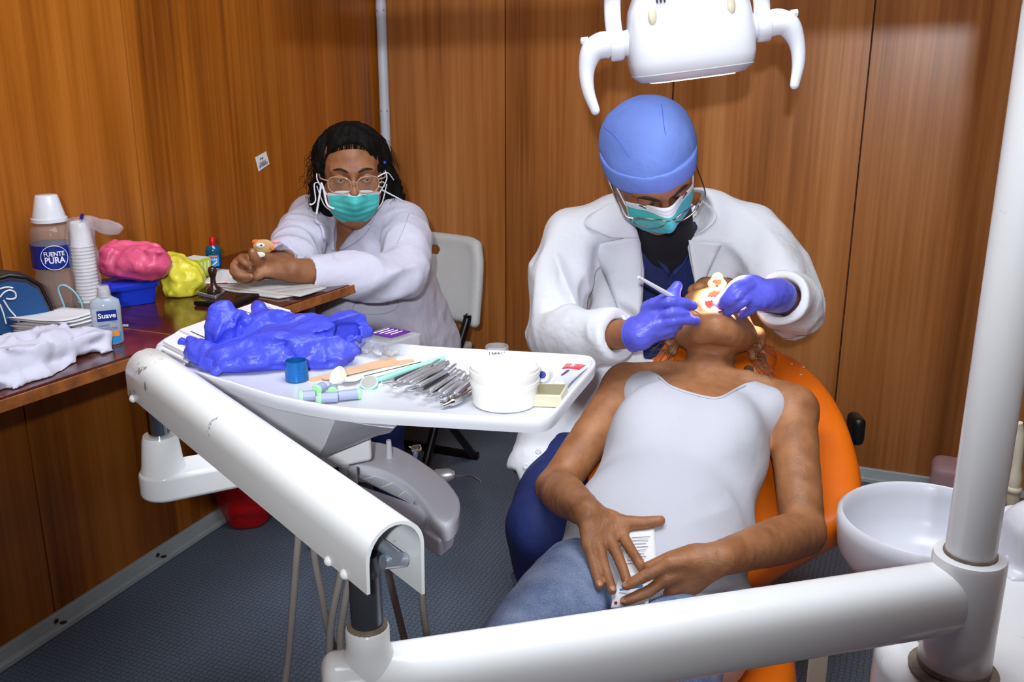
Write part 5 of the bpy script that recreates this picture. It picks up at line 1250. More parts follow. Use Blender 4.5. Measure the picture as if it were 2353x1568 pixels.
# her left hand lies flat behind it
k5 = [E_(622, 596, 2.20), E_(612, 606, 2.19), E_(610, 616, 2.18), E_(612, 625, 2.17)]
for m_ in k5: sd.chain([WWR, lerp(WWR, m_, .55), m_], [.022, .018, .012], .008)
for f_ in ([k5[0], E_(605, 596, 2.19), E_(592, 602, 2.185), E_(586, 610, 2.18)], [k5[1], E_(597, 610, 2.175), E_(588, 618, 2.17), E_(584, 626, 2.17)], [k5[2], E_(598, 622, 2.165), E_(590, 628, 2.16), E_(584, 632, 2.16)], [k5[3], E_(602, 630, 2.16), E_(594, 635, 2.155), E_(588, 637, 2.155)]): finger(sd, f_, .0096, .0078, .003)
sd.warp(lambda q: .0008 * vnoise(q * 80, 2))
sd.build('body', M['skin_w'], wm, 1)
for t_, p_ in ((E_(580, 578, 2.14), E_(582, 586, 2.142)), (E_(571, 613, 2.142), E_(564, 606, 2.135)), (E_(574, 636, 2.134), E_(552, 634, 2.126))): nail(t_, p_, V(.2, -.8, .5), wm, M['nail'])
# eyes behind the glasses
for s_ in (-1, 1):
    q = MB(); q.sphere(HWm(s_ * .032, .010, .079), .0115, 16, 10); ey = q.build('eye', M['eye'], wm)
    q = MB(); q.sphere(HWm(s_ * .032 + .001, .009, .0865), (.0055, .0055, .004), 12, 8, HWm.R); q.build('iris', M['iris'], ey)
    q = MB(); q.tube(catmull([HWm(s_ * .018, .012, .083), HWm(s_ * .032, .0150, .0885), HWm(s_ * .046, .012, .080)], 4), .0050, 8); q.build('eyelid', M['skin_w'], wm)
    q = MB(); q.tube(catmull([HWm(s_ * .019, .010, .083), HWm(s_ * .032, .0025, .0885), HWm(s_ * .045, .010, .081)], 4), .0032, 8); q.build('lower_lid', M['skin_w'], wm)
    q = MB(); q.tube(catmull([HWm(s_ * .012, .028, .0925), HWm(s_ * .030, .036, .089), HWm(s_ * .050, .030, .072)], 4), [.0015, .0030, .0034, .0034, .0032, .003, .0026, .002, .0012], 6); q.build('eyebrow', M['brow'], wm)
# curly black hair, swept up, falling behind the shoulder
hs_ = Sdf(HWm.c - V(.2, .2, .24), HWm.c + V(.22, .24, .2), .0038)
hs_.ell(HWm(0, .042, -.030), (.081, .077, .092), HWm.R, .02); hs_.ell(HWm(.005, .082, .008), (.056, .038, .052), HWm.R, .03)
hs_.ell(HWm(-.070, .0, -.036), (.022, .075, .042), HWm.R, .03); hs_.ell(HWm(.074, .005, -.044), (.022, .07, .042), HWm.R, .03)
hs_.ell(HWm(.088, -.085, -.075), (.045, .085, .045), HWm.R, .03); hs_.ell(HWm(-.070, -.090, -.060), (.030, .06, .035), HWm.R, .03); hs_.ell(HWm(.0, -.06, -.09), (.09, .09, .05), HWm.R, .03)
hs_.ell(HWm(.0, .024, .085), (.068, .068, .086), HWm.R, .006, '-'); hs_.ell(HWm(.0, .064, .088), (.046, .034, .080), HWm.R, .012, '-')
hs_.warp(lambda q: .0075 * fold(q, HWm.e2 + HWm.e3 * .3, 14, 60, 5) + .009 * vnoise(q * 60, 8) * np.clip(1.2 - HWm.loc(q)[:, 1] * 20, 0, 1))
hair = hs_.build('hair', M['hair_black'], wm, 1)
def curl(r, i):
    s_ = r.choice((-1, 1, 1)); y = r.uniform(-.15, .06); a = HWm(s_ * r.uniform(.075, .105), y, r.uniform(-.10, -.02)); o = [a]
    for k in range(4): o.append(o[-1] + HWm.e1 * s_ * r.uniform(-.008, .012) - HWm.e2 * r.uniform(.002, .018) + HWm.e3 * r.uniform(-.01, .01))
    return o
strands(420, curl, random.Random(8), 'stray_curls', M['hair_black'], wm, .0005)
def wisp(r, i):
    x = r.uniform(-.05, .05); a = HWm(x, .066 + .012 * (1 - (x / .05) ** 2), .062 - 6 * x * x); return [a, a + HWm.e2 * .012 + HWm.e3 * .004, HWm(x * .9, .105, .03)]
strands(140, wisp, random.Random(9), 'hairline', M['hair_black'], wm, .0005)
q = MB(); q.sphere(P(884, 374, 2.50), .0045, 10, 8); q.build('hair_clip', M['blue_box'], wm)
mk_, mp_ = mask_mesh(HWm, wm, top=-.014, bot=-.112, half=62)
for s_, sg in ((0, -1), (-1, 1)):
    e0, e1 = mp_[s_, 2], mp_[s_, -2]; ear = HWm(sg * .083, .016 if sg < 0 else .012, -.010)
    q = MB(); q.tube(catmull([e0, lerp(e0, ear, .55) + HWm.e1 * sg * .012, ear], 5), .0017, 6); q.build('tie', M['mask_white'], mk_)
    q = MB(); q.tube(catmull([e1, HWm(sg * .074, -.07, .020), HWm(sg * .088, -.03, -.004)], 5), .0017, 6); q.build('tie', M['mask_white'], mk_)
for pts in ([(734, 420, 2.44), (722, 424, 2.43), (725, 460, 2.42), (716, 470, 2.42), (712, 468, 2.42)], [(738, 422, 2.43), (734, 450, 2.42), (727, 492, 2.42)], [(738, 420, 2.43), (744, 436, 2.42), (752, 470, 2.41), (768, 480, 2.40)],
            [(868, 406, 2.44), (890, 397, 2.46), (905, 414, 2.47)], [(872, 420, 2.44), (880, 418, 2.44), (884, 424, 2.44), (880, 431, 2.44), (870, 428, 2.44)], [(876, 436, 2.43), (900, 448, 2.44), (926, 462, 2.45)]):
    q = MB(); q.tube(catmull([P(*p) for p in pts], 5), .0024, 8, flat=.5); q.build('tie_end', M['mask_white'], mk_)
glasses(HWm, wm, y=.000, z=.110, w=.055, h=.042, gap=.014, rim='frame_clear', r=.0016)
# her white coat
ct = Sdf(V(-.86, 2.08, .36), V(.04, 3.02, .96), .0046)
RWm = np.stack([WN, wf, UP], 1)
ct.ell(WCH + UP * .02, (.165, .130, .20), RWm); ct.chain([WCH + UP * -.05, lerp(WCH, WHP, .5), WHP], [.160, .175, .19], .06, smooth=3)
ct.chain([WSL + UP * -.01, WSC + UP * .022, WSR + UP * -.01], [.062, .060, .062], .06, smooth=4)
ct.chain([WHP, P(850, 850, 2.45), P(800, 930, 2.30)], [.16, .125, .10], .05, smooth=3)
CLw, CRw = lerp(WEL, WWL, .60), P(712, 632, 2.215)
ct.chain([WSL, lerp(WSL, WEL, .5) + UP * .005, WEL, CLw], [.064, .066, .060, .050], .03, smooth=4)
ct.chain([WSR, lerp(WSR, WER, .5) + V(.02, .01, .01), WER + V(.012, .02, -.002), lerp(WER, CRw, .5), CRw], [.062, .062, .062, .055, .046], .03, smooth=4)
ct.chain([lerp(WER, CRw, .8), CRw - nrm(WER - CRw) * .10], [.030, .040], .004, '-'); ct.chain([lerp(WEL, CLw, .6), CLw + nrm(WWL - WEL) * .10], [.030, .042], .004, '-')
dW = nrm(CRw - WER)
ct.cut(lambda X, Y, Z: -(((X - CRw[0]) * dW[0] + (Y - CRw[1]) * dW[1] + (Z - CRw[2]) * dW[2]) - .006) + 10 * (np.sqrt((X - CRw[0]) ** 2 + (Y - CRw[1]) ** 2 + (Z - CRw[2]) ** 2) > .10), .003)
ct.ell(WSC + UP * .075 + wf * .03, (.080, .10, .065), RWm, .02, '-')
ct.cut_px([(760, 430), (850, 430), (836, 500), (800, 548), (771, 590), (768, 560), (772, 500)], 2.0, 2.64, .004)
def wfld(q):
    d = .0035 * fold(q, V(.1, 0, 1), 4, 12, 5, False)
    for S_, E2, sd_ in ((WSL, WEL, 3), (WSR, WER, 6)):
        g = np.exp(-((q - E2) ** 2).sum(1) / .14 ** 2); d += g * .0140 * (fold(q, V(.7, .2, .45), 5, 18, sd_) - .3)
        g = np.exp(-((q - lerp(S_, E2, .45)) ** 2).sum(1) / .12 ** 2); d += g * .0110 * (fold(q, V(.5, .3, -.6), 5, 17, sd_ + 7) - .3)
    g = np.exp(-((q - lerp(WCH, WHP, .6)) ** 2).sum(1) / .2 ** 2); d += g * .0080 * (fold(q, V(.9, 0, -.3), 4, 16, 15) - .3)
    return d
ct.warp(wfld, .03)
coat = ct.build('lab_coat', M['coat_w'], wm, 2)
def lapw(ea, eb, lift=.010, nm='lapel'): return ribbon(ct, ea, eb, nm, M['coat_w'], coat, lift, .003, 20, 7, default=2.5)
lapw([(730, 508), (740, 528), (744, 548), (762, 574)], [(770, 500), (769, 530), (768, 556), (769, 576)], .010)
lapw([(738, 476), (722, 500), (728, 512), (756, 524)], [(768, 486), (771, 496), (772, 508), (770, 520)], .014, 'collar')
lapw([(852, 520), (836, 542), (812, 560), (786, 574)], [(826, 508), (808, 534), (792, 556), (778, 572)], .010)
lapw([(842, 478), (856, 490), (858, 506), (842, 520)], [(836, 490), (832, 500), (828, 508), (822, 518)], .014, 'collar')
seam(ct, [(912, 560), (930, 520), (940, 490)], 'sleeve_seam', M['stitch'], coat, .001)
seam(ct, [(815, 700), (812, 712), (830, 722), (880, 722), (912, 708), (916, 690)], 'pocket_seam', M['stitch'], coat, .0012)
seam(ct, [(762, 740), (756, 700), (752, 690)], 'front_edge', M['stitch'], coat, .0014)

for s_ in (-1, 1):
    k_ = lerp(P(850, 850, 2.45), P(800, 930, 2.30), .75) + WN * s_ * .075; f_ = V(k_[0], k_[1], .07) - wf * .04
    q = MB(); q.tube(catmull([k_, lerp(k_, f_, .5), f_], 6), [.058] * 4 + [.050] * 4 + [.042] * 5, 16); q.build('trouser_leg', M['navy'], wm)
    q = MB(); q.tube(catmull([f_ - wf * .03 - UP * .025, f_ + wf * .06 - UP * .030, f_ + wf * .14 - UP * .042], 5), [.036] * 5 + [.032, .030, .027, .024, .021, .017], 14); q.build('shoe', M['black_plastic'], wm)

# ------------------------------------------------------------------ her folding chair
RR = PZ(1105, 1058, 0); 
fc = thing('folding_chair', 'grey plastic folding chair with black legs behind the clerk', 'chair', RR - WN * .2)
def C3(a, b, z): return RR - WN * a - WD * b + UP * z          # a: to her right, b: forward
zt = .705
def side(a):
    q = MB(); q.tube(catmull([C3(a, .46, .01), C3(a, .27, .28), C3(a, .10, .47), C3(a, .085, .50)], 5), .0125, 12); q.build('long_leg', M['black_metal'], fc)
    q = MB(); q.tube([C3(a + (.025 if a < .2 else -.025), .0, .01), C3(a + (.025 if a < .2 else -.025), .36, .385)], .0125, 12); q.build('rear_leg', M['black_metal'], fc)
for a in (0, .42): side(a)
q = MB(); q.box(C3(.21, .0, .012) , (.40, .02, .02), RM); q.build('rear_stretcher', M['black_metal'], fc)
def bk(u, v):     # backrest panel, curved
    a = -.016 + .452 * u; z = .475 + (zt - .475) * v; b = .055 - .05 * v + .035 * (4 * (u - .5) ** 2) - .02
    return C3(a, b, z)
s_ = Sdf(C3(.21, .03, .59) - V(.3, .2, .17), C3(.21, .03, .59) + V(.3, .2, .17), .0045)
ed = [bk(0, .0), bk(0, .45), bk(.01, .80), bk(.06, .97), bk(.16, 1.0), bk(.5, 1.0), bk(.84, 1.0), bk(.94, .97), bk(.99, .80), bk(1, .45), bk(1, .0)]
s_.chain(ed, .0165, .0, smooth=3)
for v in np.linspace(.02, .98, 26): s_.chain([bk(u, v) for u in np.linspace(.03, .97, 9)], .0115, .012)
s_.chain([bk(.34, .84), bk(.66, .84)], .017, .004, '-')
s_.build('backrest', M['chair_plastic'], fc, 2)
s_ = Sdf(C3(.21, .24, .40) - V(.32, .32, .06), C3(.21, .24, .40) + V(.32, .32, .06), .006)
s_.box(C3(.21, .24, .395), (.21, .20, .014), RM, rnd=.012); s_.build('seat', M['chair_plastic'], fc, 2)

# ------------------------------------------------------------------ things on the desk
def on(x, y, z=None): return PZ(x, y, TZ if z is None else z)
def zof(x, y, base): return P(x, y, base[1])[2]           # height seen at that pixel above a standing thing
def px2m(base): q = base - CAM; return (q[1] * CP - q[2] * SP) / F_PX
# water bottle with a measuring cup upside down on it
b0 = on(142, 716); k = px2m(b0)
wb = thing('water_bottle', 'large clear water bottle with blue label, white cup upturned on top', 'bottle', b0)
hz = lambda y: zof(125, y, b0)
q = MB(); q.lathe([(.030, TZ + .001), (.042 , TZ + .008), (.043, hz(690)), (.040, hz(660)), (.0425, hz(636)), (.039, hz(622)), (.0425, hz(612)), (.0425, hz(556)), (.040, hz(548)), (.0415, hz(535)), (.036, hz(520)), (.026, hz(512)), (.020, hz(506)), (.020, hz(492))], b0 * V(1, 1, 0), seg=32); q.build('bottle_body', M['pet'], wb, angle=60)
q = MB(); q.lathe([(.0432, hz(610)), (.0432, hz(558))], b0 * V(1, 1, 0), seg=32, cap0=False, cap1=False); lb = q.build('label', M['label_blue'], wb)
c0 = b0 * V(1, 1, 0); fr_ = nrm((CAM - b0) * V(1, 1, 0)); rt = nrm(np.cross(UP, fr_)) 
zc = (hz(610) + hz(558)) / 2
def wrap_ring(c, r, a0, zc, w, h, rad, name, m, parent):
    q = MB(); pts = []
    for t in np.linspace(0, 2 * math.pi, 33)[:-1]:
        a = w * math.cos(t) / r; d = fr_ * math.cos(a) + rt * math.sin(a); pts.append(c + d * r + UP * (zc + h * math.sin(t)))
    q.tube(pts, rad, 6, closed=True); return q.build(name, m, parent)
wrap_ring(c0, .0436, 0, zc, .0265, .0245, .0007, 'label_ring', M['label_white'], lb)
text_mesh('FUENTE', .0125, c0 + fr_ * .0438 + UP * (zc + .0075), rt, UP, M['label_white'], lb, wrap=(c0, .0438), bold=.0003, squeeze=.9)
text_mesh('PURA', .0175, c0 + fr_ * .0438 + UP * (zc - .0055), rt, UP, M['label_white'], lb, wrap=(c0, .0438), bold=.0005, squeeze=.9)
q = MB(); q.lathe([(.034, hz(509)), (.035, hz(508)), (.0345, hz(500)), (.032, hz(499)), (.0215, hz(450)), (.0200, hz(448)), (.0, hz(448))], c0, seg=30); q.build('measuring_cup', M['plastic_white'], wb, angle=50)
# nested paper cups in a plastic sleeve
u0 = on(208, 718); cuz = lambda y: zof(195, y, u0)
ztop = cuz(510); n_c = 17
cup0 = None
ORD = ['first', 'second', 'third', 'fourth', 'fifth', 'sixth', 'seventh', 'eighth', 'ninth', 'tenth', 'eleventh', 'twelfth', 'thirteenth', 'fourteenth', 'fifteenth', 'sixteenth', 'seventeenth', 'eighteenth']
lean = nrm(V(-.02, 0, 1))
for i in range(n_c):
    z1 = ztop - i * .0072; h_ = .050
    if z1 - h_ < TZ: h_ = max(.012, z1 - TZ - .0005)
    base = V(u0[0], u0[1], z1 - h_)
    if cup0 is None or h_ < .0499:
        q = MB(); q.lathe([(.0225, 0), (.0232, .0012), (.0225, .0024), (.0218, .003), (.0218 - .0042 * h_ / .05, h_ - .0005), (.0165, h_)], (0, 0, 0), seg=22)
        o = q.build('paper_cup', M['paper'], None, angle=60, local=True); o.location = turn(base); OFF[o.name] = turn(base); cup0 = cup0 or o
    else:
        o = cup0.copy(); COL.objects.link(o); o.location = turn(base)
    tag(o, ORD[i] + ' white paper cup from the top of the stack beside the water bottle', 'cup', 'nested paper cups on the desk')
slv = thing('plastic_sleeve', 'clear plastic sleeve with twisted end round the cup stack', 'plastic bag', u0)
q = MB()
def slf(u, v):
    t = 2 * math.pi * u; z = TZ + .002 + (ztop + .006 - TZ) * v; r = .0265 + .0022 * math.sin(7 * t + 9 * v) + .002 * math.sin(3 * t - 20 * v) - .008 * max(0, v - .93) / .07
    return u0 * V(1, 1, 0) + V(r * math.cos(t), r * math.sin(t), z)
q.grid(slf, 24, 26, closed_u=True); q.build('film', M['clear_soft'], slv, angle=180)
tq_ = Sdf(P(230, 525, u0[1]) - .09, P(230, 525, u0[1]) + .09, .003)
tq_.chain([P(188, 506, u0[1]), P(214, 514, u0[1] - .01), P(240, 522, u0[1] - .02), P(268, 526, u0[1] - .02)], [.008, .012, .016, .013], 0, smooth=3, flat=(V(.2, 1, 0), 1.7)); tq_.warp(lambda p: .004 * fold(p, V(1, 0, -.2), 10, 60, 3))
tq_.build('twisted_end', M['clear_soft'], slv, 0)
q = MB(); q.tube([P(186, 508, u0[1] - .012), P(188, 496, u0[1] - .012), P(191, 493, u0[1] - .012)], .0035, 8); q.build('tie', M['label_blue'], slv)
# folded loop of elastic
q = MB(); b_ = on(165, 735)
q.tube(catmull([P(152, 722, b_[1]), P(146, 700, b_[1]), P(134, 664, b_[1]), P(148, 656, b_[1]), P(172, 672, b_[1]), P(188, 700, b_[1]), P(189, 724, b_[1])], 5), .0020, 6)
tag(q.build('elastic_loop', M['loop_blue']), 'pale blue elastic loop hanging in front of the water bottle', 'elastic loop')
# soft bundles
def blob(name, label, cat, m, parts, res=.004, warp=None, relax=1, part='bundle', extra=None):
    lo = np.min([p[0] - p[1] - .03 for p in parts], 0); hi = np.max([p[0] + p[1] + .03 for p in parts], 0); s = Sdf(lo, hi, res)
    for c, r in parts: s.ell(c, r, None, .03)
    s.cut(lambda X, Y, Z: Z - TZ - .0008 + 0 * X + 0 * Y, .003)
    if warp: s.warp(warp, .03)
    s.cut(lambda X, Y, Z: Z - TZ - .0008 + 0 * X + 0 * Y, .0)
    v, F = s.mesh(relax); o = mesh_obj(name, v, F, m, None, angle=180); return tag(o, label, cat), s
bx0 = on(318, 700)
pk = P(300, 622, bx0[1] - .0); pk[2] = TZ + .088
blob('pink_bag', 'pink plastic bag bundle lying on the blue box', 'plastic bag', M['pink_bag'], [(pk + V(-.012, .03, .002), V(.058, .05, .036)), (pk + V(.035, .02, -.002), V(.038, .045, .032)), (pk + V(.062, .0, .012), V(.012, .02, .022)), (pk + V(-.048, .03, .010), V(.02, .035, .03))], .0034, lambda p: .0055 * (fold(p, V(1, .2, -.2), 8, 40, 4) - .3) + .0035 * (fold(p, V(.4, .2, 1), 12, 46, 14) - .3) + .003 * vnoise(p * 80, 6))
# blue lidded box
bb = thing('plastic_box', 'blue plastic lidded box under the pink bag', 'box', bx0)
bw = px2m(bx0)
e_ = nrm(on(378, 690) - on(262, 708)); e_ = nrm(e_ * V(1, 1, 0)); Rb = np.stack([e_, np.cross(UP, e_), UP], 1)
cb_ = on(316, 704) + np.cross(UP, e_) * .045
q = MB()
def rr(w, d, z, r=.012):
    o = []
    for cx, cy, a0 in ((w - r, d - r, 0), (-w + r, d - r, 90), (-w + r, -d + r, 180), (w - r, -d + r, 270)):
        for t in (0, 30, 60, 90): a = math.radians(a0 + t); o.append(cb_ + Rb @ V(cx + r * math.cos(a), cy + r * math.sin(a), 0) + UP * z)
    return o
q.rings([rr(.044, .038, .001), rr(.050, .044, .040)]); q.build('tub', M['blue_box'], bb, angle=40)
q = MB(); q.rings([rr(.052, .046, .036), rr(.0535, .0475, .038), rr(.0535, .0475, .046), rr(.050, .044, .049)]); q.build('lid', M['blue_box'], bb, angle=40)
# yellow bag
yk = on(410, 682)
blob('yellow_bag', 'crumpled yellow plastic bag beside the blue box', 'plastic bag', M['yellow_bag'], [(yk + V(.0, .03, .038), V(.036, .04, .036)), (yk + V(-.016, .035, .066), V(.026, .03, .026)), (yk + V(.028, .02, .028), V(.022, .03, .026)), (yk + V(-.004, .008, .012), V(.022, .018, .014))], .0034, lambda p: .0055 * (fold(p, V(.6, 0, -.8), 10, 46, 4) - .3) + .0040 * (fold(p, V(.8, .3, .5), 14, 50, 24) - .3) + .003 * vnoise(p * 85, 16))
# lime card box
gb = on(448, 640); gx = thing('card_box', 'small lime green card box behind the yellow bag', 'box', gb)
Rg = np.stack([nrm(V(.9, -.35, 0)), nrm(V(.35, .9, 0)), UP], 1)
q = MB(); q.box(gb + Rg @ V(-.012, .025, .022), (.050, .045, .044), Rg); q.build('carton', M['green_box'], gx, bevel=.001)
q = MB(); q.box(gb + Rg @ V(-.012, .025, .0446), (.046, .041, .0008), Rg); q.build('top_flap', M['paper'], gx)
for kk in range(3):
    q = MB(); q.box(gb + Rg @ V(.0002 - .012 + .025, .012 + .013 * kk, .022), (.0008, .004, .030), Rg); q.build('print_stripe', M['label_white'], gx)
# mouthwash
m0 = on(493, 612); mw_ = thing('mouthwash_bottle', 'small teal mouthwash bottle with red cap by the wall', 'bottle', m0); mz = lambda y: zof(492, y, m0)
cm = m0 * V(1, 1, 0); fr_ = nrm((CAM - m0) * V(1, 1, 0)); rt = nrm(np.cross(UP, fr_))
q = MB(); q.lathe([(.016, TZ + .001), (.0175, TZ + .004), (.0175, mz(590)), (.0190, mz(582)), (.0190, mz(574)), (.0160, mz(567)), (.0095, mz(563)), (.0085, mz(560))], cm, seg=24, sx=.8, xh=fr_); q.build('bottle_body', M['mouthwash'], mw_, angle=60)
q = MB(); q.lathe([(.0085, mz(563)), (.0088, mz(562)), (.0078, mz(547)), (.0066, mz(545))], cm, seg=18); q.build('cap', M['red_cap'], mw_)
lz = (mz(610) + mz(584)) / 2; lh = mz(584) - mz(610)
q = MB(); q.box(cm + fr_ * .0146 + UP * lz, (.024, .0008, lh), np.stack([rt, fr_, UP], 1)); ml = q.build('label', M['label_teal'], mw_)
q = MB(); q.box(cm + fr_ * .0151 + UP * (lz + lh * .40), (.022, .0006, .0055), np.stack([rt, fr_, UP], 1)); q.build('red_strip', M['label_red'], ml)
text_mesh('Colgate', .0052, cm + fr_ * .0156 + UP * (lz + lh * .40), rt, UP, M['label_white'], ml)
text_mesh('PLAX', .0072, cm + fr_ * .0152 + UP * (lz + lh * .10), rt, UP, M['label_white'], ml, bold=.0003)
q = MB(); q.tube(catmull([cm + fr_ * .0152 + UP * (lz - lh * .42) - rt * .006, cm + fr_ * .0156 + UP * (lz - lh * .2) + rt * .003, cm + fr_ * .0152 + UP * (lz - lh * .05) + rt * .007], 4), .0018, 6); q.build('swirl', M['label_white'], ml)
# papers under the clerk's hands
def sheet(name, label, px, z, m, group=None, th=.0012, n=10, curl=0.0, seed=0):
    c = [PZ(x, y, z) for x, y in px]; rs = random.Random(seed)
    def fn(u, v): p = lerp(lerp(c[0], c[1], u), lerp(c[3], c[2], u), v); return p + UP * (curl * (4 * (u - .5) ** 2 + (v > .7) * (v - .7) * 1.5) + .0006 * math.sin(9 * u + seed) * math.sin(7 * v))
    q = MB(); q.grid(fn, n, n); return tag(q.build(name, m, None, angle=180, thick=th), label, 'paper', group)
ps = sheet('paper_sheet', 'large grey record sheet spread under the clerk\'s hands', [(468, 655), (620, 628), (752, 662), (690, 682)], TZ + .006, M['paper_old'], th=.002, seed=1)
sheet('paper_sheet', 'lower record sheet jutting out at the desk end', [(490, 664), (640, 636), (742, 668), (640, 686)], TZ + .003, M['paper_old'], th=.003, seed=2)
sheet('paper_sheet', 'small white form with red edge beside the stamp', [(458, 652), (508, 618), (560, 622), (545, 650)], TZ + .010, M['paper'], seed=3)
q = MB(); q.tube([PZ(460, 656, TZ + .0125), PZ(522, 650, TZ + .0125)], .0022, 6, flat=.4); tag(q.build('red_pencil', M['label_red']), 'thin red pencil lying along the white form', 'pencil')
for j in range(5):
    q = MB(); q.tube([PZ(lerp(V(540, 652), V(640, 640), t)[0] + 24 * j, lerp(V(540, 652), V(640, 640), t)[1] + 5.0 * j, TZ + .0084) for t in (0, .5, 1)], .0005, 5); q.build('rule', M['ink_grey'], ps)
# phone, ink pad, rubber stamp
ph = thing('phone', 'dark smartphone lying on the desk', 'phone', on(520, 690))
pc = [PZ(x, y, TZ + .001) for x, y in ((446, 702), (505, 680), (596, 684), (540, 708))]; ctr_ = sum(pc) / 4
q = MB(); q.rings([[ctr_ + (p - ctr_) * .98 for p in pc], [p + UP * .002 for p in pc], [p + UP * .008 for p in pc], [ctr_ + (p - ctr_) * .97 + UP * .0095 for p in pc]]); q.build('case', M['black_plastic'], ph, angle=30)
q = MB(); q.rings([[ctr_ + (p - ctr_) * .93 + UP * .0093 for p in pc], [ctr_ + (p - ctr_) * .93 + UP * .0100 for p in pc]]); q.build('screen', M['phone'], ph)
ip = thing('ink_pad', 'grey metal ink pad under the rubber stamp', 'ink pad', on(486, 688))
pc = [PZ(x, y, TZ + .011) for x, y in ((452, 678), (478, 664), (517, 672), (496, 690))]
q = MB(); q.rings([pc, [p + UP * .008 for p in pc]]); q.build('tin', M['steel'], ip, bevel=.002)
ctr_ = sum(pc) / 4; q = MB(); q.rings([[ctr_ + (p - ctr_) * .85 + UP * .008 for p in pc], [ctr_ + (p - ctr_) * .85 + UP * .0092 for p in pc]]); q.build('pad', M['black_plastic'], ip)
s0 = PZ(492, 672, TZ + .021); sz = lambda y: zof(490, y, s0)
q = MB(); q.lathe([(.0155, TZ + .021), (.0160, TZ + .024), (.0150, TZ + .031), (.0075, TZ + .036), (.0060, sz(650)), (.0055, sz(640)), (.0085, sz(630)), (.0098, sz(622)), (.0080, sz(615)), (.003, sz(612))], s0 * V(1, 1, 0), seg=22)
tag(q.build('rubber_stamp', M['stamp'], angle=60), 'dark turned wood rubber stamp standing on the ink pad', 'rubber stamp')
# hand sanitizer
h0 = on(252, 790); hz2 = lambda y: zof(244, y, h0)
sn = thing('sanitizer_bottle', 'small clear hand sanitizer bottle at the desk edge', 'bottle', h0)
c0 = h0 * V(1, 1, 0); fr_ = nrm((CAM - h0) * V(1, 1, 0) + V(.12, 0, 0)); rt = nrm(np.cross(UP, fr_))
q = MB(); q.lathe([(.024, TZ + .001), (.0262, TZ + .004), (.0262, hz2(720)), (.0268, hz2(705)), (.0245, hz2(690)), (.016, hz2(684)), (.0128, hz2(681))], c0, seg=28, sx=.62, xh=fr_); q.build('bottle_body', M['gel'], sn, angle=60)
q = MB(); q.lathe([(.0130, hz2(683)), (.0132, hz2(682)), (.0126, hz2(667)), (.0110, hz2(665)), (.0108, hz2(658)), (.0096, hz2(656))], c0, seg=20); q.build('flip_cap', M['clear'], sn)
q = MB(); q.lathe([(.0105, hz2(682)), (.0105, hz2(660))], c0, seg=16); q.build('cap_core', M['plastic_grey'], sn)
FRm = np.stack([rt, fr_, UP], 1); d_ = .0170
zl = lambda y: hz2(y)
def lab(y0, y1, w, m, dx=0, dd=0): q = MB(); q.box(c0 + fr_ * (d_ + dd) + rt * dx + UP * (zl(y0) + zl(y1)) / 2, (w, .0006, abs(zl(y0) - zl(y1))), FRm); return q.build('label', m, sn)
lab(709, 733, .034, M['label_blue']); lab(760, 784, .040, M['label_teal']); lab(757, 769, .034, M['label_orange'], .001, .0006)
text_mesh('Suave', .0135, c0 + fr_ * (d_ + .0009) + UP * zl(721), rt, UP, M['label_white'], sn, bold=.0003)
text_mesh('HAND', .0068, c0 + fr_ * (d_ + .0006) - rt * .006 + UP * zl(743), rt, UP, M['label_blue'], sn)
text_mesh('SANITIZER', .0068, c0 + fr_ * (d_ + .0006) + UP * zl(751), rt, UP, M['label_blue'], sn)
# folded napkins
for i in range(6):
    dx = [0, 6, -4, 8, 2, -6][i]; y_ = 758 - 5 * i
    sheet('paper_napkin', ORD[i] + ' white paper napkin from the bottom of the pile behind the folded coat', [(22 + dx, y_ + 2), (150 + dx, y_ - 22), (236 + dx, y_ - 14), (140 + dx, y_ + 12)], TZ + .004 + .005 * i, M['paper'], 'napkins piled on the desk', th=.0022, curl=.004 if i > 3 else .001, seed=10 + i)
q = MB(); q.box(on(288, 752) + UP * .003, (.012, .005, .004)); tag(q.build('eraser', M['plastic_white'], bevel=.001), 'tiny white eraser on the bare desk behind the sanitizer', 'eraser')
# folded coat that hangs over the desk edge
fc0 = on(105, 850); fcl = thing('folded_coat', 'folded pale lilac white coat at the desk edge', 'coat', on(100, 850))
s_ = Sdf(fc0 + V(-.30, -.16, -.06), fc0 + V(.20, .24, .17), .0036)
xd = nrm((on(250, 800) - on(0, 880)) * V(1, 1, 0)); yd = np.cross(UP, xd); Rf = np.stack([xd, yd, UP], 1)
cc = on(95, 838)
s_.box(cc + Rf @ V(-.03, .025, .010), (.150, .065, .011), Rf, rnd=.010); s_.box(cc + Rf @ V(-.035, .025, .027), (.140, .060, .010), Rf, rnd=.009, k=.003)
s_.chain([cc + Rf @ V(.108, -.015, .017), cc + Rf @ V(.114, .025, .019), cc + Rf @ V(.108, .060, .017)], [.017, .018, .016], .010)
s_.chain([cc + Rf @ V(-.16, -.018, .032), cc + Rf @ V(-.02, -.028, .026), cc + Rf @ V(.07, -.020, .018)], [.022, .022, .017], .012, smooth=3)
s_.chain([cc + Rf @ V(-.15, -.046, -.014), cc + Rf @ V(-.04, -.046, -.016), cc + Rf @ V(.03, -.036, .002)], [.024, .024, .014], .014, smooth=3)
s_.warp(lambda p: .0090 * (fold(p, Rf @ V(1, .25, -.35), 5, 34, 3) - .3) + .0080 * (fold(p, Rf @ V(.6, .1, .7), 7, 28, 12) - .3) + .002 * vnoise(p * 60, 1), .03)
s_.cut(lambda X, Y, Z: np.maximum(Z - TZ - .001 + 0 * X, -(((X - on(95, 884)[0]) * yd[0] + (Y - on(95, 884)[1]) * yd[1]) + .004)), .0)
s_.build('cloth', M['coat_w'], fcl, 1)
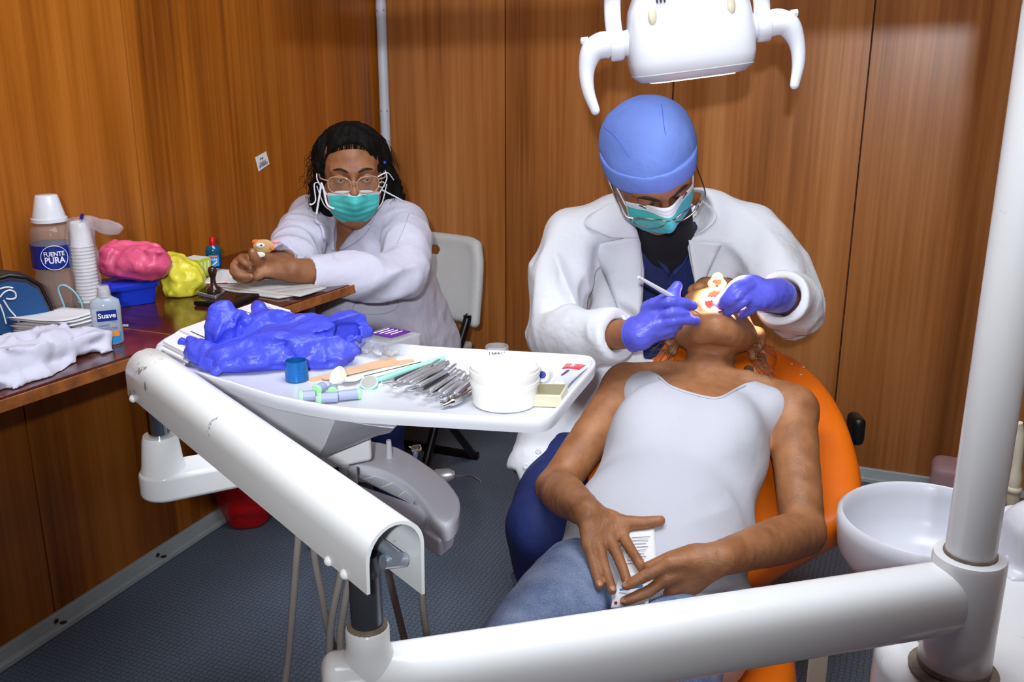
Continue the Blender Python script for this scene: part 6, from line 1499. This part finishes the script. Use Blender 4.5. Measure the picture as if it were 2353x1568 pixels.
# blue bag at the left edge
g0 = on(40, 762); bg = thing('lunch_bag', 'blue cloth bag with white outline drawing at the left edge', 'bag', g0)
gz = lambda y: zof(40, y, g0)
gf = nrm((CAM - g0) * V(1, 1, 0) + V(.5, 0, 0)); gr2 = nrm(np.cross(UP, gf))
def bo_(k, d): return [g0 * V(1, 1, 0) + gr2 * (x * k) - gf * d + UP * (TZ + z * k) for x, z in [(-.07, .001), (-.072, .05), (-.066, .085), (-.045, .105), (0, .112), (.030, .104), (.052, .085), (.066, .04), (.068, .001)]]
q = MB(); q.rings([bo_(.94, -.004), bo_(1.0, .004), bo_(1.02, .03), bo_(1.0, .062), bo_(.9, .070)]); q.build('side_wall', M['bag_navy'], bg, angle=50)
q = MB(); q.rings([bo_(.90, -.0065), bo_(.90, -.0035)]); q.build('front_panel', M['bag_blue'], bg, angle=30)
q = MB(); q.tube(bo_(1.0, -.001), .0035, 8); q.build('piping', M['black_plastic'], bg)
dr = [[(0, 683), (10, 672), (22, 667), (34, 672), (36, 684), (24, 688), (14, 686)], [(8, 690), (22, 712), (36, 728), (44, 742)], [(0, 700), (8, 722), (14, 744)], [(0, 664), (16, 660), (30, 662)]]
q = MB()
for d_ in dr:
    q.tube(catmull([PP(x, y, g0 + gf * .0075, gf) for x, y in d_], 4), .0016, 6)
q.build('outline_drawing', M['label_white'], bg)
# foam craft animal face by the clerk's hand
o0 = P(606, 566, 2.16); cr_ = thing('craft_ornament', 'small foam animal face ornament beside the clerk\'s hand', 'ornament', o0 - UP * .03)
q = MB(); q.sphere(o0, (.024, .006, .016), 16, 10); q.build('face', M['orange_tan'], cr_)
q = MB(); q.sphere(o0 + V(-.006, -.006, .003), (.010, .003, .006), 14, 8); q.build('eye_patch', M['paper'], cr_)
q = MB(); q.sphere(o0 + V(-.003, -.009, .004), (.0028, .002, .0018), 10, 6); q.build('pupil', M['black_plastic'], cr_)
q = MB(); q.sphere(o0 + V(.020, -.006, -.004), (.006, .004, .005), 10, 6); q.build('snout', M['foam_orange'], cr_)
q = MB(); q.sphere(o0 + V(.028, .0, .010), (.009, .003, .005), 10, 6); q.build('ear', M['pink'], cr_)
q = MB(); q.sphere(o0 + V(-.016, .0, .010), (.010, .003, .006), 10, 6); q.build('mane', M['foam_orange'], cr_)
q = MB(); q.sphere(o0 + V(-.010, -.006, -.018), (.014, .003, .007), 12, 6); q.build('collar', M['cream'], cr_)

# ------------------------------------------------------------------ red waste bag, pink bin on the floor
r0 = PZ(552, 1222, 0) + V(.01, .075, 0)
s_ = Sdf(r0 + V(-.17, -.17, 0.0), r0 + V(.17, .17, .34), .005)
s_.chain([r0 + V(.0, 0, .035), r0 + V(.01, 0, .12), r0 + V(0, .0, .28)], [.072, .098, .112], 0, smooth=3); s_.warp(lambda p: .009 * (fold(p, V(.1, 0, 1), 3, 15, 4) - .3) + .006 * vnoise(p * 16, 3), .04)
s_.cut(lambda X, Y, Z: Z - .002 + 0 * X + 0 * Y, 0)
rb = thing('waste_bag', 'red plastic waste bag on the floor by the left wall', 'waste bag', r0); s_.build('film', M['red_bag'], rb, 1)
q = MB(); q.tube([r0 + V(.1 * math.cos(t), .1 * math.sin(t), .295) for t in np.linspace(0, 2 * math.pi, 21)[:-1]], .012, 8, closed=True); q.build('rolled_rim', M['red_bag'], rb)
n0 = PB(2185, 1150, .10); n0[2] = 0
pb = thing('plastic_bin', 'frosted pink plastic container with red lid mark at the back wall', 'container', n0)
s_ = Sdf(n0 + V(-.13, -.11, 0), n0 + V(.13, .11, .16), .005); s_.box(n0 + V(.025, 0, .062), (.085, .06, .070), RM, rnd=.025); s_.cut(lambda X, Y, Z: Z - .001 + 0 * X + 0 * Y)
s_.build('tub', M['frost'], pb, 2)
q = MB(); q.sphere(n0 + V(.015, -.064, .085) , (.032, .006, .018), 18, 8); q.build('red_mark', M['red_bag'], pb)

# ------------------------------------------------------------------ things on the instrument tray
def T(x, y, z=0): return PZ(x, y, TF + z)
# heap of used gloves
hp0 = T(660, 835)
def gl_sdf(lo, hi, res=.0027): return Sdf(np.asarray(lo) - .035, np.asarray(hi) + .035, res)
pA, pB_ = T(500, 860), T(835, 800)
s_ = gl_sdf((pA[0] - .02, pA[1] - .05, TF), (pB_[0] + .03, pA[1] + .30, TF + .11))
def ga(x, y, z): return T(x, y) + UP * z          # pixel of the foot point, then height
s_.ell(ga(585, 838, .018), (.075, .055, .022), rot3(0, 0, .15), .02); s_.ell(ga(690, 832, .026), (.075, .052, .030), rot3(0, .1, -.1), .02)
s_.ell(ga(740, 812, .032), (.075, .055, .036), None, .02); s_.ell(ga(640, 812, .030), (.070, .050, .034), None, .02); s_.ell(ga(790, 830, .018), (.035, .035, .020), None, .015)
s_.chain([ga(780, 808, .050), ga(800, 810, .050), ga(812, 814, .040)], [.018, .020, .018], .015)
s_.ell(ga(803, 822, .030), (.016, .030, .022), rot3(0, 0, -.4), .004, '-')
s_.chain([ga(630, 808, .045), ga(608, 800, .060), ga(601, 796, .064)], [.014, .010, .008], .01)
s_.warp(lambda p: .0068 * (fold(p, V(1, .4, .2), 7, 30, 3) - .35) + .0060 * (fold(p, V(.6, -.7, .3), 8, 30, 11) - .35) + .0042 * (fold(p, V(.9, .5, .1), 12, 62, 21) - .35) + .0015 * vnoise(p * 60, 5), .03)
s_.cut(lambda X, Y, Z: Z - TF - .001 + 0 * X + 0 * Y)
v_, f_ = s_.mesh(1); tag(mesh_obj('nitrile_glove', v_, f_, M['glove_heap'], None, angle=180), 'large crumpled heap of violet nitrile gloves on the tray', 'gloves', 'gloves heaped on the tray')
s_ = gl_sdf((T(480, 850)[0] - .02, T(500, 850)[1] - .02, TF), (T(600, 850)[0], T(500, 780)[1] + .06, TF + .10))
s_.ell(ga(514, 825, .036), (.022, .026, .038), rot3(0, .2, 0), .01); s_.chain([ga(507, 825, .058), ga(503, 822, .078)], [.018, .011], .012); s_.chain([ga(530, 825, .055), ga(545, 822, .066), ga(562, 824, .060)], [.016, .014, .013], .012)
s_.chain([ga(518, 825, .060), ga(526, 820, .080)], [.012, .009], .01)
s_.ell(ga(556, 827, .056), (.007, .012, .010), None, .003, '-')
s_.warp(lambda p: .0060 * (fold(p, V(.3, .2, 1), 9, 46, 3) - .35) + .002 * (fold(p, V(1, .2, .3), 16, 80, 5) - .35) + .003 * vnoise(p * 60, 5), .03); s_.cut(lambda X, Y, Z: Z - TF - .001 + 0 * X + 0 * Y)
v_, f_ = s_.mesh(1); tag(mesh_obj('nitrile_glove', v_, f_, M['glove_heap'], None, angle=180), 'violet glove with fingers sticking up at the heap\'s left', 'gloves', 'gloves heaped on the tray')
s_ = gl_sdf((T(415, 850)[0] - .02, T(470, 870)[1] - .03, TF), (T(530, 850)[0], T(470, 800)[1] + .05, TF + .06))
s_.ell(ga(482, 838, .016), (.034, .022, .018), rot3(0, .2, .3), .01); s_.chain([ga(460, 832, .018), ga(438, 826, .024), ga(424, 822, .022)], [.016, .011, .008], .01); s_.chain([ga(480, 850, .010), ga(500, 862, .006)], [.014, .010], .01)
s_.warp(lambda p: .0055 * (fold(p, V(1, .2, .2), 9, 46, 8) - .35) + .002 * (fold(p, V(.2, 1, .3), 16, 80, 5) - .35) + .003 * vnoise(p * 60, 9), .03); s_.cut(lambda X, Y, Z: Z - TF - .001 + 0 * X + 0 * Y)
v_, f_ = s_.mesh(1); tag(mesh_obj('nitrile_glove', v_, f_, M['glove_heap'], None, angle=180), 'small flat violet glove lying left of the heap', 'gloves', 'gloves heaped on the tray')
# booklets and paper packets
def stack(name, label, px, z0, h, m, cat='booklet', group=None, n=1):
    c = [PZ(x, y, TF + z0 + h) for x, y in px]; t = thing(name, label, cat, sum(c) / 4 - UP * h, group)
    q = MB(); q.rings([[p - UP * h for p in c], c]); q.build('pages', m, t, smooth=False, bevel=.0008); return t, c
bkz = 0
for i in range(4):
    d_ = [(0, 0), (-5, 3), (4, 2), (0, 0)][i]
    t_, c_ = stack('booklet', ['lowest white booklet under the gloves', 'second white booklet from the bottom of the pile', 'third white booklet from the bottom of the pile', 'top white booklet with blue rule under the gloves'][i], [(412 + d_[0], 766 + d_[1] - 3 * i), (596 + d_[0], 700 + d_[1] - 3 * i), (668 + d_[0], 722 + d_[1] - 3 * i), (500 + d_[0], 806 + d_[1] - 3 * i)], .0005 + .0068 * i, .006, M['paper'], 'booklet', 'booklets piled on the tray')
ue, ve = c_[1] - c_[0], c_[3] - c_[0]
def bkp(u, v): return c_[0] + ue * u + ve * v + UP * .0006
q = MB(); q.tube([bkp(.04, .22), bkp(.04, .92)], .0010, 6, flat=.5); q.build('blue_rule', M['ink'], t_)
text_mesh('Izona', .016, bkp(.16, .62), -ve, ue, M['ink'], t_, depth=.0004)
for j in range(3):
    q = MB(); q.tube([bkp(.86 + .035 * j, .25), bkp(.86 + .035 * j, .80 - .1 * j)], .0004, 5); q.build('print_line', M['ink_grey'], t_)
q = MB(); q.tube([bkp(.70, .1), bkp(.70, .55)], .0008, 6, flat=.5); q.build('blue_rule', M['ink'], t_)
for i in range(5):
    dx = [0, 8, -4, 6, 2][i]
    stack('gauze_packet', ['bottom', 'second', 'third', 'fourth', 'top'][i] + ' white paper packet in the pile at the tray\'s left end', [(372 + dx, 812 - 7 * i), (410 + dx, 786 - 7 * i), (452 + dx, 806 - 7 * i), (424 + dx, 838 - 7 * i)], .0005 + .0045 * i, .004, M['paper'], 'packet', 'paper packets on the tray')
# blue dappen cup
d0 = T(683, 874); dz = lambda y: zof(681, y, d0)
q = MB(); H_ = dz(828) - TF
q.lathe([(.0160, TF + .001), (.0172, TF + .002)] + [x for k_ in range(4) for x in ((.0174, TF + .003 + .0035 * k_), (.0168, TF + .0042 + .0035 * k_), (.0172, TF + .0058 + .0035 * k_))] + [(.0160, TF + H_), (.0146, TF + H_), (.0150, TF + H_ * .35), (.0, TF + H_ * .35)], d0 * V(1, 1, 0), seg=30)
tag(q.build('dappen_cup', M['dappen'], angle=50), 'blue metallic dappen cup on the tray', 'cup')
# grey rubber plugs
for i, (x, y, a, l) in enumerate(((708, 910, 10, .020), (735, 893, 65, .018), (764, 898, 100, .018), (755, 914, 10, .026), (800, 908, 20, .032))):
    c = T(x, y, .0075); ax = V(math.cos(math.radians(a)), math.sin(math.radians(a)), 0); t_ = thing('rubber_plug', ['pale green rimmed grey plug nearest the blue cup', 'second grey rubber plug from the blue cup', 'middle grey rubber plug with round end', 'grey rubber plug lying in front', 'longest grey rubber plug beside the mirror'][i], 'plug', c - UP * .0075, 'rubber plugs on the tray')
    q = MB(); q.lathe([(.003, -l / 2), (.0072, -l / 2 + .002), (.0075, l / 2 - .004), (.0072, l / 2)], c, ax, 16); q.build('body', M['cap_grey'], t_, angle=50)
    q = MB(); q.lathe([(.0078, l / 2 - .003), (.0080, l / 2), (.0070, l / 2 + .0015)], c, ax * (1 if i in (4,) else -1), 16); q.build('green_rim', M['cap_green'], t_)
# wooden spatulas, plastic sticks, mirror
def bar(name, label, cat, p0, p1, w, h, m, group=None, z=.0, rounded=True):
    a, b = T(*p0, z + h / 2), T(*p1, z + h / 2); d = nrm(b - a); s = np.cross(UP, d); q = MB(); o = []
    n = 7
    for t in np.linspace(-90, 90, n): o.append(b + d * w / 2 * math.cos(math.radians(t)) + s * w / 2 * math.sin(math.radians(t)))
    for t in np.linspace(90, 270, n): o.append(a + d * w / 2 * math.cos(math.radians(t)) + s * w / 2 * math.sin(math.radians(t)))
    q.rings([[p - UP * h / 2 for p in o], [p + UP * h / 2 for p in o]]); return tag(q.build(name, m, bevel=.0004, angle=40), label, cat, group)
bar('tongue_depressor', 'wooden tongue depressor nearest the gloves', 'tongue depressor', (722, 872), (898, 826), .017, .0016, M['stick'], 'wooden spatulas on the tray')
bar('tongue_depressor', 'second wooden tongue depressor lying across the first', 'tongue depressor', (752, 868), (905, 832), .017, .0016, M['stick'], 'wooden spatulas on the tray', .002)
bar('tongue_depressor', 'pale wooden tongue depressor beside the white scoop', 'tongue depressor', (790, 856), (940, 830), .016, .0016, M['stick'], 'wooden spatulas on the tray', .0005)
bar('mixing_stick', 'flat white plastic mixing stick beside the spatulas', 'mixing stick', (800, 874), (962, 834), .010, .003, M['cream'], z=.002)
bar('mixing_stick', 'narrow white plastic stick next to the mint mirror', 'mixing stick', (838, 868), (982, 832), .006, .004, M['cream'], z=.001)
sc2 = thing('alginate_scoop', 'white plastic scoop with short handle among the spatulas', 'scoop', T(785, 866))
q = MB(); c = T(780, 866, .010); ax = nrm(V(-.55, -.5, .6)); q.lathe([(.003, -.006), (.011, -.004), (.014, .003), (.0145, .006), (.0130, .006), (.0105, -.002), (.0, -.004)], c, ax, 22); q.build('cup', M['cream'], sc2, angle=50)
q = MB(); q.tube([T(790, 872, .010), T(810, 872, .008), T(830, 866, .006)], [.008, .009, .006], 10, flat=.4, up=V(1, -1, 0)); q.build('handle', M['cream'], sc2)
mr_ = thing('hand_mirror', 'mint green plastic dental mirror lying on the tray', 'dental mirror', T(850, 880))
q = MB(); c = T(849, 881, .006); ax = nrm(V(-.1, -.5, .85)); q.lathe([(.0115, -.002), (.0135, 0), (.0135, .0025), (.0112, .003)], c, ax, 24); q.build('frame', M['mint'], mr_)
q = MB(); q.lathe([(.0112, .0022), (.0112, .0034)], c, ax, 24); q.build('glass', M['mirror'], mr_)
q = MB(); q.tube([T(862, 876, .005), T(890, 866, .005), T(950, 846, .006), T(1020, 824, .008)], [.003, .0045, .0045, .004], 10); q.build('handle', M['mint'], mr_)
# steel instruments, fanned
ri = random.Random(11)
for i in range(18):
    t = i / 17
    x0, y0 = 878 + 150 * t + ri.uniform(-7, 7), 884 + 34 * t + ri.uniform(-5, 5); x1, y1 = 1012 + 78 * t + ri.uniform(-7, 7), 828 + 42 * t + ri.uniform(-4, 4)
    zz = .003 + .006 * (i % 3); a, b = T(x0, y0, zz), T(x1, y1, zz + .001); d = nrm(b - a); s2 = np.cross(UP, d)
    t_ = thing('dental_probe', ORD[i] + ' steel dental probe from the mint mirror in the fan of instruments', 'dental probe', a - UP * zz, 'steel instruments fanned on the tray')
    q = MB(); q.tube([lerp(a, b, u) for u in (.18, .22, .5, .78, .82)], [.0016, .0034, .0030, .0034, .0016], 8); q.build('handle', M['steel'] if i % 3 else M['dark_steel'], t_)
    for e, o, sg in ((a, lerp(a, b, .2), 1), (b, lerp(a, b, .8), -1)):
        hk_ = ri.uniform(-.006, .006); q = MB(); q.tube(catmull([o, lerp(o, e, .5) + UP * .002, e + UP * ri.uniform(.002, .006), e + s2 * hk_ + d * sg * .003 + UP * .001, e + s2 * hk_ * 1.8 + d * sg * .009], 3), [.0015] * 6 + [.0011] * 4 + [.0008] * 3, 6); q.build('tip', M['steel'], t_)
fp = thing('extraction_forceps', 'chrome forceps with round joint beside the bucket', 'forceps', T(1045, 915))
q = MB(); q.tube(catmull([T(1012, 926, .006), T(1035, 922, .008), T(1058, 905, .010), T(1085, 880, .010)], 4), [.003] * 4 + [.006] * 4 + [.004] * 5, 10); q.build('jaw', M['chrome'], fp)
q = MB(); q.tube(catmull([T(1016, 934, .005), T(1036, 926, .007), T(1062, 915, .008), T(1090, 896, .008)], 4), [.003] * 4 + [.006] * 4 + [.004] * 5, 10); q.build('jaw', M['chrome'], fp)
q = MB(); q.lathe([(.006, 0), (.007, .002), (.005, .012)], T(1037, 925, .002), UP, 16); q.build('pivot', M['chrome'], fp)
# white bucket
k0 = T(1160, 925); bz = lambda y: zof(1157, y, k0); kr = 82 * px2m(k0) * .985
zr = TF + (bz(838) - TF)
q = MB(); q.lathe([(kr * .90, TF + .001), (kr * .93, TF + .004), (kr * .955, zr - .026), (kr * .99, zr - .0255), (kr * .99, zr - .019), (kr * .965, zr - .0185), (kr * .965, zr - .012), (kr * 1.0, zr - .0115), (kr * 1.0, zr - .005), (kr * .975, zr - .0045), (kr * .97, zr), (kr * .945, zr), (kr * .92, zr - .010), (kr * .88, TF + .02), (0, TF + .02)], k0 * V(1, 1, 0), seg=48)
tag(q.build('bucket', M['bucket'], angle=45), 'white ribbed plastic bucket on the tray', 'bucket')
# glass ring, toothpaste, caps, slab, clear box
g0_ = T(1142, 822); q = MB(); gz_ = zof(1142, 795, g0_)
q.lathe([(.017, TF + .001), (.0185, TF + .004), (.0188, gz_ - .002), (.0182, gz_), (.0150, gz_), (.0148, TF + .006), (0, TF + .006)], g0_ * V(1, 1, 0), seg=28)
gc = thing('glass_cup', 'small clear glass cup with marks behind the bucket', 'cup', g0_); q.build('glass', M['clear'], gc, angle=50)
fr_ = nrm((CAM - g0_) * V(1, 1, 0)); rt = nrm(np.cross(UP, fr_)); text_mesh('I MIN I', .010, g0_ * V(1, 1, 0) + fr_ * .0190 + UP * (gz_ - .009), rt, UP, M['ink'], gc, wrap=(g0_ * V(1, 1, 0), .0190))
tpz = .010
tt = thing('toothpaste_tube', 'small white toothpaste tube with red label at the tray corner', 'toothpaste', T(1300, 850))
a, b = T(1283, 886, tpz), T(1328, 826, tpz); d = nrm(b - a); s2 = np.cross(UP, d) * -1; L_ = np.linalg.norm(b - a); rr_ = []
for u in np.linspace(0, 1, 9):
    w = .010 + .010 * u; h = .0095 * (1 - u) + .0012; rr_.append([lerp(a, b, u) + s2 * w * math.cos(t) + UP * (h * math.sin(t) - .0 + (h - tpz) * .9) for t in np.linspace(0, 2 * math.pi, 19)[:-1]])
q = MB(); q.rings(rr_); q.build('tube_body', M['plastic_white'], tt, angle=60)
def ttp(u, s): h = .0095 * (1 - u) + .0012; w = .010 + .010 * u; return lerp(a, b, u) + s2 * s * w + UP * (h * math.sqrt(max(0, 1 - s * s)) + (h - tpz) * .9 + .0007)
q = MB(); q.grid(lambda i, j: ttp(.62 + .32 * i, -.85 + 1.6 * j), 8, 10); q.build('red_label', M['label_red'], tt, angle=180, thick=.0004)
text_mesh('Colgate', .011, ttp(.78, -.05) + UP * .0012, -d, s2, M['label_white'], tt, bold=.0002, squeeze=.8)
q = MB(); q.grid(lambda i, j: ttp(.15 + .35 * i, -.15 + .3 * j), 6, 4); q.build('purple_print', M['label_purple'], tt, angle=180, thick=.0003)
q = MB(); q.lathe([(.0075, 0), (.0085, .001), (.0080, .012), (.005, .013)], a - d * .002 + UP * (-.001), -d, 16); q.build('screw_cap', M['plastic_white'], tt)
c = T(1247, 862, .012); bt = thing('brush_tube', 'white round tube end with blue centre beside the bucket', 'tube', T(1255, 862)); ax = nrm(V(-.2, -.85, .3))
q = MB(); q.lathe([(.0085, -.06), (.0105, -.01), (.0112, 0), (.0100, .002)], c, ax, 20); q.build('barrel', M['plastic_white'], bt)
q = MB(); q.lathe([(.0055, .001), (.0055, .003)], c, ax, 16); q.build('blue_centre', M['label_blue'], bt)
sl = thing('glass_slab', 'yellowed square glass slab box beside the bucket', 'box', T(1275, 905))
c = [PZ(x, y, TF + .018) for x, y in ((1222, 882), (1306, 884), (1290, 910), (1226, 908))]
q = MB(); q.rings([[p - UP * .0175 for p in c], c]); q.build('case', M['slab'], sl, bevel=.0015); ce = sum(c) / 4
q = MB(); q.rings([[ce + (p - ce) * .86 + UP * .0002 for p in c], [ce + (p - ce) * .86 + UP * .0012 for p in c]]); q.build('lid_glass', M['slab_dark'], sl)
cx = thing('clear_box', 'clear plastic box of small parts with purple label', 'box', T(895, 800))
c = [PZ(x, y, TF + .030) for x, y in ((812, 775), (890, 752), (965, 766), (886, 790))]; ce = sum(c) / 4
q = MB(); q.rings([[p - UP * .0295 for p in c], [p - UP * .004 for p in c]]); q.build('tub', M['clear'], cx, bevel=.002)
q = MB(); q.rings([[ce + (p - ce) * 1.02 - UP * .004 for p in c], [ce + (p - ce) * 1.02 for p in c]]); lid = q.build('lid', M['clear'], cx, bevel=.0015)
l4 = [lerp(lerp(c[0], c[1], u), lerp(c[3], c[2], u), v) + UP * .0012 for u, v in ((.35, .12), (.95, .12), (.95, .80), (.35, .80))]
q = MB(); q.rings([l4, [p + UP * .0005 for p in l4]]); q.build('purple_label', M['label_purple'], lid, smooth=False)
for j in range(4):
    q = MB(); q.tube([lerp(l4[0], l4[1], .1 + .06 * j) * 1 + (l4[3] - l4[0]) * (.12 + .2 * j) + UP * .0008, lerp(l4[0], l4[1], .85) + (l4[3] - l4[0]) * (.12 + .2 * j) + UP * .0008], .0009, 5); q.build('label_print', M['label_white'], lid)
rp = random.Random(4)
for j in range(14):
    u, v = rp.uniform(.1, .9), rp.uniform(.1, .9); p = lerp(lerp(c[0], c[1], u), lerp(c[3], c[2], u), v) - UP * .024
    q = MB(); ax = V(rp.uniform(-1, 1), rp.uniform(-1, 1), rp.uniform(-.2, .2)); q.lathe([(.003, -.006), (.0036, -.004), (.0036, .005), (.002, .006)], p, ax, 8); q.build('small_part', M['plastic_grey'] if j % 2 else M['clear'], cx)
